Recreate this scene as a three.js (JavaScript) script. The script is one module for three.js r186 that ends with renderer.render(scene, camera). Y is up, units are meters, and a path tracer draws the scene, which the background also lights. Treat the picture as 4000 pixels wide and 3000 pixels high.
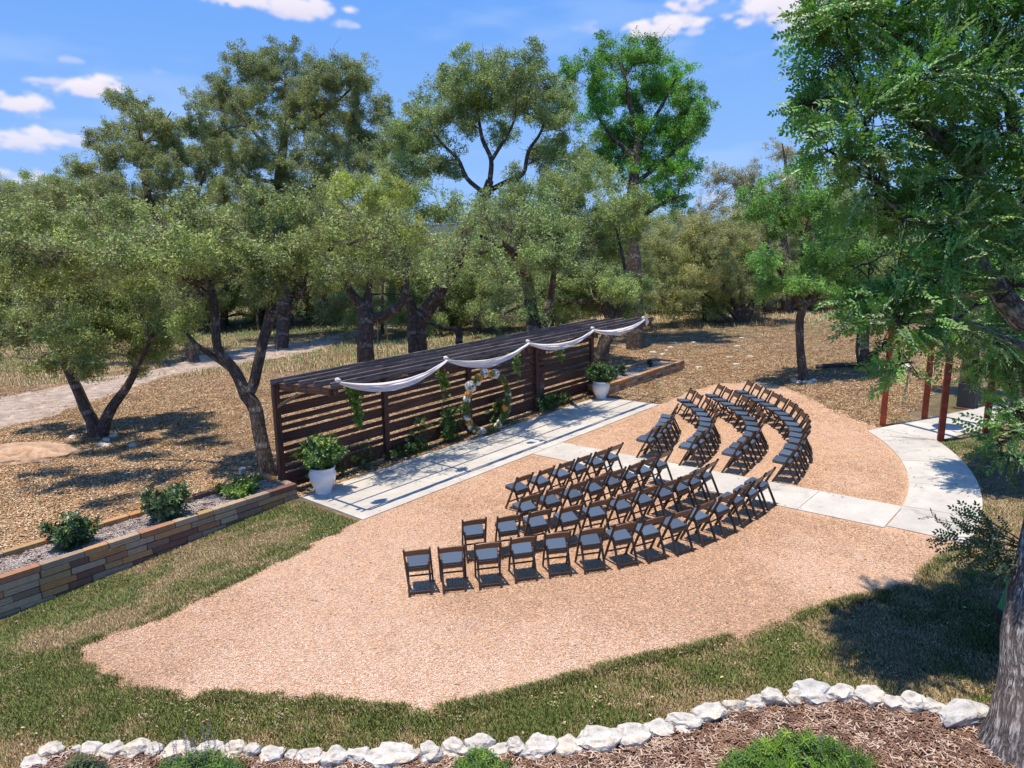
import * as THREE from 'three';
import { mergeGeometries } from 'three/addons/utils/BufferGeometryUtils.js';
import { MarchingCubes } from 'three/addons/objects/MarchingCubes.js';

// ---------------------------------------------------------------- camera, sky, sun, exposure
const scene = new THREE.Scene();
const CAM_HEIGHT = 6.0, PITCH = 0.19856, ROLL = 0.011;
const camera = new THREE.PerspectiveCamera(56.93, 4 / 3, 0.1, 2000);
{
  const cp = Math.cos(PITCH), sp = Math.sin(PITCH), c = Math.cos(ROLL), s = Math.sin(ROLL);
  const up = new THREE.Vector3(0, cp, -sp), right = new THREE.Vector3(1, 0, 0), back = new THREE.Vector3(0, sp, cp);
  const r2 = right.clone().multiplyScalar(c).addScaledVector(up, -s), u2 = up.clone().multiplyScalar(c).addScaledVector(right, s);
  camera.position.set(0, CAM_HEIGHT, 0);
  camera.quaternion.setFromRotationMatrix(new THREE.Matrix4().makeBasis(r2, u2, back));
}
const renderer = new THREE.WebGLRenderer({ antialias: true });
renderer.toneMapping = THREE.LinearToneMapping;
renderer.toneMappingExposure = 1.62;
renderer.shadowMap.enabled = true;

const sun = new THREE.DirectionalLight(0xfff0da, 3.5);
sun.position.set(-0.165 * 60, 60, 0.035 * 60 - 20);
sun.target.position.set(0, 0, -20);
sun.castShadow = true;
Object.assign(sun.shadow.camera, { left: -45, right: 45, top: 45, bottom: -45, near: 1, far: 140 });
sun.shadow.mapSize.set(4096, 4096);
sun.name = 'sun';
scene.add(sun, sun.target);

// ---------------------------------------------------------------- random numbers and noise
function rng(a) { return () => { a = (a + 0x6d2b79f5) | 0; let t = Math.imul(a ^ (a >>> 15), 1 | a); t = (t + Math.imul(t ^ (t >>> 7), 61 | t)) ^ t; return ((t ^ (t >>> 14)) >>> 0) / 4294967296; }; }
const rand = rng(20240611);
const rr = (a, b) => a + (b - a) * rand();
const gauss = () => (rand() + rand() + rand() + rand() - 2) * 0.86;
const clamp = (x, a = 0, b = 1) => Math.min(b, Math.max(a, x));
const sstep = (a, b, x) => { const t = clamp((x - a) / (b - a)); return t * t * (3 - 2 * t); };
const mix = (a, b, t) => a + (b - a) * t;
const mix3 = (a, b, t) => [mix(a[0], b[0], t), mix(a[1], b[1], t), mix(a[2], b[2], t)];
function hash(x, y, z = 0) { let h = Math.imul(x, 374761393) + Math.imul(y, 668265263) + Math.imul(z, 2147483647 - 88339) | 0; h = Math.imul(h ^ (h >>> 13), 1274126177); return ((h ^ (h >>> 16)) >>> 0) / 4294967296; }
const wrap = (i, p) => p ? ((i % p) + p) % p : i;
function vnoise(x, y, p = 0, p2 = p) {
  const xi = Math.floor(x), yi = Math.floor(y), fx = x - xi, fy = y - yi, u = fx * fx * (3 - 2 * fx), v = fy * fy * (3 - 2 * fy);
  const x0 = wrap(xi, p), x1 = wrap(xi + 1, p), y0 = wrap(yi, p2), y1 = wrap(yi + 1, p2);
  return mix(mix(hash(x0, y0), hash(x1, y0), u), mix(hash(x0, y1), hash(x1, y1), u), v);
}
function fbm(x, y, oct = 4, p = 0, p2 = p) { let a = 0.5, s = 0, n = 0; for (let i = 0; i < oct; i++) { s += a * vnoise(x, y, p, p2); n += a; a *= 0.5; p2 *= 2; x = x * 2 + (p ? 0 : 17.3); y = y * 2 + (p ? 0 : 9.1); p *= 2; } return s / n; }
function vnoise3(x, y, z) {
  const xi = Math.floor(x), yi = Math.floor(y), zi = Math.floor(z), s = (t) => t * t * (3 - 2 * t), u = s(x - xi), v = s(y - yi), w = s(z - zi);
  const c = (k) => mix(mix(hash(xi, yi, zi + k), hash(xi + 1, yi, zi + k), u), mix(hash(xi, yi + 1, zi + k), hash(xi + 1, yi + 1, zi + k), u), v);
  return mix(c(0), c(1), w);
}

// ---------------------------------------------------------------- the sky: blue air with small fair-weather clouds (azimuth from the view axis, elevation, half sizes in degrees, strength)
{
  const CLOUDS = [[-16.63, 16.33, 4.4, 1.12, 1.0], [-15.07, 15.96, 2.15, 0.67, 0.8], [-12.03, 15.25, 0.96, 0.37, 0.5], [-29.83, 10.12, 2.9, 0.64, 1.0], [-28.75, 10.3, 1.41, 0.75, 1.0], [-31.22, 10.32, 1.6, 0.3, 0.6], [-29.9, 11.76, 0.83, 0.26, 0.35], [-33.02, 8.87, 1.92, 0.97, 1.0], [-32.93, 6.58, 3.08, 0.9, 0.85], [-30.6, 6.89, 1.36, 0.52, 0.6], [-33.72, 4.2, 2.53, 0.9, 0.7], [-31.72, 3.98, 1.33, 0.45, 0.5], [-34.34, 3.17, 1.5, 0.37, 0.5], [11.22, 14.87, 3.34, 0.75, 1.0], [12.2, 15.22, 1.48, 0.67, 0.9], [13.71, 14.47, 0.91, 0.37, 0.6], [13.3, 16.35, 1.84, 0.75, 1.0], [18.75, 15.35, 2.75, 1.2, 1.0], [19.65, 15.68, 2.38, 0.9, 1.0], [20.66, 14.18, 1.33, 0.6, 0.7], [-24.88, 11.52, 0.76, 0.3, 0.2], [5.96, 15.12, 1.15, 0.45, 0.25], [20.1, 13.37, 1.34, 0.45, 0.3], [16.19, 2.95, 2.07, 0.45, 0.35]];
  const r = rng(77);
  for (let i = 0; i < 230; i++) {                       // the same kind of cloud all round
    const az = -180 + 360 * r(), el = 3 + 60 * r() * r();
    const n = 1 + Math.floor(r() * 3);
    if (Math.abs(az) < 44 && el < 26) continue;
    for (let k = 0; k < n; k++) CLOUDS.push([az + (r() - 0.5) * 5, el + (r() - 0.5) * 1.2, (1 + 3 * r()) / Math.cos(el * Math.PI / 180), 0.5 + 0.8 * r(), 0.5 + 0.5 * r()]);
  }
  const w = 3072, h = 1536, data = new Float32Array(w * h * 4);
  const byRow = Array.from({ length: h }, () => []);
  for (const c of CLOUDS) for (let y = Math.max(0, Math.floor(((c[1] - 2.6 * c[3]) / 180 + 0.5) * h)); y <= Math.min(h - 1, ((c[1] + 2.6 * c[3]) / 180 + 0.5) * h); y++) byRow[y].push(c);
  for (let y = 0; y < h; y++) {
    const el = ((y + 0.5) / h - 0.5) * 180, t = Math.max(0, el);
    const a = Math.pow(clamp(t / 24), 0.75), b = sstep(20, 80, t);
    let base = mix3([0.245, 0.395, 0.63], [0.063, 0.212, 0.595], a);
    base = mix3(base, [0.065, 0.17, 0.445], b);
    for (let x = 0; x < w; x++) {
      const th = ((x + 0.5) / w - 0.5) * 2 * Math.PI;      // atan2(z, x)
      let az = Math.atan2(Math.cos(th), -Math.sin(th)) * 180 / Math.PI, d = 0, under = 0;
      for (const c of byRow[y]) {
        let da = az - c[0]; if (da > 180) da -= 360; if (da < -180) da += 360;
        const ex = da / c[2], ey = (el - c[1]) / c[3] * (el < c[1] ? 1.5 : 1);
        const q = ex * ex + ey * ey;
        if (q > 4.5) continue;
        const n = fbm(az * 0.9 + c[0], el * 1.9 + 40, 5) - 0.5;
        const v = sstep(0.0, 0.85, 1.0 - q * 0.8 + n * 2.6) * c[4];
        if (v > d) { d = v; under = clamp(0.5 - ey * 0.5); }
      }
      const wisp = 0.10 * sstep(0.5, 0.8, fbm(az * 0.12, el * 0.5, 4)) * (1 - sstep(10, 40, el));
      let col = mix3(base, [0.41, 0.50, 0.64], wisp * 2);
      col = mix3(col, mix3([0.63, 0.59, 0.62], [0.47, 0.45, 0.565], under * 0.8), d * 0.94);
      const o = (y * w + x) * 4; data[o] = col[0]; data[o + 1] = col[1]; data[o + 2] = col[2]; data[o + 3] = 1;
    }
  }
  const sky = new THREE.DataTexture(data, w, h, THREE.RGBAFormat, THREE.FloatType);
  sky.mapping = THREE.EquirectangularReflectionMapping; sky.magFilter = THREE.LinearFilter; sky.needsUpdate = true;
  scene.background = sky; scene.environment = sky;
}

// ---------------------------------------------------------------- the lie of the land (metres, y up; the clearing is a plane that rises gently to the right)
const SLOPE = 0.043;
const DIR = [0.67283, -0.73981], NOR = [0.73981, 0.67283], ORG = [-3.39, -15.08];   // along the slat wall, from the wall to the seats, corner of the concrete platform
const uv2xz = (u, v) => [ORG[0] + u * DIR[0] + v * NOR[0], ORG[1] + u * DIR[1] + v * NOR[1]];
const xz2uv = (x, z) => [(x - ORG[0]) * DIR[0] + (z - ORG[1]) * DIR[1], (x - ORG[0]) * NOR[0] + (z - ORG[1]) * NOR[1]];
function gy(x, z) {
  const r = Math.hypot(x, z + 20), k = 1 - sstep(48, 130, r);
  let y = SLOPE * x * k;
  const [u, v] = xz2uv(x, z);
  if (u < 0.4 && v > -2.9 && v < 0.35) y -= 0.46 * clamp((0.1 - u) / 6.6, 0, 1.15) * sstep(0.3, -2.3, v) * sstep(-2.9, -2.75, v);   // the bank along the brick planter
  if (r > 100) y += sstep(110, 420, r) * (9 + 7 * vnoise(x * 0.006 + 3, z * 0.006)) + (r > 140 ? 3 * vnoise(x * 0.03, z * 0.03) : 0);
  return y;
}
const at = (u, v, h = 0) => { const [x, z] = uv2xz(u, v); return new THREE.Vector3(x, SLOPE * x + h, z); };
const atg = (x, z, h = 0) => new THREE.Vector3(x, gy(x, z) + h, z);

// ---------------------------------------------------------------- naming
const taken = {};
function numbered(n) { taken[n] = (taken[n] ?? -1) + 1; return taken[n] ? n + '_' + String(taken[n]).padStart(3, '0') : n; }
function tag(o, label, category, group, kind) { o.userData.label = label; if (category) o.userData.category = category; if (group) o.userData.group = group; if (kind) o.userData.kind = kind; return o; }
function thing(name, label, category, pos, group, kind) { const o = new THREE.Group(); o.name = numbered(name); o.position.copy(pos); tag(o, label, category, group, kind); scene.add(o); return o; }
function part(name, geo, m, parent) {                       // geometry in world metres, parent a thing or a part of one
  let root = parent; while (root.parent && root.parent !== scene) root = root.parent;
  const p = root.position, g = geo.clone(); g.translate(-p.x, -p.y, -p.z);
  const o = new THREE.Mesh(g, m); o.name = name; parent.add(o); return o;
}
function single(name, geo, m, label, category, group, kind) {  // a thing of one mesh, geometry in world metres
  geo.computeBoundingBox(); const c = geo.boundingBox.getCenter(new THREE.Vector3()); c.y = geo.boundingBox.min.y;
  geo.translate(-c.x, -c.y, -c.z);
  const o = new THREE.Mesh(geo, m); o.name = numbered(name); o.position.copy(c); tag(o, label, category, group, kind); scene.add(o); return o;
}
const ORD = ['first', 'second', 'third', 'fourth', 'fifth', 'sixth', 'seventh', 'eighth', 'ninth', 'tenth', 'eleventh', 'twelfth', 'thirteenth', 'fourteenth', 'fifteenth', 'sixteenth', 'seventeenth', 'eighteenth', 'nineteenth', 'twentieth'];
const TENS = ['', '', 'twenty', 'thirty', 'forty'];
const ordinal = (i) => i < 20 ? ORD[i] : (i + 1) % 10 === 0 ? { 30: 'thirtieth', 40: 'fortieth' }[i + 1] : TENS[Math.floor((i + 1) / 10)] + '-' + ORD[(i + 1) % 10 - 1];

// ---------------------------------------------------------------- textures (colour and relief of matter)
function tex(n, fn, srgb = true, mh = n) {
  const d = new Uint8Array(n * mh * 4);
  for (let y = 0; y < mh; y++) for (let x = 0; x < n; x++) { const c = fn(x / n, y / mh, x, y), o = (y * n + x) * 4; for (let k = 0; k < 3; k++) d[o + k] = clamp(Array.isArray(c) ? c[k] : c, 0, 1) * 255; d[o + 3] = 255; }
  const t = new THREE.DataTexture(d, n, mh); t.wrapS = t.wrapT = THREE.RepeatWrapping; t.magFilter = THREE.LinearFilter; t.needsUpdate = true;
  if (srgb) t.colorSpace = THREE.SRGBColorSpace; return t;
}
// grain: cells of random tone, for gravel, litter and mulch
function cells(n, count, sizes, tones, seed, stretch = 1) {
  const r = rng(seed), col = new Float32Array(n * n * 3).fill(-1), hgt = new Float32Array(n * n);
  for (let i = 0; i < count; i++) {
    const cx = r() * n, cy = r() * n, s = sizes[0] + (sizes[1] - sizes[0]) * r() * r(), th = r() * Math.PI, ca = Math.cos(th), sa = Math.sin(th), t = tones[Math.floor(r() * tones.length)], j = 0.85 + 0.3 * r(), lift = r();
    const R = Math.ceil(s * stretch);
    for (let dy = -R; dy <= R; dy++) for (let dx = -R; dx <= R; dx++) {
      const a = (dx * ca + dy * sa) / (s * stretch), b = (-dx * sa + dy * ca) / s, q = a * a + b * b; if (q > 1) continue;
      const o = ((Math.floor(cy + dy) % n + n) % n) * n + (Math.floor(cx + dx) % n + n) % n;
      const k = j * (0.94 + 0.06 * (1 - q));
      col[o * 3] = t[0] * k; col[o * 3 + 1] = t[1] * k; col[o * 3 + 2] = t[2] * k; hgt[o] = lift * 0.5 + 0.5 * Math.sqrt(1 - q);
    }
  }
  return { col, hgt };
}
function cellTex(n, count, sizes, tones, seed, under, stretch) {
  const { col, hgt } = cells(n, count, sizes, tones, seed, stretch);
  const map = tex(n, (u, v, x, y) => { const o = (y * n + x) * 3; return col[o] < 0 ? under : [col[o], col[o + 1], col[o + 2]]; });
  const bump = tex(n, (u, v, x, y) => hgt[y * n + x], false);
  return { map, bump };
}
const scaled = (t, sx, sy = sx) => { const c = t.clone(); c.repeat.set(sx, sy); c.needsUpdate = true; return c; };
const mat = (o) => new THREE.MeshStandardMaterial({ roughness: 0.9, ...o });

const gravelT = cellTex(1024, 32000, [2, 6], [[0.87, 0.71, 0.58], [0.91, 0.75, 0.62], [0.82, 0.65, 0.51], [0.95, 0.83, 0.72], [0.74, 0.56, 0.43], [0.88, 0.70, 0.55], [0.93, 0.79, 0.66], [0.68, 0.52, 0.41], [0.84, 0.66, 0.50]], 3, [0.78, 0.61, 0.48], 1.3);
const litterT = cellTex(1024, 16000, [2.5, 9], [[0.50, 0.36, 0.22], [0.62, 0.46, 0.28], [0.36, 0.25, 0.16], [0.72, 0.58, 0.40], [0.44, 0.30, 0.17], [0.58, 0.38, 0.20], [0.30, 0.22, 0.15], [0.80, 0.68, 0.52]], 4, [0.34, 0.24, 0.15], 1.9);
const mulchT = cellTex(1024, 9000, [2, 6], [[0.36, 0.25, 0.19], [0.45, 0.32, 0.24], [0.28, 0.18, 0.13], [0.58, 0.45, 0.36], [0.22, 0.15, 0.11], [0.50, 0.36, 0.27]], 5, [0.2, 0.13, 0.1], 5);
const concreteT = tex(512, (u, v) => { const a = fbm(u * 6, v * 6, 5, 6), b = vnoise(u * 200, v * 200, 200), c = sstep(0.62, 0.8, fbm(u * 9 + 3, v * 9, 4, 9)); const k = 0.70 + 0.12 * a + 0.07 * (b - 0.5) - 0.07 * c; return [k, k * 0.985, k * 0.955]; });
const concreteB = tex(256, (u, v) => vnoise(u * 128, v * 128, 128), false);
const woodT = tex(512, (u, v) => { const g = fbm(u * 4, v * 48, 4, 4, 48), k = 0.55 + 0.5 * (g - 0.5) + 0.25 * (vnoise(u * 24, v * 160, 24, 160) - 0.5) - 0.3 * sstep(0.72, 0.8, vnoise(u * 6 + 5, v * 40, 6, 40)); return [k, k, k]; });
const stoneT = tex(256, (u, v) => { const k = 0.66 + 0.42 * (fbm(u * 5, v * 5, 5, 5) - 0.5) + 0.18 * (vnoise(u * 60, v * 60, 60) - 0.5); return [k, k * 0.985, k * 0.96]; });
const barkT = tex(512, (u, v) => { const w = 0.06 * fbm(u * 6, v * 6, 3, 6), g = fbm((u + w) * 24, v * 5, 4, 24, 5), r = Math.abs(g - 0.5) * 2, k = 0.3 + 0.75 * Math.pow(r, 0.7), l = sstep(0.58, 0.72, fbm(u * 5 + 2, v * 5, 4, 5)); const c = [0.42 * k + 0.1, 0.37 * k + 0.09, 0.33 * k + 0.085]; return mix3(c, [0.66, 0.67, 0.64], l * 0.55); });
const barkB = tex(512, (u, v) => { const w = 0.06 * fbm(u * 6, v * 6, 3, 6), g = fbm((u + w) * 24, v * 5, 4, 24, 5); return Math.pow(Math.abs(g - 0.5) * 2, 0.7); }, false);
const nearBarkT = tex(512, (u, v) => { const w = 0.05 * fbm(u * 4, v * 4, 3, 4), g = fbm((u + w) * 22, v * 7, 5, 22, 7), r = clamp(Math.abs(g - 0.5) * 3.2), l = sstep(0.42, 0.66, fbm(u * 4 + 7, v * 7, 5, 4, 7)); return mix3(mix3([0.30, 0.27, 0.26], [0.68, 0.65, 0.63], r), [0.84, 0.85, 0.87], l * 0.6 * r); });
const nearBarkB = tex(512, (u, v) => { const w = 0.05 * fbm(u * 4, v * 4, 3, 4), g = fbm((u + w) * 22, v * 7, 5, 22, 7); return clamp(Math.abs(g - 0.5) * 3.2); }, false);
const rockT = tex(512, (u, v) => { const k = 0.80 + 0.30 * (fbm(u * 4, v * 4, 5, 4) - 0.5) + 0.10 * (vnoise(u * 90, v * 90, 90) - 0.5), s = sstep(0.55, 0.75, fbm(u * 3 + 4, v * 3, 4, 3)), g = sstep(0.6, 0.75, fbm(u * 7 + 1, v * 7 + 3, 4, 7)); return mix3(mix3([k, k * 0.985, k * 0.95], [0.80 * k, 0.68 * k, 0.52 * k], s * 0.5), [0.48, 0.48, 0.48], g * 0.4); });
const rockB = tex(256, (u, v) => fbm(u * 6, v * 6, 6, 6), false);
const rustT = tex(256, (u, v) => { const a = fbm(u * 5, v * 3, 5, 5, 3), b = vnoise(u * 40, v * 40, 40); return mix3([0.36, 0.13, 0.07], [0.66, 0.30, 0.15], clamp(a * 1.6 - 0.45 + 0.25 * (b - 0.5))); });
const groundT = tex(512, (u, v) => { const k = 0.8 + 0.35 * (fbm(u * 8, v * 8, 5, 8) - 0.5) + 0.25 * (vnoise(u * 150, v * 150, 150) - 0.5); return [k, k, k]; });

// ---------------------------------------------------------------- geometry helpers
function metreUV(g) {                                      // box-mapped uv in metres, grain along x
  const p = g.attributes.position, n = g.attributes.normal, uv = new Float32Array(p.count * 2);
  for (let i = 0; i < p.count; i++) {
    const ax = Math.abs(n.getX(i)), ay = Math.abs(n.getY(i)), az = Math.abs(n.getZ(i));
    if (ax > ay && ax > az) { uv[2 * i] = p.getZ(i); uv[2 * i + 1] = p.getY(i); } else if (ay > az) { uv[2 * i] = p.getX(i); uv[2 * i + 1] = p.getZ(i); } else { uv[2 * i] = p.getX(i); uv[2 * i + 1] = p.getY(i); }
  }
  g.setAttribute('uv', new THREE.BufferAttribute(uv, 2)); return g;
}
function chamferBox(lx, ly, lz, c) {                       // 44 triangles, flat shaded
  const hx = lx / 2, hy = ly / 2, hz = lz / 2, pos = [];
  const P = (sx, sy, sz, k) => [sx * (hx - (k === 0 ? 0 : c)), sy * (hy - (k === 1 ? 0 : c)), sz * (hz - (k === 2 ? 0 : c))];
  const tri = (a, b, d) => {
    const n = new THREE.Vector3(b[0] - a[0], b[1] - a[1], b[2] - a[2]).cross(new THREE.Vector3(d[0] - a[0], d[1] - a[1], d[2] - a[2]));
    if (n.x * (a[0] + b[0] + d[0]) + n.y * (a[1] + b[1] + d[1]) + n.z * (a[2] + b[2] + d[2]) < 0) pos.push(...a, ...d, ...b); else pos.push(...a, ...b, ...d);
  };
  const quad = (a, b, d, e) => { tri(a, b, d); tri(a, d, e); };
  for (const s of [-1, 1]) {
    quad(P(s, -1, -1, 0), P(s, 1, -1, 0), P(s, 1, 1, 0), P(s, -1, 1, 0));
    quad(P(-1, s, -1, 1), P(1, s, -1, 1), P(1, s, 1, 1), P(-1, s, 1, 1));
    quad(P(-1, -1, s, 2), P(1, -1, s, 2), P(1, 1, s, 2), P(-1, 1, s, 2));
    for (const t of [-1, 1]) {
      quad(P(s, t, -1, 0), P(s, t, 1, 0), P(s, t, 1, 1), P(s, t, -1, 1));
      quad(P(s, -1, t, 0), P(s, 1, t, 0), P(s, 1, t, 2), P(s, -1, t, 2));
      quad(P(-1, s, t, 1), P(1, s, t, 1), P(1, s, t, 2), P(-1, s, t, 2));
      for (const w of [-1, 1]) tri(P(s, t, w, 0), P(s, t, w, 1), P(s, t, w, 2));
    }
  }
  const g = new THREE.BufferGeometry(); g.setAttribute('position', new THREE.BufferAttribute(new Float32Array(pos), 3)); g.computeVertexNormals(); return metreUV(g);
}
function beam(a, b, w, h, c = 0.006, upv = new THREE.Vector3(0, 1, 0)) {   // a squared timber from a to b, w across, h deep
  const x = b.clone().sub(a), l = x.length(); x.normalize();
  const z = x.clone().cross(upv).normalize(), y = z.clone().cross(x);
  const g = chamferBox(l, h, w, c);
  const uv = g.attributes.uv, o = rand() * 7; for (let i = 0; i < uv.count; i++) uv.setXY(i, uv.getX(i) + o, uv.getY(i) + o * 1.7);
  g.applyMatrix4(new THREE.Matrix4().makeBasis(x, y, z).setPosition(a.clone().add(b).multiplyScalar(0.5))); return g;
}
function tube(pts, sides = 8, per = 3, rough = 0) {        // pts: [Vector3, radius]
  const n = pts.length, curve = n > 2 ? new THREE.CatmullRomCurve3(pts.map((p) => p[0]), false, 'centripetal') : new THREE.LineCurve3(pts[0][0], pts[1][0]);
  const rings = (n - 1) * per, pos = [], nor = [], uv = [], idx = [];
  const girth = Math.max(1, Math.round(pts[Math.min(1, n - 1)][1] * 6.28 / 0.5)) * 0.5; let len = 0, prev = null, ref = new THREE.Vector3(1, 0, 0.3);
  for (let i = 0; i <= rings; i++) {
    const t = i / rings, k = Math.min(n - 2, Math.floor(t * (n - 1))), f = t * (n - 1) - k, rad = mix(pts[k][1], pts[k + 1][1], f);
    const p = curve.getPoint(t), d = curve.getTangent(t); if (prev) len += prev.distanceTo(p); prev = p;
    const a = ref.clone().addScaledVector(d, -ref.dot(d)); if (a.lengthSq() < 1e-4) a.set(0, 0, 1).addScaledVector(d, -d.z); a.normalize(); ref = a; const b = d.clone().cross(a);
    for (let s = 0; s <= sides; s++) {
      const th = s / sides * Math.PI * 2, c = Math.cos(th), e = Math.sin(th), q = rough ? 1 + rough * (vnoise3(p.x * 2 + c * 1.3, p.y * 2.2 + i * 0.05, p.z * 2 + e * 1.3) - 0.5) * 2 : 1;
      const nx = a.x * c + b.x * e, ny = a.y * c + b.y * e, nz = a.z * c + b.z * e;
      pos.push(p.x + nx * rad * q, p.y + ny * rad * q, p.z + nz * rad * q); nor.push(nx, ny, nz); uv.push(s / sides * girth, len);
    }
  }
  for (let i = 0; i < rings; i++) for (let s = 0; s < sides; s++) { const o = i * (sides + 1) + s; idx.push(o, o + 1, o + sides + 1, o + 1, o + sides + 2, o + sides + 1); }
  const g = new THREE.BufferGeometry(); g.setAttribute('position', new THREE.Float32BufferAttribute(pos, 3)); g.setAttribute('normal', new THREE.Float32BufferAttribute(nor, 3)); g.setAttribute('uv', new THREE.Float32BufferAttribute(uv, 2)); g.setIndex(idx); return g;
}
function rock(rx, ry, rz, seed, detail = 2, rough = 0.32) {  // faceted lump sitting on y = 0
  const g0 = new THREE.IcosahedronGeometry(1, detail), p = g0.attributes.position, r = rng(seed), planes = [];
  for (let i = 0; i < 11; i++) { const v = new THREE.Vector3(r() - 0.5, r() - 0.5, r() - 0.5).normalize(); planes.push([v, 0.62 + 0.3 * r()]); }
  for (let i = 0; i < p.count; i++) {
    const v = new THREE.Vector3().fromBufferAttribute(p, i); let m = 1;
    for (const [n, d] of planes) { const c = v.dot(n); if (c > 0) m = Math.min(m, d / c); }
    m *= 1 + rough * (vnoise3(v.x * 2.6 + seed, v.y * 2.6, v.z * 2.6) - 0.5) + rough * 0.4 * (vnoise3(v.x * 8 + seed, v.y * 8, v.z * 8) - 0.5);
    p.setXYZ(i, v.x * m * rx * 1.2, v.y * m * ry * 1.25, v.z * m * rz * 1.2);
  }
  g0.computeVertexNormals(); metreUV(g0); g0.translate(0, ry * 0.62, 0); return g0;
}
function sheet(poly, h, thick = 0) {                       // a level sheet over the ground; poly in xz; with thickness it has sides
  if (THREE.ShapeUtils.area(poly.map((p) => new THREE.Vector2(p[0], p[1]))) < 0) poly = poly.slice().reverse();
  const pts = poly.map((p) => new THREE.Vector2(p[0], p[1])), tris = THREE.ShapeUtils.triangulateShape(pts, []), pos = [], uv = [], idx = [];
  for (const [x, z] of poly) { pos.push(x, SLOPE * x + h, z); uv.push(x, z); }
  for (const t of tris) idx.push(t[0], t[2], t[1]);
  if (thick) for (let i = 0; i < poly.length; i++) {
    const a = poly[i], b = poly[(i + 1) % poly.length], o = pos.length / 3, l = Math.hypot(b[0] - a[0], b[1] - a[1]);
    pos.push(a[0], SLOPE * a[0] + h, a[1], b[0], SLOPE * b[0] + h, b[1], b[0], SLOPE * b[0] + h - thick, b[1], a[0], SLOPE * a[0] + h - thick, a[1]); uv.push(0, 0, l, 0, l, thick, 0, thick);
    idx.push(o, o + 1, o + 2, o, o + 2, o + 3);
  }
  const g = new THREE.BufferGeometry(); g.setAttribute('position', new THREE.Float32BufferAttribute(pos, 3)); g.setAttribute('uv', new THREE.Float32BufferAttribute(uv, 2)); g.setIndex(idx);
  const q = g.toNonIndexed(); q.computeVertexNormals(); return q;
}
function inside(poly, x, z) { let c = false; for (let i = 0, j = poly.length - 1; i < poly.length; j = i++) { const a = poly[i], b = poly[j]; if ((a[1] > z) !== (b[1] > z) && x < (b[0] - a[0]) * (z - a[1]) / (b[1] - a[1]) + a[0]) c = !c; } return c; }
function scatter(name, geo, m, list, parent, tint) {       // list: {p, s, q, c}
  const o = new THREE.InstancedMesh(geo, m, list.length), M = new THREE.Matrix4(), c = new THREE.Color(), s = new THREE.Vector3();
  list.forEach((e, i) => { s.setScalar(e.s); if (e.sy) s.y = e.sy; M.compose(e.p, e.q, s); o.setMatrixAt(i, M); if (e.c) o.setColorAt(i, c.setRGB(e.c[0], e.c[1], e.c[2])); });
  o.name = parent === scene ? numbered(name) : name; o.userData.kind = 'stuff'; parent.add(o); return o;
}
const quat = () => new THREE.Quaternion(gauss(), gauss(), gauss(), gauss()).normalize();
const yaw = (a) => new THREE.Quaternion().setFromAxisAngle(new THREE.Vector3(0, 1, 0), a);
function leafSet(leaves) {                                 // leaves: [position, direction, normal, length, width]; folded four-cornered blades
  const pos = [], nor = [], idx = [], uv = [];
  for (const [p, d, n, l, w] of leaves) {
    const s = d.clone().cross(n).normalize(), up = s.clone().cross(d), o = pos.length / 3;
    const tip = p.clone().addScaledVector(d, l).addScaledVector(up, -l * 0.12), a = p.clone().addScaledVector(d, l * 0.45).addScaledVector(s, w / 2).addScaledVector(up, w * 0.16), b = p.clone().addScaledVector(d, l * 0.45).addScaledVector(s, -w / 2).addScaledVector(up, w * 0.16);
    for (const v of [p, a, tip, b]) { pos.push(v.x, v.y, v.z); nor.push(up.x, up.y, up.z); } uv.push(0, 0, 1, 0, 1, 1, 0, 1); idx.push(o, o + 1, o + 2, o, o + 2, o + 3);
  }
  const g = new THREE.BufferGeometry(); g.setAttribute('position', new THREE.Float32BufferAttribute(pos, 3)); g.setAttribute('normal', new THREE.Float32BufferAttribute(nor, 3)); g.setAttribute('uv', new THREE.Float32BufferAttribute(uv, 2)); g.setIndex(idx); return g;
}
const rdir = () => new THREE.Vector3(gauss(), gauss(), gauss()).normalize();

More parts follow.
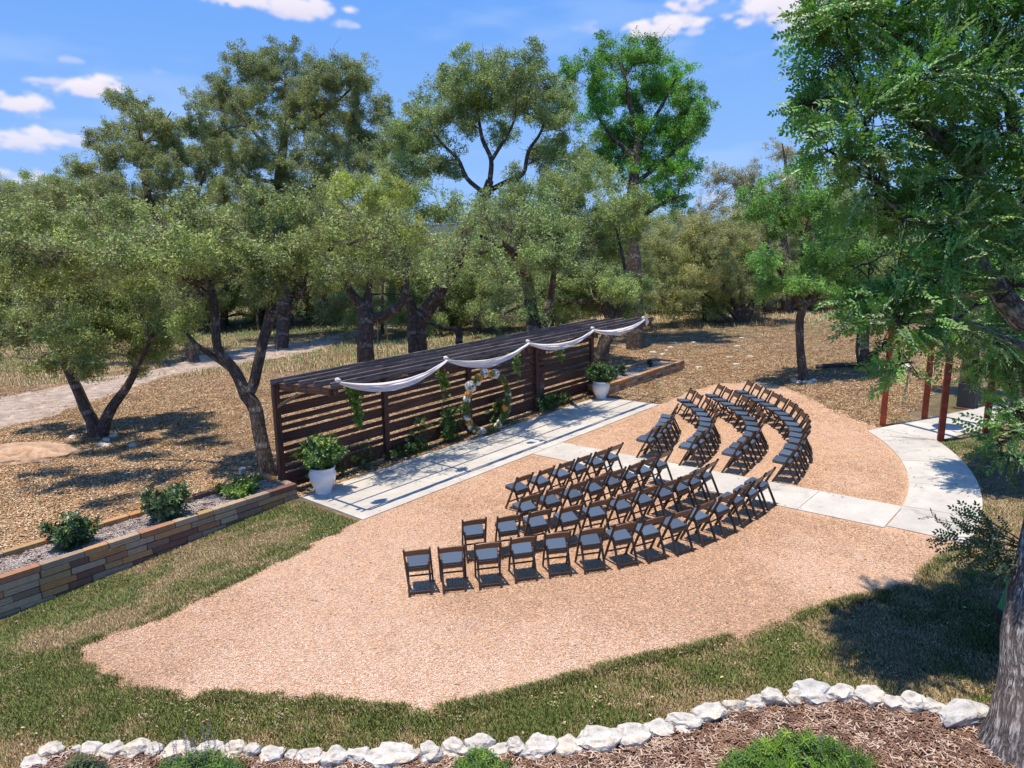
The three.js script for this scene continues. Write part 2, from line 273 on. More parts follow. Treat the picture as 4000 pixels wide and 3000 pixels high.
// ---------------------------------------------------------------- outlines on the ground (xz)
const ROCKS = [[-5.94, -7.64, 0.15, 0.07], [-5.83, -7.84, 0.13, 0.09], [-5.54, -7.85, 0.07, 0.07], [-5.36, -7.85, 0.13, 0.07], [-5.06, -7.79, 0.14, 0.09], [-4.76, -7.79, 0.16, 0.1], [-4.52, -7.77, 0.1, 0.08], [-4.23, -7.74, 0.15, 0.07], [-4.0, -7.72, 0.07, 0.06], [-3.78, -7.73, 0.14, 0.09], [-3.48, -7.67, 0.13, 0.09], [-3.23, -7.65, 0.1, 0.1], [-2.96, -7.55, 0.15, 0.08], [-2.73, -7.57, 0.08, 0.05], [-2.47, -7.51, 0.16, 0.08], [-2.2, -7.45, 0.14, 0.11], [-1.89, -7.47, 0.14, 0.08], [-1.47, -7.45, 0.26, 0.09], [-1.18, -7.49, 0.04, 0.02], [-1.03, -7.43, 0.13, 0.12], [-0.75, -7.52, 0.16, 0.09], [-0.44, -7.53, 0.16, 0.11], [-0.18, -7.47, 0.13, 0.05], [0.0, -7.47, 0.11, 0.11], [0.27, -7.45, 0.19, 0.11], [0.62, -7.47, 0.15, 0.09], [0.81, -7.58, 0.04, 0.04], [1.02, -7.55, 0.24, 0.12], [1.43, -7.58, 0.17, 0.11], [1.74, -7.7, 0.17, 0.08], [1.86, -7.68, 0.07, 0.05], [2.12, -7.78, 0.2, 0.1], [2.46, -7.93, 0.17, 0.11], [2.8, -8.03, 0.13, 0.1], [3.08, -8.08, 0.12, 0.09], [3.33, -8.13, 0.14, 0.15], [3.56, -8.11, 0.1, 0.1], [3.85, -8.23, 0.21, 0.12], [4.2, -8.17, 0.17, 0.1], [4.51, -8.09, 0.19, 0.1], [4.76, -7.96, 0.15, 0.09], [4.96, -7.91, 0.14, 0.12], [5.2, -7.86, 0.14, 0.08], [5.49, -7.64, 0.3, 0.12]];
const gravelEdge = [[-3.39, -15.08], [-4.04, -14.14], [-4.69, -13.11], [-5.3, -12.3], [-5.81, -11.49], [-6.3, -10.85], [-6.86, -10.48], [-7.09, -10.23], [-6.58, -9.75], [-6.21, -9.55], [-5.87, -9.24], [-5.33, -8.98], [-4.6, -8.82], [-4.14, -8.8], [-3.52, -8.68], [-3.03, -8.75], [-2.19, -8.43], [-1.73, -8.31], [-1.31, -8.32], [-0.69, -8.32], [-0.08, -8.52], [0.55, -8.72], [1.22, -8.98], [1.91, -9.2], [2.62, -9.38], [3.39, -9.68], [4.21, -10], [5.1, -10.4], [5.98, -10.69], [6.69, -11.01], [7.57, -11.7], [8.42, -12.28]];
const gravelBack = [[10.59, -21.44], [10.51, -22.89], [10.53, -24.83], [10.41, -26.26], [9.82, -27.59], [9.06, -27.52], [8.21, -27.75], [6.98, -26.54], [5.21, -24.61]];
const ragged = (line, amp, step = 0.12) => { const o = []; for (let i = 0; i + 1 < line.length; i++) { const a = line[i], b = line[i + 1], l = Math.hypot(b[0] - a[0], b[1] - a[1]), n = Math.max(1, Math.round(l / step)); for (let k = 0; k < n; k++) { const t = k / n, x = mix(a[0], b[0], t), z = mix(a[1], b[1], t), e = (fbm(x * 2.6 + 5, z * 2.6, 5) - 0.5) * 2 * amp; o.push([x + e * 0.7, z + e]); } } o.push(line[line.length - 1]); return o; };
const WALK = { u: 6.4, v: -0.8, r0: 10.03, r1: 11.42 };
const polar = (r, deg) => uv2xz(WALK.u + r * Math.sin(deg * Math.PI / 180), WALK.v + r * Math.cos(deg * Math.PI / 180));
const arc = (r, a, b, n = 8) => Array.from({ length: n + 1 }, (_, i) => polar(r, a + (b - a) * i / n));
const gravelPoly = [...ragged(gravelEdge, 0.13, 0.08), ...arc(10.7, -2, 39, 12), ...ragged(gravelBack, 0.2), uv2xz(12.5, -0.6), uv2xz(0.3, -0.6)];
const mulchPoly = [...ROCKS.map((r) => [r[0], r[1]]), [5.9, -7.9], [6.6, -8.0], [7.6, -7.6], [9.5, -7.2], [10, -2], [-9, -2], [-7.4, -6.6], [-6.3, -7.2]];
const upper = (t) => [12.95 + 0.905 * t, 6.9 + 0.42 * t], lower = (t) => [12.75 + 0.935 * t, 8.72 + 0.355 * t];
const upWalkPoly = [uv2xz(...upper(0)), uv2xz(...upper(16)), uv2xz(...lower(16)), uv2xz(...lower(0)), ...arc(WALK.r0, 33, 40, 3)];
function zone(x, z) {
  const [u, v] = xz2uv(x, z);
  if (u > -0.15 && u < 13.15 && v > -2.65 && v < 0.03) return 'hard';
  if (u > 5.8 && u < 7.28 && v >= 0 && v < 9.6) return 'hard';
  const r = Math.hypot(u - WALK.u, v - WALK.v), a = Math.atan2(u - WALK.u, v - WALK.v) * 57.2958;
  if (r > WALK.r0 - 0.04 && r < WALK.r1 + 0.04 && a > -3 && a < 40) return 'hard';
  if (inside(upWalkPoly, x, z)) return 'hard';
  if (u < 0.02 && u > -9 && v > -4.25 && v < -2.62) return 'planter';
  if (u > 12.9 && u < 19.4 && v > -4.2 && v < -2.5) return 'planter';
  const j = 0.16 * (fbm(x * 4.5, z * 3.3, 3) - 0.5);
  if (inside(gravelPoly, x + j, z + j)) return 'gravel';
  if (inside(mulchPoly, x, z)) return 'mulch';
  if (v > -2.62 && (u < 6 || x > 6) && (u < 0.1 || z > -16 || (x > 9 && v > 7.2))) return 'lawn';
  return 'litter';
}
const pathNear = [[-40, -14], [-30, -19], [-22, -24], [-18.8, -27.7], [-18.6, -32.6], [-18.1, -37.2], [-15.7, -39.3], [-13.7, -41], [-12.1, -43.1], [-11.5, -48], [-6, -58]];
const pathFar = [[-10, -58], [-14.7, -48.2], [-17.2, -48], [-19.3, -44.7], [-20.1, -39.1], [-22.3, -37], [-24.4, -33], [-32, -27], [-42, -20]];
const pathPoly = [...ragged(pathNear, 0.7, 0.4), ...ragged(pathFar, 0.8, 0.4)];

// ---------------------------------------------------------------- ground
const lawnGreen = (x, z) => {                              // 0 straw, 1 green: where the turf grows thick or thin
  const [u] = xz2uv(x, z), n = fbm(x * 0.55 + 31, z * 0.55, 4), m = fbm(x * 2.2, z * 2.2 + 9, 3);
  return clamp((n - 0.5) * 3.6 + (m - 0.5) * 2.0 + (u < 0 ? 0.50 : 0.36) + (x > 9 ? -0.28 : 0));
};
const groundMat = mat({ vertexColors: true, map: scaled(groundT, 1 / 3), bumpMap: scaled(litterT.bump, 1 / 2.3), bumpScale: 0.02, roughness: 1 });
{
  const xs = [], zs = [];
  for (let x = -46; x <= 46; x += 0.5) xs.push(x);
  for (let z = -62; z <= 2; z += 0.5) zs.push(z);
  let s = 1; for (let x = 46; x < 900; s *= 1.22) { x += s; xs.push(x); xs.unshift(-x); }
  s = 1; for (let z = 62; z < 900; s *= 1.22) { z += s; zs.unshift(-z); } s = 2; for (let z = 2; z < 500; s *= 1.5) { z += s; zs.push(z); }
  const pos = [], col = [], uv = [], idx = [];
  for (const z of zs) for (const x of xs) {
    pos.push(x, gy(x, z), z); uv.push(x, z);
    const zn = Math.hypot(x, z + 20) < 60 ? zone(x, z) : 'litter', n = fbm(x * 0.35, z * 0.35 + 7, 4), r = Math.hypot(x, z + 20);
    let c;
    if (zn === 'lawn') c = mix3([0.34, 0.26, 0.15], [0.19, 0.19, 0.07], lawnGreen(x, z));
    else {
      c = mix3([0.33, 0.205, 0.115], [0.42, 0.285, 0.17], n);
      const far = sstep(-34, -46, z) * (x < 4 ? 1 : 0.75); c = mix3(c, mix3([0.40, 0.34, 0.20], [0.20, 0.22, 0.08], sstep(0.42, 0.6, fbm(x * 0.14 + 2, z * 0.2, 3))), far);
      c = mix3(c, [0.085, 0.115, 0.075], sstep(90, 150, r));
    }
    col.push(...c);
  }
  const W = xs.length; for (let j = 0; j + 1 < zs.length; j++) for (let i = 0; i + 1 < W; i++) { const o = j * W + i; idx.push(o, o + W, o + 1, o + 1, o + W, o + W + 1); }
  const g = new THREE.BufferGeometry(); g.setAttribute('position', new THREE.Float32BufferAttribute(pos, 3)); g.setAttribute('uv', new THREE.Float32BufferAttribute(uv, 2)); g.setAttribute('color', new THREE.Float32BufferAttribute(col, 3)); g.setIndex(idx); g.computeVertexNormals();
  const o = new THREE.Mesh(g, groundMat); o.name = 'ground'; o.userData = { kind: 'structure', label: 'dry ground of leaf litter, turf and soil running back into low wooded hills' }; scene.add(o);
}
const structure = (name, geo, m, label) => { const o = new THREE.Mesh(geo, m); o.name = name; o.userData = { kind: 'structure', label }; scene.add(o); return o; };
structure('dirt_path', sheet(pathPoly, 0.012), mat({ color: new THREE.Color().setRGB(0.80, 0.64, 0.52), map: scaled(groundT, 1 / 2), bumpMap: scaled(gravelT.bump, 1 / 3), bumpScale: 0.02 }), 'pale bare dirt path winding behind the oaks');
structure('gravel_yard', sheet(gravelPoly, 0.014), mat({ color: new THREE.Color().setRGB(0.95, 0.975, 0.975), map: scaled(gravelT.map, 1 / 1.7), bumpMap: scaled(gravelT.bump, 1 / 1.7), bumpScale: 0.006, roughness: 0.95 }), 'pinkish tan crushed granite yard under the rows of chairs');
structure('mulch_bed', sheet(mulchPoly, 0.012), mat({ map: scaled(mulchT.map, 1 / 1.6), bumpMap: scaled(mulchT.bump, 1 / 1.6), bumpScale: 0.02 }), 'shredded bark mulch bed inside the white stone border');

// ---------------------------------------------------------------- concrete platform, aisle and walkway, panel by panel
{
  const cm = [0, 1, 2].map((i) => mat({ color: new THREE.Color().setRGB(0.93 + 0.03 * i, 0.92 + 0.03 * i, 0.885 + 0.03 * i), map: scaled(concreteT, 1 / 2.6), bumpMap: scaled(concreteB, 1 / 0.5), bumpScale: 0.0015, roughness: 0.9 }));
  const pave = (name, label, panels) => { const g = new THREE.Group(); g.name = name; g.userData = { kind: 'structure', label }; scene.add(g); panels.forEach((p, i) => { const o = new THREE.Mesh(sheet(p, 0.035, 0.1), cm[i % 3]); o.name = 'panel'; g.add(o); }); };
  const quadUV = (u0, u1, v0, v1) => [uv2xz(u0, v0), uv2xz(u1, v0), uv2xz(u1, v1), uv2xz(u0, v1)];
  const J = 0.006;
  pave('concrete_platform', 'long concrete platform in front of the slat wall', [0, 1, 2, 3].map((i) => quadUV(-0.02 + i * 3.21 + J, -0.02 + (i + 1) * 3.21 - J, -2.63, 0)));
  const vs = [0.012, 1.6, 3.05, 4.55, 6.05, 7.49, 9.205];
  pave('concrete_aisle', 'straight concrete aisle between the two blocks of chairs', vs.slice(1).map((v, i) => quadUV(5.86, 7.22, vs[i] + J, v - J)));
  const as = [-2.4, 4.9, 14.2, 24, 34.3], walk = as.slice(1).map((a, i) => [...arc(WALK.r0, as[i] + 0.04, a - 0.04), ...arc(WALK.r1, a - 0.04, as[i] + 0.04)]);
  walk.push([...arc(WALK.r0, 34.38, 40, 4), uv2xz(13.25, 7.05), uv2xz(...lower(0.0)), ...arc(WALK.r1, 34.6, 34.38, 1)]);
  const ts = [0.35, 1.9, 3.5, 5.1, 6.7, 8.3, 9.9, 11.5, 13.1, 14.7];
  ts.slice(1).forEach((t, i) => walk.push([uv2xz(...upper(ts[i] + J)), uv2xz(...upper(t - J)), uv2xz(...lower(t - J - 0.1)), uv2xz(...lower(Math.max(0.01, ts[i] + J - (i ? 0.1 : 0.34))))]));
  pave('curved_walkway', 'curved concrete walkway round the gravel yard leading off past the red posts', walk);
}

// ---------------------------------------------------------------- brick planters
const brickTones = [[0.47, 0.40, 0.31], [0.36, 0.31, 0.26], [0.52, 0.29, 0.13], [0.42, 0.24, 0.15], [0.22, 0.13, 0.11], [0.50, 0.43, 0.34], [0.45, 0.34, 0.19], [0.30, 0.22, 0.18], [0.55, 0.35, 0.19]];
const brickMats = brickTones.map((c, i) => mat({ color: new THREE.Color().setRGB(c[0] * 2.3, c[1] * 2.1, c[2] * 1.9), map: scaled(stoneT, 2.2 + 0.2 * i), bumpMap: scaled(stoneT, 2.2 + 0.2 * i), bumpScale: 0.008, roughness: 0.93 }));
const mortarMat = mat({ color: new THREE.Color().setRGB(0.24, 0.22, 0.20), map: stoneT });
const soilMat = mat({ map: scaled(mulchT.map, 1 / 1.2), color: new THREE.Color().setRGB(1.0, 0.98, 0.98), bumpMap: scaled(mulchT.bump, 1 / 1.2), bumpScale: 0.03 });
const brickGeos = Array.from({ length: 5 }, (_, i) => { const g = chamferBox(1, 1, 1, 0.05), p = g.attributes.position; for (let k = 0; k < p.count; k++) { const a = p.getX(k), b = p.getY(k), c = p.getZ(k); p.setXYZ(k, a + 0.02 * (hash(Math.round(a * 9), Math.round(b * 9), Math.round(c * 9) + i * 31) - 0.5), b + 0.10 * (hash(Math.round(a * 9) + 7, Math.round(b * 9), Math.round(c * 9) + i * 17) - 0.5), c + 0.06 * (hash(Math.round(a * 9) + 3, Math.round(b * 9) + 5, Math.round(c * 9) + i * 13) - 0.5)); } g.computeVertexNormals(); return g; });
function planter(label, u0, u1, v0, v1, top, bottoms, soilH, lens, long) {   // walls: front (v1), back (v0), ends; courses downwards from the top
  const base = at((u0 + u1) / 2, (v0 + v1) / 2, 0), t = thing('brick_planter', label, 'planter', base), T = 0.19, CH = 0.14;
  const tilt = Math.atan2(SLOPE * DIR[0], 1), yw = Math.atan2(-DIR[1], DIR[0]);
  const q = new THREE.Quaternion().setFromRotationMatrix(new THREE.Matrix4().makeBasis(new THREE.Vector3(DIR[0], SLOPE * DIR[0], DIR[1]).normalize(), new THREE.Vector3(-SLOPE, 1, 0).normalize(), new THREE.Vector3(DIR[0], SLOPE * DIR[0], DIR[1]).normalize().cross(new THREE.Vector3(-SLOPE, 1, 0).normalize())));
  const q90 = q.clone().multiply(yaw(Math.PI / 2));
  let last = -1;
  const lay = (a0, a1, fixed, across, low) => {
    for (let k = 0; k < 9; k++) {
      const h = top - CH * (k + 0.5); let s = a0 - (k % 2 ? 0.12 : 0) - rand() * 0.1;
      while (s < a1 - 0.05) {
        let l = lens[0] + (lens[1] - lens[0]) * rand() * (k === 0 ? 1 : 0.9); let e = s + l; if (a1 - e < 0.14) e = a1; const b = Math.max(a0, s); s = e;
        if (e - b < 0.05) continue;
        const mid = (b + Math.min(e, a1)) / 2, len = Math.min(e, a1) - b; if (h + CH / 2 < low(mid)) continue;
        let mi; do { mi = Math.floor(rand() * brickMats.length); } while (mi === last); last = mi;
        const o = new THREE.Mesh(brickGeos[Math.floor(rand() * 5)], brickMats[mi]), p = across ? at(fixed, mid, h) : at(mid, fixed, h); o.name = 'brick';
        o.position.copy(p).sub(base); o.position.x += rr(-0.008, 0.008) * NOR[0]; o.position.z += rr(-0.008, 0.008) * NOR[1]; o.quaternion.copy(across ? q90 : q); o.scale.set(len - 0.014, CH - 0.013, T * rr(0.95, 1.06)); t.add(o);
      }
    }
  };
  lay(u0, u1, v1 - T / 2, false, bottoms); lay(u0, u1, v0 + T / 2, false, () => top - 0.24);
  lay(v0 + T, v1 - T, u1 - T / 2, true, () => top - 0.4); if (!long) lay(v0 + T, v1 - T, u0 + T / 2, true, () => top - 0.5);
  const core = [beam(at(u0 + 0.03, v1 - T / 2, top - 0.46), at(u1 - 0.03, v1 - T / 2, top - 0.46), T - 0.045, 0.88), beam(at(u0 + 0.03, v0 + T / 2, top - 0.46), at(u1 - 0.03, v0 + T / 2, top - 0.46), T - 0.045, 0.88), beam(at(u1 - T / 2, v0 + T - 0.03, top - 0.46), at(u1 - T / 2, v1 - T + 0.03, top - 0.46), T - 0.045, 0.88)];
  part('mortar', mergeGeometries(core), mortarMat, t);
  part('soil', beam(at(u0, (v0 + v1) / 2, top - soilH - 0.2), at(u1 - T + 0.05, (v0 + v1) / 2, top - soilH - 0.2), v1 - v0 - 2 * T + 0.1, 0.4), soilMat, t);
  const chips = []; for (let i = 0; i < (u1 - u0) * 220; i++) { const u = rr(u0 + 0.1, u1 - T), v = rr(v0 + T, v1 - T); chips.push({ p: at(u, v, top - soilH + 0.012).sub(base), s: rr(0.6, 1.2), q: yaw(rr(0, 6.28)).multiply(new THREE.Quaternion().setFromAxisAngle(new THREE.Vector3(1, 0, 0), rr(-0.3, 0.3))), c: mix3([0.30, 0.24, 0.21], [0.62, 0.56, 0.52], rand()) }); }
  scatter('mulch', chipGeo, chipMat, chips, t);
  return t;
}
const chipGeo = (() => { const l = []; for (let i = 0; i < 7; i++) l.push(beam(new THREE.Vector3(rr(-0.08, 0.08), rr(0, 0.015), rr(-0.08, 0.08)), new THREE.Vector3(rr(-0.08, 0.08), rr(0, 0.025), rr(-0.08, 0.08)), rr(0.006, 0.014), 0.006, 0.001)); return mergeGeometries(l); })();
const chipMat = mat({ roughness: 0.95 });
planter('long brick planter with leafy shrubs ending at the slat wall and left white pot', -8.6, -0.04, -4.2, -2.66, 0.38, (u) => -0.5 * clamp(-u / 6.6) - 0.06, 0.13, [0.3, 0.85], true);
planter('low brick planter with small seedlings beyond the right white pot', 13.0, 19.3, -4.15, -2.55, 0.42, () => -0.02, 0.12, [0.28, 0.6], false);

// ---------------------------------------------------------------- slat wall with pergola roof
const darkWood = [[0.062, 0.032, 0.024], [0.05, 0.027, 0.021], [0.072, 0.039, 0.028]].map((c) => mat({ color: new THREE.Color().setRGB(c[0] * 4.2, c[1] * 3.4, c[2] * 3.1), map: scaled(woodT, 0.5, 2.2), bumpMap: scaled(woodT, 0.5, 2.2), bumpScale: 0.003, roughness: 0.72 }));
const greyWood = [[0.16, 0.14, 0.14], [0.13, 0.115, 0.115], [0.19, 0.165, 0.155]].map((c) => mat({ color: new THREE.Color().setRGB(c[0] * 3.4, c[1] * 3.4, c[2] * 3.4), map: scaled(woodT, 0.5, 2.2), bumpMap: scaled(woodT, 0.5, 2.2), bumpScale: 0.004, roughness: 0.85 }));
const brownWood = mat({ color: new THREE.Color().setRGB(0.34, 0.17, 0.10), map: scaled(woodT, 0.5, 2.2), bumpMap: scaled(woodT, 0.5, 2.2), bumpScale: 0.003, roughness: 0.8 });
const tanWood = mat({ color: new THREE.Color().setRGB(0.62, 0.42, 0.24), map: scaled(woodT, 0.5, 2.2), roughness: 0.8 });
const POSTS = [-0.1, 3.24, 6.58, 9.89, 13.2], WV = -3.27, FV = -0.73;
const roofH = (u, v) => 3.0 - 0.005 * u + (v - WV) / (FV - WV) * 0.13;
{
  const t = thing('pergola_wall', 'long dark brown slat wall with cantilevered pergola roof behind the concrete platform', 'pergola', at(6.5, WV, 0));
  for (const u of POSTS) {
    part('post', beam(at(u, WV, -0.15), at(u, WV, roofH(u, WV) - 0.15), 0.15, 0.15, 0.006, new THREE.Vector3(DIR[0], 0, DIR[1])), darkWood[0], t);
    part('cross_beam', beam(at(u + 0.1, WV - 0.12, roofH(u, WV) - 0.235), at(u + 0.1, FV + 0.03, roofH(u, FV) - 0.235), 0.05, 0.18), brownWood, t);
    part('brace', beam(at(u - 0.02, WV + 0.07, 2.28), at(u + 0.035, WV + 1.0, roofH(u, WV + 1) - 0.36), 0.045, 0.07), tanWood, t);
  }
  const SL = [[0.10, 0.50], [0.57, 0.69], [0.77, 1.03], [1.10, 1.22], [1.30, 1.56], [1.63, 1.75], [1.83, 1.96], [2.05, 2.29], [2.36, 2.46], [2.53, 2.63]];
  for (let b = 0; b < 4; b++) for (let k = 0; k < SL.length; k++) {
    const [h0, h1] = SL[k], j = rr(-0.012, 0.012) + (b % 2 ? 0.02 : 0);
    part('slat', beam(at(POSTS[b] + 0.078, WV - 0.03, (h0 + h1) / 2 + j), at(POSTS[b + 1] - 0.078, WV - 0.03, (h0 + h1) / 2 + j + rr(-0.01, 0.01)), 0.045, h1 - h0, 0.004), darkWood[(b + k) % 3], t);
  }
  for (let k = 0; k < 5; k++) { const v = mix(WV + 0.05, FV, k / 4); part('rafter', beam(at(-0.24 + 0.02 * k, v, roofH(0, v) - 0.072), at(13.45, v, roofH(13.45, v) - 0.072), 0.048, 0.14), greyWood[k % 3], t); }
  for (const u of POSTS) part('beam_end', beam(at(u + 0.02, FV - 0.16, roofH(u, FV) - 0.33), at(u + 0.02, FV - 0.16, roofH(u, FV) - 0.146), 0.09, 0.09, 0.004, new THREE.Vector3(DIR[0], 0, DIR[1])), brownWood, t);
}

// ---------------------------------------------------------------- white cloth in swags along the front rafter
{
  const clothMat = new THREE.MeshPhysicalMaterial({ color: new THREE.Color().setRGB(0.86, 0.85, 0.86), roughness: 0.85, side: THREE.DoubleSide, transmission: 0.25, thickness: 0 });
  const ties = [0.02, 3.3, 6.52, 9.7, 12.75], t = thing('fabric_drape', 'white cloth draped in swags along the front of the pergola roof', 'drape', at(6.5, FV, 2.8));
  const swag = (u0, u1, drop, seed) => {
    const nu = 44, nv = 22, pos = [], idx = [], r = rng(seed), ph = [r() * 6, r() * 6, r() * 6];
    for (let i = 0; i <= nu; i++) for (let j = 0; j <= nv; j++) {
      const s = i / nu, w = j / nv, bell = 4 * s * (1 - s), sm = Math.pow(bell, 0.75);
      const u = mix(u0, u1, s), top = roofH(u, FV) + 0.015;
      const h = top - drop * bell * (0.78 + 0.22 * w) - (0.045 + 0.085 * sm) * w - 0.01;
      const fold = (0.012 + 0.022 * sm) * Math.sin(w * 21 + ph[0] + s * 3) + 0.02 * sm * Math.sin(w * 9 + ph[1] - s * 4) + 0.012 * Math.sin(s * 30 + ph[2] + w * 4) * sm;
      const p = at(u, FV + 0.05 + 0.05 * sm + fold + 0.05 * Math.sin(w * Math.PI) * (1 - sm), h + 0.012 * Math.sin(w * 17 + s * 5)); pos.push(p.x, p.y, p.z);
    }
    for (let i = 0; i < nu; i++) for (let j = 0; j < nv; j++) { const o = i * (nv + 1) + j; idx.push(o, o + 1, o + nv + 1, o + 1, o + nv + 2, o + nv + 1); }
    const g = new THREE.BufferGeometry(); g.setAttribute('position', new THREE.Float32BufferAttribute(pos, 3)); g.setIndex(idx); g.computeVertexNormals(); return g;
  };
  for (let k = 0; k < 4; k++) part('swag', swag(ties[k] + 0.01, ties[k + 1] - 0.01, [0.34, 0.29, 0.28, 0.22][k], k + 3), clothMat, t);
  for (const u of ties) { const g = new THREE.TorusKnotGeometry(0.034, 0.022, 60, 8, 2, 3); g.scale(1, 0.8, 1.3); const p = at(u, FV + 0.02, roofH(u, FV) + 0.035); g.translate(p.x, p.y, p.z); part('knot', g, clothMat, t); }
  const tail = []; const r = rng(9); const pos = [], idx = [];
  for (let i = 0; i <= 12; i++) for (let j = 0; j <= 14; j++) { const s = i / 12, w = j / 14, p = at(12.86 + 0.14 * w + 0.05 * s, FV + 0.05 + 0.03 * Math.sin(w * 18 + s * 3), roofH(12.8, FV) + 0.02 - s * (0.30 - 0.12 * w)); pos.push(p.x, p.y, p.z); }
  for (let i = 0; i < 12; i++) for (let j = 0; j < 14; j++) { const o = i * 15 + j; idx.push(o, o + 1, o + 15, o + 1, o + 16, o + 15); }
  const g = new THREE.BufferGeometry(); g.setAttribute('position', new THREE.Float32BufferAttribute(pos, 3)); g.setIndex(idx); g.computeVertexNormals(); part('tail', g, clothMat, t);
}

// ---------------------------------------------------------------- chairs
const chairMat = mat({ color: new THREE.Color().setRGB(0.045, 0.028, 0.02), roughness: 0.48 });
const railMat = mat({ color: new THREE.Color().setRGB(0.11, 0.062, 0.038), roughness: 0.45 });
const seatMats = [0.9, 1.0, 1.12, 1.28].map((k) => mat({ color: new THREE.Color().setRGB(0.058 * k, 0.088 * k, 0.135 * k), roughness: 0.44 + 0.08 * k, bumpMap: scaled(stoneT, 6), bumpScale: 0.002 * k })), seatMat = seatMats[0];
const pinMat = mat({ color: new THREE.Color().setRGB(0.6, 0.58, 0.55), roughness: 0.35, metalness: 0.9 });
function makeChair() {
  const t = new THREE.Group(), add = (n, g, m, to = t) => { const o = new THREE.Mesh(g, m); o.name = n; to.add(o); return o; };
  const V = (x, y, z) => new THREE.Vector3(x, y, z), Z = V(0, 0, 1);
  for (const s of [-1, 1]) {
    const fr = mergeGeometries([beam(V(s * 0.205, 0.0, 0.235), V(s * 0.205, 0.775, -0.215), 0.030, 0.044, 0.006, Z), (() => { const c = new THREE.CylinderGeometry(0.022, 0.022, 0.0295, 12).toNonIndexed(); c.rotateZ(Math.PI / 2); c.translate(s * 0.205, 0.776, -0.2155); return c; })()]);
    const leg = add('front_leg', fr, chairMat);
    const rl = mergeGeometries([beam(V(s * 0.172, 0.0, -0.265), V(s * 0.172, 0.485, -0.055), 0.034, 0.042, 0.006, Z), (() => { const c = new THREE.CylinderGeometry(0.021, 0.021, 0.0335, 12).toNonIndexed(); c.rotateZ(Math.PI / 2); c.translate(s * 0.172, 0.487, -0.054); return c; })()]);
    add('rear_leg', rl, chairMat);
    const pin = new THREE.CylinderGeometry(0.008, 0.008, 0.008, 8); pin.rotateZ(Math.PI / 2); pin.translate(s * 0.219, 0.42, -0.0085); add('pin', pin, pinMat, leg);
    add('brace', beam(V(s * 0.189, 0.57, -0.10), V(s * 0.189, 0.40, 0.02), 0.008, 0.016, 0.002, Z), chairMat);
  }
  const arch = new THREE.Shape(); arch.moveTo(-0.192, -0.075); arch.quadraticCurveTo(0, -0.05, 0.192, -0.075); arch.lineTo(0.192, 0.044); arch.quadraticCurveTo(0, 0.078, -0.192, 0.044); arch.closePath();
  const rail = new THREE.ExtrudeGeometry(arch, { depth: 0.016, bevelEnabled: true, bevelSize: 0.004, bevelThickness: 0.004, bevelSegments: 2, curveSegments: 8 }); rail.translate(0, 0, -0.008); rail.rotateX(-0.526); rail.translate(0, 0.715, -0.181); add('back_rail', rail, railMat);
  const outline = new THREE.Shape(), a = 0.158, f = 0.19, d0 = -0.125, d1 = 0.25, r = 0.035;
  outline.moveTo(-a + r, d0); outline.lineTo(a - r, d0); outline.quadraticCurveTo(a, d0, a + 0.004, d0 + r); outline.lineTo(f, d1 - r); outline.quadraticCurveTo(f, d1, f - r, d1); outline.lineTo(-f + r, d1); outline.quadraticCurveTo(-f, d1, -f, d1 - r); outline.lineTo(-a - 0.004, d0 + r); outline.quadraticCurveTo(-a, d0, -a + r, d0);
  const pad = new THREE.ExtrudeGeometry(outline, { depth: 0.014, bevelEnabled: true, bevelSize: 0.012, bevelThickness: 0.010, bevelOffset: -0.016, bevelSegments: 3, curveSegments: 5 }); pad.rotateX(Math.PI / 2); pad.rotateX(-0.13);
  pad.translate(0, 0.470, 0.0);
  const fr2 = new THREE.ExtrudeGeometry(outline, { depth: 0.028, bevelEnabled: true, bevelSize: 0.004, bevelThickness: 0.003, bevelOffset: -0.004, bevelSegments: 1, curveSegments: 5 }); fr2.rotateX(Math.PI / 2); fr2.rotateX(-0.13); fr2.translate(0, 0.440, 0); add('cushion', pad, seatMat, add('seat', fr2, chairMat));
  add('rear_stretcher', beam(V(-0.162, 0.055, -0.241), V(0.162, 0.055, -0.241), 0.02, 0.046, 0.003), chairMat);
  add('rear_stretcher', beam(V(-0.162, 0.375, -0.105), V(0.162, 0.375, -0.105), 0.016, 0.040, 0.003), railMat);
  add('front_stretcher', beam(V(-0.195, 0.17, 0.136), V(0.195, 0.17, 0.136), 0.016, 0.028, 0.003), chairMat);
  return t;
}
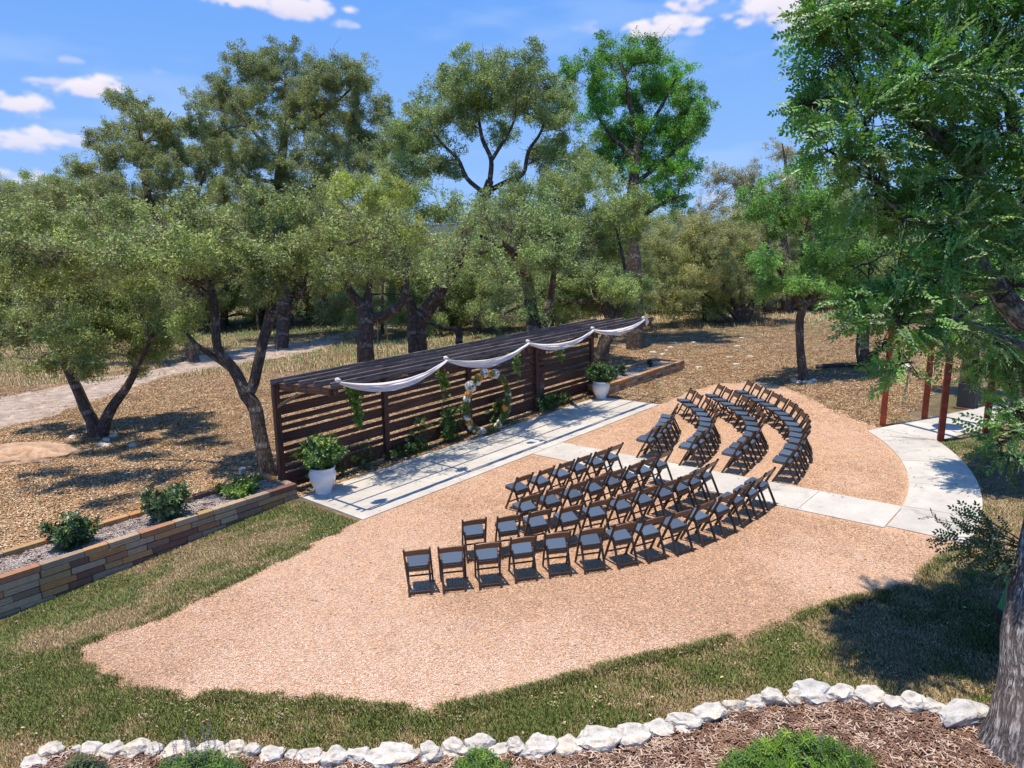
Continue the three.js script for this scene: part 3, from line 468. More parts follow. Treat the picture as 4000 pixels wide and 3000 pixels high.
{
  const proto = makeChair();
  const ROWS = {
    L: [[[2.65, 2.56], [3.3, 2.67], [3.95, 2.75], [4.56, 2.83], [5.16, 2.90], [5.73, 2.97]],
      [[1.79, 3.47], [2.38, 3.68], [2.96, 3.85], [3.56, 3.97], [4.13, 4.07], [4.71, 4.17], [5.29, 4.25], [5.87, 4.31]],
      [[0.17, 3.42], [0.68, 3.85], [1.23, 4.21], [1.79, 4.55], [2.37, 4.85], [2.98, 5.07], [3.57, 5.27], [4.13, 5.42], [4.66, 5.51], [5.2, 5.57], [5.76, 5.58]],
      [[-1.40, 3.56], [-0.93, 4.0], [-0.42, 4.40], [0.1, 4.78], [0.61, 5.17], [1.12, 5.55], [1.64, 5.91], [2.18, 6.21], [2.76, 6.46], [3.4, 6.65], [4.05, 6.77], [4.67, 6.83], [5.27, 6.86], [5.86, 6.85]]],
    R: [[[7.61, 2.95], [8.1, 2.92], [8.62, 2.80], [9.14, 2.63], [9.66, 2.43], [10.18, 2.19]],
      [[7.65, 4.24], [8.22, 4.16], [8.79, 4.03], [9.35, 3.86], [9.9, 3.64], [10.43, 3.35], [10.95, 2.98], [11.43, 2.55], [11.9, 2.06], [12.42, 1.5]],
      [[7.69, 5.44], [8.28, 5.37], [8.87, 5.29], [9.46, 5.18], [10.05, 4.98], [10.62, 4.69], [11.17, 4.33], [11.68, 3.91], [12.17, 3.47], [12.64, 2.99], [13.09, 2.48], [13.5, 1.97]],
      [[7.8, 6.70], [8.37, 6.62], [8.94, 6.51], [9.5, 6.38], [10.05, 6.20], [10.6, 5.97], [11.15, 5.66], [11.68, 5.31], [12.18, 4.92], [12.66, 4.50], [13.11, 4.05], [13.55, 3.58], [14.01, 3.09], [14.48, 2.58]]] };
  const rowName = ['front', 'second', 'third', 'back'], side = { L: 'planter-side block', R: 'red-post-side block' };
  const up = new THREE.Vector3(-SLOPE, 1, 0).normalize();
  for (const s of ['L', 'R']) ROWS[s].forEach((row, ri) => row.forEach(([u, v], i) => {
    const A = row[Math.max(0, i - 1)], B = row[Math.min(row.length - 1, i + 1)];
    let tx = B[0] - A[0], tv = B[1] - A[1]; const l = Math.hypot(tx, tv); tx /= l; tv /= l;
    const fu = tv, fv = -tx;                                // facing: across the row, towards the platform
    const f = new THREE.Vector3(fu * DIR[0] + fv * NOR[0], 0, fu * DIR[1] + fv * NOR[1]); f.applyAxisAngle(new THREE.Vector3(0, 1, 0), rr(-0.075, 0.075)); f.addScaledVector(up, -f.dot(up)).normalize();
    const o = proto.clone(); o.name = numbered('folding_chair');
    const [cx, cz] = uv2xz(u, v), [nu, nv] = xz2uv(cx * 0.986, cz * 0.986);
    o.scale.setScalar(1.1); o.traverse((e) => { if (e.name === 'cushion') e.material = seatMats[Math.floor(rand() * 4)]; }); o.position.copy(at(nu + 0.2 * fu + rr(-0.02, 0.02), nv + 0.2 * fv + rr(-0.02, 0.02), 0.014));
    o.quaternion.setFromRotationMatrix(new THREE.Matrix4().makeBasis(up.clone().cross(f), up, f));
    const fromAisle = s === 'L' ? row.length - 1 - i : i;
    tag(o, `black folding chair with slate blue seat, ${ordinal(fromAisle)} from the aisle, ${rowName[ri]} row, ${side[s]}`, 'chair', 'folding chairs in curved rows'); scene.add(o);
  }));
}

// trees: trunk and limb paths [x, y, z, radius ...] and leaf masses [x, y, z, half width, half height], metres
const TREES = [
  { n: "oak_tree", l: "low spreading oak with two trunks forming a V beside the flat boulder", g: "oaks and elms around the clearing", p: 0, d: 1, f: "oak", b: 0,
    L: [[-14.73,-0.93,-24.21,0.27,-14.84,-0.15,-24.31,0.22,-15.03,0.33,-24.41,0.21,-15.48,1.22,-24.59,0.17,-15.96,2.19,-24.78,0.1,-16.61,2.99,-24.95,0.06],[-14.68,-0.93,-24.21,0.24,-14.38,0.0,-24.35,0.19,-14.1,0.4,-24.43,0.18,-13.65,1.12,-24.57,0.15,-13.18,1.99,-24.75,0.1,-12.68,2.95,-24.94,0.06]],
    B: [[-17.29,3.29,-25.31,1.16,0.99],[-16.31,4.23,-25.79,1.34,1.0],[-14.87,4.54,-25.98,1.51,1.01],[-13.71,4.17,-26.27,1.54,1.02],[-12.63,3.21,-25.58,1.0,0.92],[-14.55,2.84,-25.95,1.53,0.94],[-15.08,2.82,-23.76,1.41,0.78],[-17.05,2.13,-24.69,0.98,0.73],[-13.99,2.08,-25.85,1.19,0.6],[-15.01,3.58,-25.43,1.33,0.83],[-18.44,2.73,-25.87,0.85,1.02],[-14.74,2.01,-23.8,0.95,0.47],[-11.66,2.95,-24.86,0.65,0.49],[-12.2,4.12,-24.55,0.96,0.8]] },
  { n: "oak_tree", l: "oak with forked leaning trunk at the end of the stone planter and slat wall", g: "oaks and elms around the clearing", p: 0, d: 1, f: "oak", b: 0,
    L: [[-6.65,-0.59,-18.54,0.24,-6.77,0.11,-18.66,0.2,-6.95,0.86,-18.81,0.19,-7.14,1.61,-18.96,0.19,-7.3,1.96,-19.03,0.2],[-7.3,1.96,-19.03,0.18,-7.63,2.61,-19.16,0.15,-7.97,3.18,-19.27,0.13,-8.06,3.86,-19.41,0.12,-8.16,4.49,-19.54,0.11,-8.3,5.06,-19.65,0.1],[-7.63,2.61,-19.16,0.11,-8.2,2.99,-19.23,0.09,-8.7,3.37,-19.31,0.06,-9.08,3.87,-19.41,0.03],[-7.25,1.96,-19.03,0.17,-7.08,2.26,-19.09,0.15,-6.88,3.19,-19.27,0.14,-6.64,4.13,-19.46,0.14,-6.53,4.84,-19.61,0.1,-6.39,5.59,-19.76,0.07,-6.51,6.34,-19.91,0.04],[-6.64,4.13,-19.46,0.1,-6.14,4.19,-19.48,0.08,-5.77,4.71,-19.58,0.05,-5.5,5.58,-19.76,0.03],[-6.53,4.84,-19.61,0.07,-6.9,5.59,-19.76,0.05,-7.4,6.35,-19.91,0.03],[-8.16,4.49,-19.54,0.09,-8.94,5.12,-19.66,0.075,-10.23,5.36,-20.27,0.06,-11.65,5.63,-20.53,0.045,-13.36,5.9,-20.99,0.02],[-6.4,5.22,-19.68,0.08,-5.63,5.58,-19.76,0.06,-4.43,5.95,-19.06,0.045,-3.43,6.17,-19.01,0.02]],
    B: [[-8.46,5.61,-19.84,0.77,0.64],[-7.72,5.1,-19.79,0.77,0.58],[-6.59,5.61,-18.87,0.73,0.61],[-5.98,5.11,-19.14,0.74,0.56],[-5.51,5.83,-19.4,0.62,0.62],[-6.63,6.35,-20.67,0.79,0.66],[-7.45,6.61,-20.45,0.78,0.59],[-7.9,6.34,-19.28,0.74,0.55],[-6.03,6.85,-20.56,0.78,0.65],[-8.64,4.67,-18.91,0.61,0.49],[-9.05,3.85,-19.62,0.51,0.51],[-6.55,4.77,-18.91,0.61,0.37],[-5.01,5.12,-18.75,0.48,0.48],[-8.98,5.21,-20.36,0.66,0.53],[-5.74,4.63,-19.03,0.49,0.31],[-13.97,6.45,-22.52,1.15,0.79],[-10.88,6.14,-19.27,0.99,0.68],[-11.34,5.86,-22.59,1.09,0.72],[-12.68,6.63,-19.12,0.85,0.49],[-9.33,6.12,-20.76,0.8,0.6],[-13.02,5.68,-18.88,0.97,0.67],[-15.13,5.14,-23.61,1.14,0.73],[-12.37,5.21,-21.23,0.89,0.58],[-12.93,6.92,-24.46,1.01,0.7],[-9.01,6.58,-18.83,0.78,0.5],[-12.51,4.94,-24.1,0.86,0.59],[-13.83,6.17,-18.61,0.95,0.65],[-14.67,5.17,-19.86,1.03,0.64],[-11.27,5.93,-16.87,0.76,0.54],[-11.77,5.66,-19.21,0.86,0.56],[-9.01,5.7,-16.43,0.69,0.48],[-8.08,5.68,-16.68,0.64,0.48],[-7.23,5.88,-16.75,0.64,0.48],[-14.36,4.79,-21.88,0.85,0.51],[-10.78,6.94,-18.45,0.7,0.47],[-7.76,6.64,-17.39,0.66,0.44],[-4.53,6.07,-18.48,0.95,0.71,0.3],[-3.74,6.61,-17.73,0.96,0.62,0.28],[-3.79,5.81,-19.52,1.0,0.69,0.28],[-4.17,5.27,-17.77,0.69,0.48,0.3],[-3.11,6.29,-19.31,0.92,0.62,0.28],[-4.98,6.92,-19.53,0.74,0.56,0.4],[-3.44,5.22,-18.78,0.73,0.42,0.28],[-2.77,5.56,-19.3,0.74,0.5,0.28]] },
  { n: "oak_tree", l: "tall thin oak leaning left with an open airy crown against the sky", g: "oaks and elms around the clearing", p: 1, d: 1.0, f: "oak", b: 0,
    L: [[-18.67,-1.1,-41.44,0.345,-19.07,-0.21,-41.59,0.299,-19.43,2.48,-42.13,0.287,-19.62,4.91,-42.62,0.276,-19.96,6.52,-42.95,0.265,-20.64,7.34,-43.11,0.241,-21.31,8.31,-43.31,0.23,-21.65,10.31,-43.71,0.196,-21.74,11.79,-44.01,0.161,-22.02,13.22,-44.29,0.103,-22.7,14.36,-44.52,0.046],[-21.31,8.31,-43.31,0.149,-22.54,8.7,-43.39,0.115,-23.36,9.52,-43.55,0.092,-24.72,10.34,-43.72,0.046],[-19.43,2.48,-42.13,0.207,-20.55,3.17,-42.27,0.184,-21.56,3.58,-42.36,0.161,-23.29,3.33,-42.31,0.115,-24.53,2.78,-42.19,0.069,-26.99,3.64,-42.37,0.034],[-19.96,6.52,-42.95,0.149,-18.7,8.39,-43.32,0.115,-18.13,10.27,-43.7,0.069],[-21.74,11.79,-44.01,0.081,-20.57,12.99,-44.25,0.057,-20.02,13.79,-44.41,0.023]],
    B: [[-24.05,14.75,-46.93,1.45,0.75],[-20.75,12.82,-41.88,1.19,0.78],[-23.99,12.8,-45.43,1.19,0.73],[-21.81,13.49,-46.04,1.03,0.68],[-22.57,10.98,-41.49,1.35,0.83],[-26.1,10.77,-45.21,1.13,0.62],[-21.63,10.78,-43.15,1.35,1.08],[-20.22,11.42,-44.32,1.27,1.22],[-21.79,8.94,-41.03,1.71,1.04],[-23.46,8.59,-41.14,1.56,1.17],[-25.42,8.9,-41.86,1.59,0.95],[-21.98,9.11,-45.7,1.73,1.33],[-18.58,8.58,-41.87,1.59,1.32],[-18.94,10.95,-45.09,1.3,1.27],[-28.27,7.76,-45.3,1.73,1.04],[-30.03,7.78,-45.36,1.73,0.92],[-23.99,12.11,-43.31,0.92,0.54],[-19.97,12.34,-43.41,1.08,0.92],[-22.02,11.94,-44.16,1.21,0.94],[-19.53,12.91,-45.58,1.02,1.02],[-19.68,9.85,-41.7,1.47,1.15],[-28.54,8.84,-44.63,1.3,0.73],[-25.0,9.93,-45.09,1.42,0.96]] },
  { n: "oak_tree", l: "broad dark crowned oak standing behind the slat wall and the forked oak", g: "oaks and elms around the clearing", p: 1, d: 1.0, f: "oak", b: 0,
    L: [[-15.0,-0.94,-45.55,0.46,-14.92,0.9,-45.9,0.391,-15.03,5.03,-46.73,0.368,-14.91,7.38,-47.2,0.345,-15.06,9.86,-47.7,0.345,-14.78,11.21,-47.97,0.299,-14.49,12.98,-48.33,0.23,-14.32,14.8,-48.69,0.161,-14.53,16.81,-49.1,0.069],[-14.78,11.21,-47.97,0.161,-16.23,12.7,-48.27,0.115,-17.71,14.48,-48.63,0.069,-18.6,15.67,-48.87,0.046],[-14.49,12.98,-48.33,0.138,-12.31,14.13,-48.56,0.092,-10.19,15.88,-48.91,0.057],[-14.99,8.56,-47.44,0.172,-12.66,9.72,-47.67,0.115,-10.54,11.46,-48.02,0.057],[-15.06,9.86,-47.7,0.149,-16.86,10.35,-47.8,0.092,-18.35,11.84,-48.1,0.069]],
    B: [[-19.53,16.16,-51.31,1.89,1.58],[-15.7,16.68,-46.05,1.69,1.18],[-15.27,17.48,-52.14,2.23,1.91],[-11.3,16.03,-46.27,1.98,1.7],[-9.66,16.09,-47.91,1.62,1.7],[-19.22,13.43,-49.14,1.83,1.83],[-17.48,14.65,-51.39,2.23,1.91],[-13.51,13.68,-47.42,2.06,1.76],[-12.09,13.98,-51.3,2.23,1.91],[-9.37,13.56,-48.74,1.36,1.81],[-17.29,11.11,-46.73,1.76,1.76],[-14.95,11.37,-46.81,2.05,1.76],[-12.08,10.96,-45.81,2.01,1.72],[-9.64,10.86,-45.15,1.7,1.7],[-16.05,8.74,-45.18,1.72,1.43],[-14.23,9.22,-48.81,2.16,1.7],[-12.26,9.33,-50.83,1.93,1.61],[-18.08,9.61,-45.44,1.43,1.43],[-18.57,13.97,-45.58,1.01,1.13],[-16.65,16.61,-52.23,1.93,1.6],[-12.96,15.36,-49.02,1.81,1.51],[-10.36,14.59,-48.04,1.78,1.66],[-8.09,14.08,-46.83,0.98,1.16],[-9.15,11.81,-48.71,1.4,1.52],[-20.75,12.43,-50.35,1.26,1.38],[-14.98,8.84,-47.2,1.79,1.37]] },
  { n: "oak_tree", l: "yellow green oak carrying a rope swing behind the slat wall", g: "oaks and elms around the clearing", p: 2, d: 1, f: "oak", b: 0,
    L: [[-6.2,-0.57,-30.34,0.42,-6.24,1.23,-30.66,0.36,-6.27,2.42,-30.9,0.34,-6.36,3.16,-31.05,0.33],[-6.36,3.16,-31.05,0.24,-6.86,3.72,-31.16,0.2,-7.32,4.52,-31.32,0.13,-7.45,5.71,-31.56,0.07,-7.33,7.1,-31.84,0.03],[-6.27,2.72,-30.96,0.24,-5.56,2.87,-30.99,0.22,-4.84,3.4,-31.1,0.18,-4.53,4.29,-31.28,0.12,-4.71,5.68,-31.56,0.07,-5.3,7.48,-31.92,0.03],[-6.36,3.16,-31.05,0.2,-6.15,4.31,-31.28,0.14,-6.33,5.9,-31.6,0.08]],
    B: [[-7.48,6.9,-31.58,1.21,1.21],[-6.25,7.81,-30.72,1.17,0.97],[-5.49,8.15,-33.24,1.26,1.05],[-6.65,5.72,-30.23,1.16,0.97],[-5.72,6.09,-31.62,1.21,1.01],[-4.64,6.49,-32.69,1.04,1.04],[-7.51,4.57,-30.28,0.98,0.78],[-6.48,4.68,-32.02,1.03,0.72],[-5.13,4.95,-32.69,1.05,0.84],[-7.4,8.52,-32.5,0.82,0.61]] },
  { n: "oak_tree", l: "thick trunked oak with bare crooked limbs under its high crown behind the slat wall", g: "oaks and elms around the clearing", p: 4, d: 0.85, f: "oak", b: 0,
    L: [[-4.5,-0.49,-33.41,0.55,-4.44,1.18,-33.71,0.47,-4.48,2.05,-33.89,0.44,-4.21,2.59,-34.0,0.42],[-4.54,2.16,-33.91,0.3,-4.87,3.15,-34.11,0.25,-5.36,4.35,-34.35,0.18,-5.61,6.53,-34.79,0.1,-5.36,8.7,-35.23,0.04],[-4.21,2.59,-34.0,0.36,-3.42,3.57,-34.19,0.32,-2.62,5.19,-34.52,0.3,-1.94,6.92,-34.87,0.28,-1.14,8.11,-35.11,0.27,-0.96,8.87,-35.26,0.2],[-0.96,8.87,-35.26,0.14,-0.86,9.85,-35.46,0.115,-1.29,10.84,-35.65,0.1,-1.54,12.15,-35.92,0.06,-1.97,13.46,-36.18,0.03],[-1.14,8.33,-35.15,0.14,-0.14,8.82,-35.25,0.12,0.64,9.18,-35.32,0.11,0.92,10.27,-35.54,0.09,1.55,11.13,-35.71,0.07,1.79,12.33,-35.96,0.045,1.36,13.42,-36.18,0.03],[-1.14,8.22,-35.13,0.13,-2.02,8.99,-35.28,0.11,-2.46,9.87,-35.46,0.09,-3.23,10.64,-35.62,0.065,-3.88,11.52,-35.79,0.04],[-0.86,9.85,-35.46,0.1,-0.34,10.61,-35.61,0.09,0.23,11.69,-35.83,0.06,0.36,13.22,-36.13,0.03]],
    B: [[-3.2,13.52,-37.49,1.15,0.92],[-1.87,13.49,-34.42,1.26,1.01],[-0.85,14.03,-36.0,1.32,1.01],[0.46,13.72,-34.66,1.27,1.02],[1.42,13.53,-37.74,1.16,1.16],[-2.59,11.78,-34.92,0.99,0.74],[-1.09,12.43,-35.77,1.32,0.97],[0.49,12.75,-38.28,1.42,1.04],[1.87,12.16,-37.5,1.16,1.07],[-4.25,11.28,-37.88,1.08,0.85],[-5.08,11.17,-35.51,1.1,1.1],[-5.34,9.79,-35.39,1.11,1.11],[-4.02,9.55,-36.43,1.14,0.78],[2.32,10.35,-35.46,1.02,0.8],[-4.79,7.99,-34.14,1.3,1.08],[-3.33,7.57,-34.57,1.32,1.1],[-1.74,6.88,-33.27,1.27,1.06],[2.84,11.14,-35.16,0.87,0.87],[-4.59,12.68,-38.22,0.85,0.85],[-4.95,10.47,-37.65,1.18,0.94],[-3.49,12.05,-36.47,0.99,0.81],[-3.13,9.77,-35.44,1.11,0.89],[-2.16,12.66,-35.3,1.09,0.87],[-0.19,12.84,-34.21,1.05,0.84],[1.09,11.73,-34.81,1.08,0.86],[2.32,13.23,-37.4,0.92,0.92],[3.04,12.85,-37.71,0.84,0.93],[3.04,9.63,-34.79,1.0,0.87],[1.83,10.3,-36.83,1.01,0.78],[-5.98,11.06,-36.93,0.83,1.01],[-5.72,8.55,-36.07,1.14,1.0],[-0.23,11.15,-36.45,0.91,0.59],[-2.07,11.46,-36.95,0.83,0.51]] },
  { n: "elm_tree", l: "vivid green tall tree rising behind the oaks beyond the wall", g: "oaks and elms around the clearing", p: 3, d: 1.1, f: "oak", b: 0,
    L: [[6.62,-0.02,-37.59,0.5,6.62,4.02,-38.36,0.42,6.55,6.94,-38.95,0.36,6.62,8.89,-39.34,0.3,6.94,11.07,-39.78,0.22,6.47,13.27,-40.22,0.14,6.12,15.22,-40.62,0.05],[6.62,8.89,-39.34,0.15,8.17,10.09,-39.58,0.1,9.68,11.53,-39.87,0.06],[6.94,11.07,-39.78,0.15,8.21,13.01,-40.17,0.1,8.97,14.46,-40.46,0.04],[6.55,6.94,-38.95,0.18,8.15,7.9,-39.14,0.1,9.4,8.37,-39.24,0.04],[6.69,10.35,-39.64,0.14,5.21,11.82,-39.93,0.09,4.24,13.78,-40.33,0.04]],
    B: [[4.18,14.37,-39.83,1.22,1.1],[5.89,15.94,-41.68,1.52,1.14],[7.31,15.73,-39.74,1.45,0.92],[4.97,13.03,-40.11,1.49,1.24],[6.94,14.12,-41.61,1.79,1.54],[8.65,14.28,-41.28,1.52,1.27],[9.35,13.01,-39.25,1.11,1.11],[6.0,11.6,-41.89,1.57,1.31],[7.57,11.65,-40.57,1.77,1.26],[9.27,11.59,-40.25,1.4,1.15],[9.61,12.02,-37.78,0.61,0.84],[8.21,9.74,-39.73,1.5,1.05],[9.14,9.72,-38.39,0.87,0.87],[6.56,9.69,-40.27,1.52,1.27],[7.62,8.26,-39.05,1.24,0.82],[9.27,8.16,-40.62,0.85,0.57],[5.03,10.44,-40.32,1.26,1.26],[3.38,15.32,-41.97,0.77,0.67]] },
  { n: "oak_tree", l: "grey green rounded oak with curved trunk just past the far end of the slat wall", g: "oaks and elms around the clearing", p: 4, d: 1.15, f: "oak", b: 0,
    L: [[3.88,-0.13,-30.54,0.36,4.03,1.52,-30.72,0.29,4.32,1.97,-30.81,0.27,4.4,2.41,-30.9,0.25,3.97,3.41,-31.1,0.22,3.37,4.4,-31.3,0.17,2.57,5.41,-31.5,0.12,1.98,6.8,-31.78,0.06],[4.4,2.41,-30.9,0.17,4.88,3.4,-31.1,0.13,5.0,4.78,-31.38,0.08,4.61,6.58,-31.74,0.04],[3.97,3.41,-31.1,0.14,2.35,3.42,-31.1,0.12,0.94,4.03,-31.23,0.08,-0.06,5.04,-31.43,0.04]],
    B: [[-0.84,6.82,-31.17,1.19,0.99],[0.59,7.84,-32.58,1.44,1.24],[2.06,8.46,-33.09,1.46,1.25],[3.56,8.48,-33.46,1.48,1.27],[4.53,7.34,-31.28,1.19,1.19],[-0.28,5.2,-32.86,1.48,1.16],[1.43,6.02,-33.13,1.7,1.27],[3.06,6.4,-32.47,1.66,1.24],[4.67,5.56,-33.48,1.29,1.07],[0.35,3.71,-33.02,1.29,0.86],[1.96,4.22,-31.34,1.62,1.01],[3.59,4.2,-31.38,1.42,0.91],[4.58,4.08,-29.87,0.97,0.78],[5.76,5.97,-32.99,0.85,1.06],[1.41,2.97,-32.8,1.07,0.64],[-0.39,2.87,-30.9,0.91,0.5],[3.24,3.25,-31.85,1.25,0.62],[5.12,3.01,-31.92,0.94,0.52],[5.97,4.33,-32.23,0.73,0.83]] },
  { n: "oak_tree", l: "dark trunked oak half hidden by leaves behind the middle of the slat wall", g: "oaks and elms around the clearing", p: 4, d: 0.75, f: "oak", b: 0,
    L: [[0.72,-0.27,-24.8,0.34,0.75,2.75,-25.36,0.27,0.73,3.89,-25.59,0.24,0.42,5.1,-24.3,0.18,-0.19,5.88,-22.93,0.12,-0.86,6.16,-21.45,0.05],[0.89,-0.26,-24.8,0.22,1.12,3.07,-25.42,0.18,1.43,4.05,-25.62,0.14,1.52,5.39,-24.36,0.06],[-0.19,5.88,-22.93,0.08,-1.45,5.49,-21.83,0.05,-2.1,5.24,-21.27,0.02],[0.73,3.89,-25.59,0.1,-0.07,3.62,-25.02,0.07,-0.56,3.31,-24.96,0.02]],
    B: [[0.11,6.45,-22.88,0.88,0.73],[1.05,6.77,-24.19,0.92,0.77],[0.55,5.58,-23.03,0.89,0.74],[-0.62,5.74,-22.73,0.73,0.58],[1.32,5.26,-23.66,0.76,0.61],[0.26,4.47,-24.43,0.79,0.55],[-1.4,6.04,-21.38,1.09,0.68,0.3],[-0.74,6.73,-22.46,1.14,0.71,0.3],[-1.89,5.52,-20.55,0.93,0.56,0.28],[-0.32,5.08,-21.29,0.96,0.55,0.3],[0.41,6.31,-23.44,1.2,0.75,0.3],[-0.15,3.4,-24.86,0.68,0.36],[0.76,3.59,-25.32,0.66,0.36],[-2.29,5.01,-20.44,0.79,0.48,0.3],[2.09,5.7,-23.78,0.76,0.61]] },
  { n: "juniper_tree", l: "many stemmed bushy tree fanning out at the far edge of the clearing", g: "oaks and elms around the clearing", p: 5, d: 1, f: "oak", b: 0,
    L: [[15.16,0.35,-45.93,0.3,14.63,1.75,-46.16,0.2,13.74,3.24,-46.46,0.1,12.86,5.02,-46.82,0.04],[15.28,0.36,-45.93,0.3,15.68,1.89,-46.19,0.2,16.45,3.21,-46.45,0.1,16.77,4.68,-46.75,0.04],[15.1,0.35,-45.93,0.2,14.17,1.52,-46.11,0.14,12.83,2.36,-46.28,0.08,11.63,3.26,-46.46,0.03],[15.34,0.36,-45.93,0.22,15.08,2.04,-46.22,0.16,14.96,4.11,-46.63,0.06],[14.92,0.34,-45.93,0.2,13.72,1.17,-46.04,0.12,12.52,1.78,-46.16,0.05]],
    B: [[12.09,4.72,-47.29,1.83,1.52],[13.22,5.9,-45.12,1.73,1.45],[15.53,4.7,-46.64,1.8,1.5],[13.12,3.6,-45.41,1.76,1.18],[15.09,3.18,-44.63,1.74,0.93],[10.97,3.07,-44.93,1.46,1.17],[9.39,4.78,-46.02,1.78,1.78],[9.55,2.5,-45.01,1.46,1.17],[16.9,3.56,-45.27,1.47,1.17],[8.27,2.55,-44.43,1.16,0.87],[14.94,7.06,-47.09,1.2,1.2],[11.85,6.5,-46.63,1.19,1.19]] },
  { n: "elm_tree", l: "slender straight trunked tree with stones round its foot in the dry clearing", g: "oaks and elms around the clearing", p: 6, d: 1.2, f: "oak", b: 0,
    L: [[11.47,0.19,-27.13,0.22,11.35,1.11,-27.27,0.165,11.29,2.0,-27.45,0.155,11.37,2.89,-27.63,0.15,11.42,3.38,-27.73,0.155],[11.42,3.38,-27.73,0.15,10.97,3.96,-27.84,0.12,10.44,4.85,-28.02,0.07,9.91,5.92,-28.24,0.03],[11.43,3.38,-27.73,0.15,11.91,3.95,-27.84,0.12,12.43,4.83,-28.02,0.07,12.62,5.89,-28.23,0.03],[11.4,3.38,-27.73,0.12,11.43,4.48,-27.95,0.1,11.36,6.26,-28.31,0.05]],
    B: [[10.02,6.28,-28.63,0.92,0.92],[10.92,6.98,-28.71,1.1,0.91],[11.59,6.76,-27.66,1.06,0.88],[13.51,6.07,-29.42,0.94,0.94],[9.22,5.08,-26.64,0.69,0.69],[10.7,5.38,-27.86,1.08,0.9],[11.8,5.2,-27.46,1.06,0.88],[10.07,4.25,-27.65,0.81,0.45],[11.07,4.37,-26.83,1.04,0.52],[13.4,4.6,-28.92,0.75,0.75],[13.35,5.53,-27.8,0.71,0.89],[10.33,7.94,-27.32,0.86,0.69],[12.24,7.87,-28.96,0.92,0.73],[9.17,7.29,-27.36,0.69,0.69],[13.56,3.74,-27.93,0.73,0.73]] },
  { n: "oak_tree", l: "pale sparse half bare oak behind the bushy tree", g: "oaks and elms around the clearing", p: 7, d: 0.6, f: "oak", b: 0,
    L: [[19.46,0.54,-49.95,0.4,19.34,4.56,-50.71,0.3,19.21,8.08,-51.42,0.22,19.56,10.32,-51.87,0.14,19.26,12.57,-52.32,0.04],[19.21,8.08,-51.42,0.14,17.59,9.38,-51.68,0.08,15.97,10.36,-51.88,0.03]],
    B: [[14.79,9.68,-51.09,1.45,1.16],[17.05,9.89,-52.12,1.81,1.18],[19.96,12.31,-54.14,1.22,1.15],[18.36,8.48,-52.8,2.01,1.34],[20.08,9.97,-51.47,1.62,1.3],[14.67,8.19,-52.72,1.34,1.17],[13.14,7.2,-51.82,1.32,0.99]] },
  { n: "elm_tree", l: "large near elm with pale lichen streaked furrowed trunk beside the white stone border", g: "oaks and elms around the clearing", p: 8, d: 0.68, f: "elm", b: 1,
    L: [[5.73,-0.05,-7.04,0.5,5.87,0.43,-7.24,0.35,6.03,0.71,-7.5,0.27,6.19,1.19,-7.8,0.25,6.43,1.7,-8.11,0.235,6.71,2.24,-8.42,0.22,7.18,3.43,-8.97,0.2,7.31,4.73,-9.33,0.17,7.02,6.07,-9.6,0.12,6.73,7.4,-9.87,0.08,6.37,8.71,-10.03,0.05,6.05,9.99,-10.19,0.03],[6.82,4.85,-9.36,0.15,5.99,5.71,-9.33,0.11,5.22,6.18,-9.22,0.08,4.64,6.54,-9.29,0.03],[6.65,6.18,-9.62,0.12,5.77,7.07,-9.6,0.08,4.88,7.63,-9.51,0.05,4.25,7.9,-9.46,0.02],[6.52,7.52,-10.0,0.1,5.42,8.31,-9.85,0.06,4.66,8.73,-9.73,0.03],[6.79,4.52,-9.09,0.05,5.85,4.91,-8.96,0.035,5.15,5.04,-8.89,0.025,4.68,4.99,-8.87,0.012]],
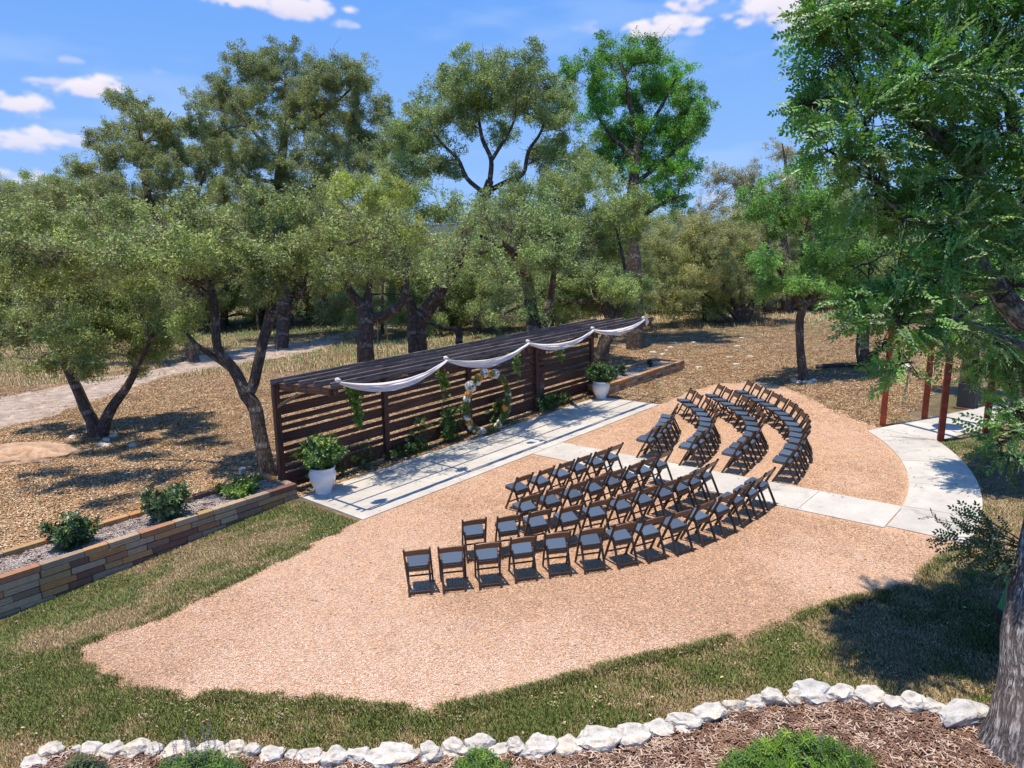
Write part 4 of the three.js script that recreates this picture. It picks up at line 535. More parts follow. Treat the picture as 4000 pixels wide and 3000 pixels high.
    B: [[3.8,8.53,-9.39,0.31,0.31],[4.0,8.54,-9.04,0.38,0.33],[4.74,8.62,-9.75,0.47,0.41],[5.24,8.6,-9.7,0.47,0.41],[6.15,8.77,-10.33,0.5,0.44],[6.73,8.77,-10.35,0.5,0.44],[3.95,8.11,-9.67,0.27,0.27],[4.15,8.02,-9.26,0.4,0.34],[5.03,8.08,-10.1,0.5,0.43],[4.8,7.78,-8.67,0.43,0.37],[5.44,7.81,-8.84,0.43,0.38],[6.36,7.96,-9.57,0.41,0.41],[4.09,7.68,-9.59,0.33,0.27],[4.21,7.3,-8.79,0.44,0.33],[5.17,7.35,-9.55,0.48,0.42],[6.01,7.34,-9.95,0.5,0.43],[6.09,7.23,-9.14,0.46,0.4],[3.68,7.63,-9.3,0.17,0.09],[3.82,7.03,-8.87,0.31,0.25],[4.31,6.79,-8.92,0.39,0.34],[5.39,6.75,-9.95,0.5,0.38],[5.46,6.68,-9.03,0.46,0.34],[6.63,6.67,-9.92,0.5,0.38],[4.78,6.26,-9.76,0.4,0.31],[5.01,6.07,-9.24,0.47,0.35],[5.29,6.06,-8.72,0.45,0.33],[6.58,6.06,-9.83,0.5,0.38],[4.51,5.68,-9.01,0.29,0.26],[4.74,5.51,-8.85,0.4,0.34],[5.17,5.46,-8.69,0.45,0.34],[6.39,5.39,-9.7,0.5,0.38],[6.31,5.37,-8.94,0.35,0.35],[4.18,5.25,-8.6,0.2,0.2],[4.55,4.99,-8.84,0.32,0.27],[4.66,5.0,-8.3,0.38,0.33],[5.61,4.9,-9.04,0.39,0.3],[4.61,4.63,-8.72,0.26,0.17],[4.74,4.5,-8.46,0.26,0.17],[4.41,9.42,-10.2,0.49,0.37],[5.24,9.44,-10.27,0.55,0.37],[5.25,8.99,-8.93,0.48,0.32],[6.45,9.26,-9.78,0.53,0.35],[4.5,9.8,-9.5,0.56,0.39],[6.02,10.23,-10.6,0.62,0.44],[7.08,8.44,-10.0,0.49,0.49],[6.57,7.14,-8.92,0.45,0.45],[6.58,6.05,-8.73,0.45,0.45],[5.96,3.72,-8.09,0.22,0.16],[6.62,3.25,-9.27,0.19,0.14],[6.12,3.91,-8.34,0.19,0.2],[6.35,3.24,-8.69,0.18,0.09]] },
  { n: "elm_tree", l: "dark leaning elm at the edge of the curved walkway beyond the near elm", g: "oaks and elms around the clearing", p: 8, d: 0.7, f: "elm", b: 0,
    L: [[12.16,0.22,-14.7,0.4,11.87,1.52,-14.91,0.33,11.43,2.91,-15.19,0.3,11.14,3.71,-15.35,0.28,10.79,4.61,-15.53,0.24,10.5,5.5,-15.71,0.18,10.31,6.6,-15.93,0.1,10.22,7.79,-16.17,0.04],[11.14,4.11,-15.43,0.07,10.59,4.41,-15.49,0.05,9.88,4.62,-15.53,0.02]],
    B: [[9.66,6.6,-15.87,0.61,0.5],[10.65,6.81,-16.33,0.62,0.52],[11.19,6.4,-16.15,0.62,0.51],[10.37,5.7,-16.35,0.63,0.53],[10.16,5.53,-14.78,0.57,0.48],[10.07,4.87,-16.22,0.53,0.53],[10.07,4.75,-15.07,0.59,0.49],[11.15,4.6,-15.61,0.61,0.51],[9.72,3.97,-15.0,0.44,0.35],[10.25,3.74,-14.86,0.49,0.34],[11.14,3.5,-15.38,0.51,0.51],[10.81,2.84,-15.09,0.3,0.4],[10.83,2.3,-14.73,0.36,0.36],[11.03,7.65,-16.74,0.63,0.53],[10.31,3.19,-15.47,0.31,0.31]] },
  { n: "oak_tree", l: "grey trunked oak standing in the litter behind the red steel posts", g: "oaks and elms around the clearing", p: 4, d: 1, f: "oak", b: 0,
    L: [[14.72,0.33,-28.9,0.3,14.7,1.76,-29.15,0.24,14.87,3.08,-29.41,0.2,14.96,4.77,-29.75,0.08]],
    B: [[13.88,3.69,-28.59,1.12,0.74],[15.05,4.38,-29.17,1.13,0.94],[14.11,4.75,-29.66,0.96,0.96],[15.72,2.76,-30.2,0.79,0.59]] },
  { n: "oak_tree", l: "grey trunked oak behind the black square planter", g: "oaks and elms around the clearing", p: 4, d: 1, f: "oak", b: 0,
    L: [[15.19,0.35,-22.73,0.3,15.17,1.55,-22.92,0.24,15.3,2.6,-23.13,0.2,15.38,3.94,-23.4,0.08]],
    B: [[15.38,4.0,-24.21,0.95,0.79],[15.72,4.65,-23.64,0.92,0.77],[15.29,3.56,-22.34,0.73,0.58],[14.95,5.25,-24.23,0.94,0.78]] },
  { n: "oak_tree", l: "oak among the far woods beyond the clearing and the dirt path", g: "oaks of the far woods", p: 1, d: 0.75, f: "oak", b: 0,
    L: [[-40.35,-2.04,-57.6,0.3,-40.09,2.07,-58.37,0.24,-39.75,5.87,-59.14,0.14,-40.23,9.04,-59.78,0.04]],
    B: [[-43.02,5.18,-58.67,2.44,2.14],[-39.02,8.91,-60.09,2.1,2.36],[-43.67,7.64,-60.43,3.15,2.08],[-36.81,5.64,-59.68,2.76,1.8],[-38.72,2.59,-58.39,2.61,2.27],[-39.48,8.99,-61.61,2.94,2.21],[-42.12,9.18,-59.29,2.94,2.03],[-37.5,2.52,-57.98,2.79,2.4],[-42.6,3.07,-60.15,2.6,2.5],[-35.1,8.55,-58.31,2.16,1.79],[-34.43,5.94,-58.24,2.68,1.88],[-41.19,6.4,-60.72,2.49,2.19],[-38.05,2.43,-56.5,2.68,2.35],[-41.25,9.51,-61.38,2.65,1.59]] },
  { n: "oak_tree", l: "oak among the far woods beyond the clearing and the dirt path", g: "oaks of the far woods", p: 1, d: 0.75, f: "oak", b: 0,
    L: [[-39.48,-2.0,-61.69,0.3,-39.49,2.07,-62.45,0.24,-39.15,5.83,-63.21,0.14,-39.36,8.97,-63.84,0.04]],
    B: [[-37.96,8.08,-64.54,2.97,2.46],[-34.68,4.87,-62.71,2.77,1.8],[-35.13,4.86,-62.05,2.3,1.67],[-36.16,1.51,-63.6,2.18,2.34],[-41.56,8.25,-65.54,2.42,2.33],[-34.27,8.88,-62.22,2.61,1.63],[-36.87,6.74,-63.3,2.95,2.44],[-39.52,1.56,-62.57,2.37,1.71],[-38.23,9.09,-63.85,2.25,1.97],[-37.67,8.09,-62.9,2.07,2.32],[-40.52,2.01,-60.88,2.89,1.9],[-40.09,5.3,-63.49,2.72,2.14],[-39.6,4.48,-64.34,3.08,2.1],[-38.15,9.24,-61.96,2.48,1.49]] },
  { n: "oak_tree", l: "oak among the far woods beyond the clearing and the dirt path", g: "oaks of the far woods", p: 0, d: 0.75, f: "oak", b: 0,
    L: [[-33.51,-1.74,-59.7,0.3,-33.23,1.95,-60.39,0.24,-33.48,5.35,-61.07,0.14,-33.4,8.18,-61.64,0.04]],
    B: [[-35.37,6.43,-60.08,2.7,1.83],[-33.67,8.49,-63.14,2.28,1.95],[-39.14,4.21,-62.15,2.48,1.55],[-32.52,5.22,-61.78,2.5,1.76],[-30.26,3.41,-58.55,1.8,1.47],[-32.2,1.67,-61.33,2.11,1.84],[-33.62,6.27,-63.41,2.26,1.77],[-36.04,4.29,-63.1,2.2,1.82],[-31.08,8.33,-62.58,2.41,2.05],[-34.17,6.95,-59.37,2.5,1.6],[-37.52,5.49,-62.63,2.55,1.59],[-34.5,6.19,-59.98,2.56,1.76],[-30.11,7.31,-62.12,2.18,1.98],[-34.5,8.6,-63.76,2.39,1.43]] },
  { n: "oak_tree", l: "oak among the far woods beyond the clearing and the dirt path", g: "oaks of the far woods", p: 0, d: 0.75, f: "oak", b: 0,
    L: [[-29.36,-1.56,-57.69,0.3,-29.22,1.92,-58.34,0.24,-29.26,5.1,-58.98,0.14,-29.26,7.75,-59.52,0.04]],
    B: [[-32.39,7.32,-60.38,2.22,1.54],[-25.66,2.62,-56.84,1.84,1.53],[-25.96,3.85,-57.8,2.39,1.6],[-33.84,6.19,-61.08,2.49,1.62],[-29.93,5.36,-57.46,2.04,1.62],[-25.47,7.01,-59.86,1.75,2.05],[-25.54,1.57,-57.89,2.09,2.03],[-24.55,6.55,-57.75,2.31,1.91],[-28.0,4.63,-59.44,2.0,1.64],[-30.75,7.59,-57.43,2.16,1.53],[-25.52,7.69,-57.74,2.44,1.81],[-25.05,2.17,-57.85,2.49,1.77],[-32.84,3.31,-56.7,1.82,1.54],[-28.27,8.0,-57.58,2.09,1.25]] },
  { n: "oak_tree", l: "oak among the far woods beyond the clearing and the dirt path", g: "oaks of the far woods", p: 0, d: 0.75, f: "oak", b: 0,
    L: [[-24.49,-1.35,-59.78,0.3,-24.27,1.96,-60.39,0.24,-24.55,4.99,-61.0,0.14,-24.39,7.5,-61.5,0.04]],
    B: [[-25.37,1.93,-60.72,2.16,1.55],[-27.16,2.39,-61.56,2.07,1.86],[-26.45,6.6,-63.02,2.14,1.9],[-26.68,2.98,-58.95,2.34,1.79],[-21.36,7.72,-61.24,2.15,1.87],[-28.08,6.15,-60.4,1.84,1.64],[-25.3,4.85,-61.42,2.3,1.32],[-28.39,7.05,-61.37,1.74,1.36],[-20.81,2.31,-62.43,1.77,1.7],[-25.83,5.86,-60.61,1.91,1.72],[-22.86,5.56,-59.12,1.74,1.48],[-28.23,4.35,-61.76,2.26,1.59],[-27.47,6.71,-59.78,1.9,1.67],[-24.62,7.82,-62.16,2.07,1.24]] },
  { n: "oak_tree", l: "oak among the far woods beyond the clearing and the dirt path", g: "oaks of the far woods", p: 1, d: 0.75, f: "oak", b: 0,
    L: [[-28.62,-1.53,-63.82,0.3,-28.44,2.28,-64.53,0.24,-29.01,5.79,-65.24,0.14,-28.51,8.71,-65.83,0.04]],
    B: [[-25.41,4.51,-65.01,2.32,1.81],[-29.41,3.91,-66.7,2.38,2.12],[-29.05,7.3,-65.79,2.43,2.07],[-33.32,6.03,-65.83,2.34,2.22],[-23.57,6.3,-64.28,2.72,2.1],[-31.15,5.72,-65.46,2.03,2.16],[-26.42,2.67,-63.51,2.62,2.0],[-26.55,4.93,-66.19,2.04,2.01],[-33.76,8.08,-65.78,2.65,1.56],[-31.98,8.33,-64.11,2.68,1.62],[-32.97,3.07,-63.5,1.99,2.13],[-26.52,3.01,-64.1,2.79,1.95],[-25.79,8.81,-66.91,2.68,1.95],[-27.88,9.0,-64.45,2.33,1.4]] },
  { n: "oak_tree", l: "oak among the far woods beyond the clearing and the dirt path", g: "oaks of the far woods", p: 2, d: 0.75, f: "oak", b: 0,
    L: [[-15.33,-0.96,-57.82,0.3,-15.31,2.18,-58.39,0.24,-15.39,5.03,-58.97,0.14,-15.24,7.4,-59.44,0.04]],
    B: [[-13.39,2.11,-59.34,1.62,1.46],[-14.92,2.77,-59.21,1.75,1.36],[-16.86,4.15,-56.93,2.06,1.43],[-16.6,5.36,-59.79,1.84,1.52],[-18.23,4.82,-57.09,2.23,1.45],[-12.77,6.7,-57.62,2.02,1.66],[-13.89,4.62,-59.31,1.94,1.65],[-11.63,6.75,-58.14,1.59,1.67],[-12.06,4.56,-60.57,1.94,1.73],[-17.9,6.14,-59.1,1.7,1.6],[-16.6,6.33,-58.44,2.05,1.8],[-17.4,3.5,-59.99,1.91,1.81],[-14.02,6.1,-57.07,1.65,1.21],[-15.5,7.71,-60.52,1.97,1.18]] },
  { n: "oak_tree", l: "oak among the far woods beyond the clearing and the dirt path", g: "oaks of the far woods", p: 4, d: 0.75, f: "oak", b: 0,
    L: [[-4.92,-0.51,-51.79,0.3,-4.87,1.88,-52.21,0.24,-5.23,3.98,-52.64,0.14,-4.85,5.72,-52.99,0.04]],
    B: [[-6.66,4.45,-50.73,1.27,1.22],[-6.92,1.79,-50.63,1.37,1.15],[-5.28,2.18,-54.3,1.67,1.21],[-5.07,2.76,-53.2,1.65,1.11],[-3.35,1.86,-50.97,1.37,0.99],[-6.33,2.95,-50.7,1.47,1.3],[-2.75,4.81,-54.93,1.3,1.07],[-6.94,2.86,-53.15,1.65,1.34],[-6.6,2.1,-53.7,1.35,1.13],[-3.31,5.56,-51.34,1.16,1.25],[-6.23,4.38,-53.28,1.49,1.23],[-7.85,4.53,-52.09,1.37,1.12],[-6.54,3.48,-51.35,1.65,1.07],[-4.78,5.93,-52.28,1.4,0.84]] },
  { n: "oak_tree", l: "oak among the far woods beyond the clearing and the dirt path", g: "oaks of the far woods", p: 0, d: 0.75, f: "oak", b: 0,
    L: [[-2.35,-0.4,-47.73,0.3,-2.32,2.03,-48.16,0.24,-2.52,4.16,-48.59,0.14,-2.28,5.93,-48.95,0.04]],
    B: [[-3.78,3.2,-48.91,1.24,1.35],[0.32,5.69,-48.22,1.68,1.08],[-0.57,2.82,-47.81,1.32,1.23],[-1.29,2.7,-46.67,1.27,1.23],[0.65,3.06,-49.86,1.51,1.01],[-2.36,4.57,-49.34,1.6,1.26],[-1.91,5.32,-50.19,1.57,1.25],[-4.34,2.27,-47.91,1.53,0.98],[0.48,5.47,-50.43,1.39,1.3],[-1.69,3.69,-48.58,1.54,1.14],[-3.51,5.37,-49.25,1.21,1.27],[-0.69,3.72,-48.83,1.6,1.1],[-3.87,4.44,-49.73,1.7,0.97],[-2.25,6.14,-48.52,1.43,0.86]] },
  { n: "oak_tree", l: "oak among the far woods beyond the clearing and the dirt path", g: "oaks of the far woods", p: 5, d: 0.75, f: "oak", b: 0,
    L: [[12.72,0.25,-58.06,0.3,12.47,2.61,-58.48,0.24,12.77,4.66,-58.89,0.14,12.79,6.37,-59.24,0.04]],
    B: [[13.99,5.09,-57.17,1.27,1.04],[12.55,3.39,-56.54,1.27,1.23],[10.16,5.47,-57.72,1.15,0.92],[13.97,3.56,-56.6,1.18,0.95],[12.6,3.35,-60.38,1.62,1.27],[13.33,5.95,-59.07,1.34,0.98],[13.19,4.13,-59.95,1.26,1.03],[13.97,6.42,-57.0,1.51,1.25],[15.5,4.92,-58.81,1.43,1.15],[13.97,2.31,-60.17,1.55,1.06],[15.12,4.49,-59.39,1.47,1.23],[9.64,3.35,-58.31,1.48,1.11],[12.88,4.62,-58.73,1.22,1.13],[12.4,6.56,-57.48,1.36,0.81]] },
  { n: "oak_tree", l: "oak among the far woods beyond the clearing and the dirt path", g: "oaks of the far woods", p: 4, d: 0.75, f: "oak", b: 0,
    L: [[11.17,0.18,-62.12,0.3,10.88,3.07,-62.65,0.24,10.9,5.66,-63.18,0.14,11.26,7.82,-63.61,0.04]],
    B: [[12.06,5.7,-61.63,1.76,1.63],[13.94,7.29,-61.97,1.92,1.44],[7.69,6.19,-62.72,1.56,1.16],[11.41,3.12,-62.15,1.62,1.61],[13.1,7.38,-65.23,2.07,1.51],[14.17,4.25,-61.33,1.88,1.29],[13.34,3.12,-61.56,1.98,1.35],[13.01,5.47,-62.14,1.46,1.13],[7.78,7.02,-61.93,1.49,1.37],[12.58,5.2,-62.13,1.68,1.47],[9.53,5.62,-61.98,1.91,1.33],[8.72,3.29,-62.62,1.91,1.33],[9.89,5.28,-61.0,1.77,1.21],[11.6,8.14,-65.58,1.82,1.09]] },
  { n: "oak_tree", l: "oak among the far woods beyond the clearing and the dirt path", g: "oaks of the far woods", p: 5, d: 0.75, f: "oak", b: 0,
    L: [[24.0,0.73,-56.12,0.3,24.26,3.43,-56.6,0.24,23.74,5.83,-57.09,0.14,24.07,7.82,-57.49,0.04]],
    B: [[25.83,7.32,-56.8,1.59,1.13],[22.74,7.28,-59.35,1.62,1.17],[20.98,7.58,-58.28,1.43,1.32],[21.2,8.01,-58.31,1.62,1.27],[25.47,7.79,-57.36,1.56,1.25],[21.35,3.22,-58.56,1.5,1.13],[23.17,7.21,-55.65,1.66,1.19],[21.66,7.86,-58.25,1.8,1.2],[25.68,5.74,-56.13,1.88,1.18],[22.57,6.78,-58.06,1.86,1.39],[23.37,7.64,-58.48,1.78,1.58],[24.08,7.98,-56.01,1.29,1.06],[21.2,7.86,-56.16,1.31,1.35],[23.18,7.99,-55.39,1.57,0.94]] },
  { n: "oak_tree", l: "oak among the far woods beyond the clearing and the dirt path", g: "oaks of the far woods", p: 4, d: 0.75, f: "oak", b: 0,
    L: [[29.01,0.95,-62.28,0.3,28.76,3.91,-62.82,0.24,28.95,6.57,-63.36,0.14,29.09,8.78,-63.8,0.04]],
    B: [[32.21,6.38,-62.11,1.99,1.66],[31.62,8.74,-61.9,1.62,1.46],[32.41,8.51,-63.3,1.65,1.64],[26.88,6.97,-65.56,1.75,1.6],[32.18,8.03,-63.04,1.96,1.57],[31.31,5.98,-62.39,2.09,1.35],[28.34,7.79,-63.46,2.01,1.43],[26.83,8.1,-62.69,1.94,1.49],[31.25,6.92,-64.47,1.83,1.27],[31.24,8.95,-64.81,1.81,1.62],[29.77,8.44,-62.22,1.58,1.61],[29.62,4.24,-61.72,2.04,1.39],[32.6,4.97,-63.81,1.71,1.39],[30.0,9.15,-65.85,1.87,1.12]] },
  { n: "oak_tree", l: "oak among the far woods beyond the clearing and the dirt path", g: "oaks of the far woods", p: 4, d: 0.75, f: "oak", b: 0,
    L: [[27.95,0.9,-50.03,0.3,27.75,2.57,-50.31,0.24,28.03,3.93,-50.59,0.14,28.0,5.06,-50.81,0.04]],
    B: [[30.24,4.87,-51.43,0.96,0.63],[26.11,3.41,-50.17,0.83,0.6],[27.67,3.29,-52.59,1.0,0.62],[25.7,2.64,-48.11,0.79,0.73],[26.58,3.12,-48.45,0.93,0.8],[28.83,4.64,-51.98,0.83,0.63],[29.09,4.88,-50.37,0.74,0.87],[25.67,2.83,-48.32,0.74,0.7],[26.96,2.86,-50.59,0.97,0.79],[30.29,2.59,-52.51,0.91,0.81],[27.82,4.89,-50.86,1.05,0.77],[28.89,4.62,-50.05,0.93,0.72],[27.89,5.01,-48.98,0.84,0.71],[26.94,5.23,-48.92,0.89,0.54]] },
  { n: "oak_tree", l: "oak among the far woods beyond the clearing and the dirt path", g: "oaks of the far woods", p: 4, d: 0.75, f: "oak", b: 0,
    L: [[36.9,1.29,-54.19,0.3,37.19,3.01,-54.48,0.24,37.31,4.44,-54.77,0.14,36.95,5.63,-55.01,0.04]],
    B: [[39.17,4.47,-56.56,1.06,0.84],[35.69,4.75,-54.79,1.16,0.72],[37.95,5.51,-56.94,0.89,0.7],[37.36,3.7,-52.62,1.08,0.89],[36.62,3.08,-53.34,0.96,0.74],[37.41,3.2,-52.5,1.1,0.74],[37.79,4.57,-54.33,1.15,0.9],[34.74,3.13,-52.53,0.82,0.63],[37.13,4.92,-53.77,0.96,0.8],[34.7,3.61,-54.19,0.88,0.75],[35.69,3.63,-53.73,1.05,0.7],[33.96,4.95,-52.86,0.9,0.62],[34.11,3.63,-52.53,1.01,0.89],[38.37,5.77,-57.15,1.01,0.6]] },
  { n: "oak_tree", l: "oak among the far woods beyond the clearing and the dirt path", g: "oaks of the far woods", p: 1, d: 0.75, f: "oak", b: 0,
    L: [[-45.66,-2.26,-59.59,0.3,-45.59,1.97,-60.39,0.24,-45.82,5.91,-61.19,0.14,-45.54,9.19,-61.84,0.04]],
    B: [[-45.94,8.24,-60.21,2.42,2.06],[-45.31,5.17,-61.07,2.53,2.45],[-47.76,5.85,-60.73,3.07,2.39],[-48.05,7.64,-61.67,3.01,1.73],[-48.4,5.33,-59.2,2.63,1.8],[-50.16,7.96,-60.76,2.93,2.08],[-38.81,3.22,-58.88,3.1,1.69],[-49.4,9.53,-62.1,2.61,2.01],[-52.44,5.18,-62.93,2.31,2.04],[-48.93,3.07,-61.05,2.61,1.95],[-52.28,6.15,-62.83,2.89,2.35],[-39.9,3.02,-59.32,2.36,1.79],[-41.06,3.23,-58.48,2.59,2.34],[-45.67,9.6,-62.1,2.68,1.61]] },
  { n: "oak_tree", l: "oak among the far woods beyond the clearing and the dirt path", g: "oaks of the far woods", p: 1, d: 0.75, f: "oak", b: 0,
    L: [[-10.02,-0.73,-57.86,0.3,-9.72,2.44,-58.45,0.24,-9.49,5.3,-59.02,0.14,-9.93,7.7,-59.5,0.04]],
    B: [[-12.76,7.91,-59.49,2.06,1.81],[-6.51,5.17,-59.32,2.09,1.84],[-7.2,4.4,-58.29,1.87,1.56],[-12.89,6.94,-59.91,2.11,1.89],[-9.72,5.55,-60.09,1.87,1.56],[-7.59,5.25,-60.87,2.38,1.39],[-11.38,4.92,-58.08,1.86,1.75],[-7.15,2.45,-58.22,2.03,1.26],[-9.56,4.69,-60.36,1.99,1.46],[-8.02,2.63,-57.25,1.61,1.63],[-10.75,4.98,-57.23,2.19,1.79],[-8.59,6.8,-58.48,2.25,1.34],[-10.64,3.18,-56.74,1.75,1.37],[-10.13,8.03,-60.79,1.99,1.2]] },
  { n: "oak_tree", l: "oak among the far woods beyond the clearing and the dirt path", g: "oaks of the far woods", p: 4, d: 0.75, f: "oak", b: 0,
    L: [[4.93,-0.09,-60.03,0.3,4.69,2.88,-60.57,0.24,4.65,5.54,-61.11,0.14,5.01,7.75,-61.55,0.04]],
    B: [[3.62,5.87,-62.61,1.69,1.26],[2.93,2.69,-59.7,1.48,1.27],[2.55,7.56,-59.85,1.78,1.54],[7.43,4.56,-59.04,1.98,1.13],[3.16,2.81,-59.42,1.47,1.29],[4.71,6.53,-59.44,1.79,1.15],[2.84,2.79,-60.24,1.54,1.67],[2.41,2.57,-60.86,1.95,1.54],[2.13,7.71,-60.4,1.96,1.24],[2.42,3.6,-58.75,2.01,1.15],[8.78,5.02,-61.91,1.75,1.24],[3.94,2.71,-58.51,1.6,1.19],[2.14,7.32,-60.12,1.66,1.65],[4.94,7.98,-60.64,1.78,1.07]] },
  { n: "oak_tree", l: "oak among the far woods beyond the clearing and the dirt path", g: "oaks of the far woods", p: 4, d: 0.75, f: "oak", b: 0,
    L: [[-22.06,-1.25,-61.84,0.3,-21.71,2.17,-62.47,0.24,-21.49,5.3,-63.1,0.14,-21.96,7.91,-63.63,0.04]],
    B: [[-17.76,1.77,-61.83,2.51,1.51],[-22.72,2.2,-60.68,2.05,1.79],[-23.57,8.09,-63.31,1.98,1.86],[-19.1,4.54,-62.11,2.07,1.7],[-22.94,4.75,-64.12,2.45,1.52],[-21.22,2.17,-62.72,2.43,1.49],[-18.18,2.66,-64.35,1.9,1.59],[-25.01,7.93,-64.32,2.56,1.66],[-18.82,7.47,-64.7,1.74,1.99],[-19.38,1.76,-62.73,2.3,1.73],[-19.39,7.59,-63.3,2.15,1.65],[-25.88,4.34,-64.33,2.02,1.74],[-23.42,6.18,-63.98,2.03,1.79],[-22.66,8.29,-65.75,2.2,1.32]] },
  { n: "oak_tree", l: "oak among the far woods beyond the clearing and the dirt path", g: "oaks of the far woods", p: 7, d: 0.75, f: "oak", b: 0,
    L: [[21.01,0.6,-60.17,0.3,21.06,3.42,-60.68,0.24,21.53,5.93,-61.19,0.14,21.09,8.03,-61.61,0.04]],
    B: [[24.17,3.88,-61.8,1.59,1.66],[19.64,7.69,-62.44,1.74,1.52],[19.52,4.96,-59.95,1.54,1.6],[21.18,5.8,-62.56,1.77,1.61],[24.51,5.5,-60.57,1.66,1.42],[17.34,6.1,-59.56,1.9,1.48],[17.16,3.94,-58.84,1.58,1.58],[19.59,7.15,-59.95,1.7,1.54],[20.16,3.82,-59.7,1.82,1.27],[19.81,5.67,-61.93,1.66,1.32],[21.83,3.76,-59.79,1.74,1.16],[18.35,6.37,-59.32,1.73,1.13],[18.27,6.66,-62.52,1.59,1.13],[21.18,8.29,-61.92,1.72,1.03]] },
  { n: "oak_tree", l: "oak among the far woods beyond the clearing and the dirt path", g: "oaks of the far woods", p: 0, d: 0.75, f: "oak", b: 0,
    L: [[-39.44,-2.0,-65.77,0.3,-39.38,2.41,-66.6,0.24,-39.26,6.51,-67.43,0.14,-39.31,9.93,-68.11,0.04]],
    B: [[-37.72,4.14,-64.83,3.06,2.45],[-33.25,6.53,-65.41,2.9,1.84],[-33.82,7.06,-65.88,2.69,2.52],[-41.54,8.73,-67.23,3.12,2.3],[-45.47,10.26,-69.79,2.69,1.84],[-36.29,8.82,-69.91,2.61,2.2],[-39.49,6.68,-67.96,2.96,2.39],[-39.38,9.46,-66.81,3.27,2.36],[-44.25,6.65,-67.13,3.06,2.66],[-44.22,10.28,-67.57,2.74,2.14],[-34.15,3.31,-66.02,2.57,2.14],[-37.12,2.94,-64.52,2.38,2.07],[-44.67,4.95,-67.49,2.27,2.64],[-40.16,10.44,-69.68,2.85,1.71]] },
  { n: "oak_tree", l: "oak among the far woods beyond the clearing and the dirt path", g: "oaks of the far woods", p: 0, d: 0.75, f: "oak", b: 0,
    L: [[-20.89,-1.2,-65.93,0.3,-20.71,2.4,-66.6,0.24,-21.16,5.7,-67.26,0.14,-20.78,8.44,-67.81,0.04]],
    B: [[-25.26,7.25,-68.59,2.25,2.08],[-19.86,6.81,-65.67,2.6,1.86],[-20.56,7.39,-67.74,2.07,2.08],[-23.91,5.21,-65.69,2.3,1.65],[-18.45,2.5,-67.56,2.6,1.99],[-23.62,8.39,-67.56,2.17,1.65],[-24.56,2.78,-68.64,2.05,2.08],[-16.79,7.95,-69.04,2.66,1.75],[-23.03,7.49,-65.91,1.78,1.75],[-21.72,3.02,-65.9,2.51,1.46],[-22.38,6.14,-69.21,2.01,1.66],[-23.11,4.07,-66.76,2.09,1.51],[-23.47,5.79,-66.99,2.29,1.6],[-20.7,8.76,-67.62,2.23,1.34]] },
  { n: "oak_tree", l: "oak among the far woods beyond the clearing and the dirt path", g: "oaks of the far woods", p: 2, d: 0.75, f: "oak", b: 0,
    L: [[-13.56,-0.88,-63.95,0.3,-13.37,2.43,-64.57,0.24,-13.67,5.46,-65.17,0.14,-13.47,7.98,-65.68,0.04]],
    B: [[-12.18,4.43,-66.17,1.82,1.84],[-14.89,4.89,-67.02,2.2,1.78],[-14.02,7.94,-65.82,2.3,1.88],[-14.03,4.62,-67.11,1.92,1.97],[-11.88,6.88,-65.89,2.33,1.98],[-14.52,2.18,-62.74,1.99,1.39],[-11.78,6.14,-66.72,2.29,1.74],[-16.95,5.02,-64.72,2.33,1.62],[-12.76,2.98,-62.67,1.95,1.59],[-13.19,3.03,-66.83,1.87,1.42],[-10.78,4.84,-62.95,1.83,1.84],[-10.08,4.85,-65.4,2.47,1.87],[-11.23,6.43,-65.29,1.65,1.76],[-13.82,8.34,-67.47,2.11,1.27]] },
  { n: "oak_tree", l: "oak among the far woods beyond the clearing and the dirt path", g: "oaks of the far woods", p: 0, d: 0.75, f: "oak", b: 0,
    L: [[0.64,-0.27,-62.03,0.3,0.55,2.67,-62.57,0.24,0.99,5.31,-63.1,0.14,0.72,7.51,-63.55,0.04]],
    B: [[0.52,4.69,-62.5,1.6,1.54],[1.17,5.67,-61.9,1.48,1.44],[-0.73,3.87,-61.81,1.54,1.35],[-1.67,5.58,-61.82,1.81,1.19],[-2.84,5.18,-63.36,1.59,1.45],[-1.89,7.24,-62.85,1.8,1.66],[3.67,4.91,-64.15,1.75,1.21],[-1.04,6.08,-62.1,2.07,1.19],[4.19,5.14,-62.41,1.73,1.29],[4.29,6.71,-62.26,1.81,1.42],[-1.72,6.6,-65.53,2.22,1.66],[2.57,2.75,-64.12,1.54,1.59],[2.76,6.54,-64.92,1.81,1.75],[0.73,7.79,-64.13,1.81,1.09]] },
  { n: "brush_thicket", l: "low scrubby thicket filling the edge of the far woods", g: "thickets of the far woods", p: 0, d: 0.8, f: "oak", b: 0,
    L: [[-47.62,-2.35,-60.94,0.14,-47.84,1.29,-61.62,0.1,-47.9,4.21,-62.21,0.03]],
    B: [[-47.23,2.73,-61.6,2.53,1.86],[-46.71,0.83,-60.44,2.11,1.87],[-51.28,1.6,-62.7,2.32,1.65],[-52.92,4.04,-62.14,2.33,1.5],[-43.49,1.94,-60.34,2.55,1.89],[-44.13,2.74,-60.9,1.78,1.71],[-43.8,-0.62,-60.01,1.91,1.44],[-42.31,0.29,-62.09,2.22,1.88],[-52.76,1.6,-62.91,2.41,1.81],[-50.82,4.25,-61.3,2.29,1.93]] },
  { n: "brush_thicket", l: "low scrubby thicket filling the edge of the far woods", g: "thickets of the far woods", p: 5, d: 0.8, f: "oak", b: 0,
    L: [[-43.25,-2.16,-59.77,0.14,-42.94,1.08,-60.36,0.1,-43.4,3.65,-60.88,0.03]],
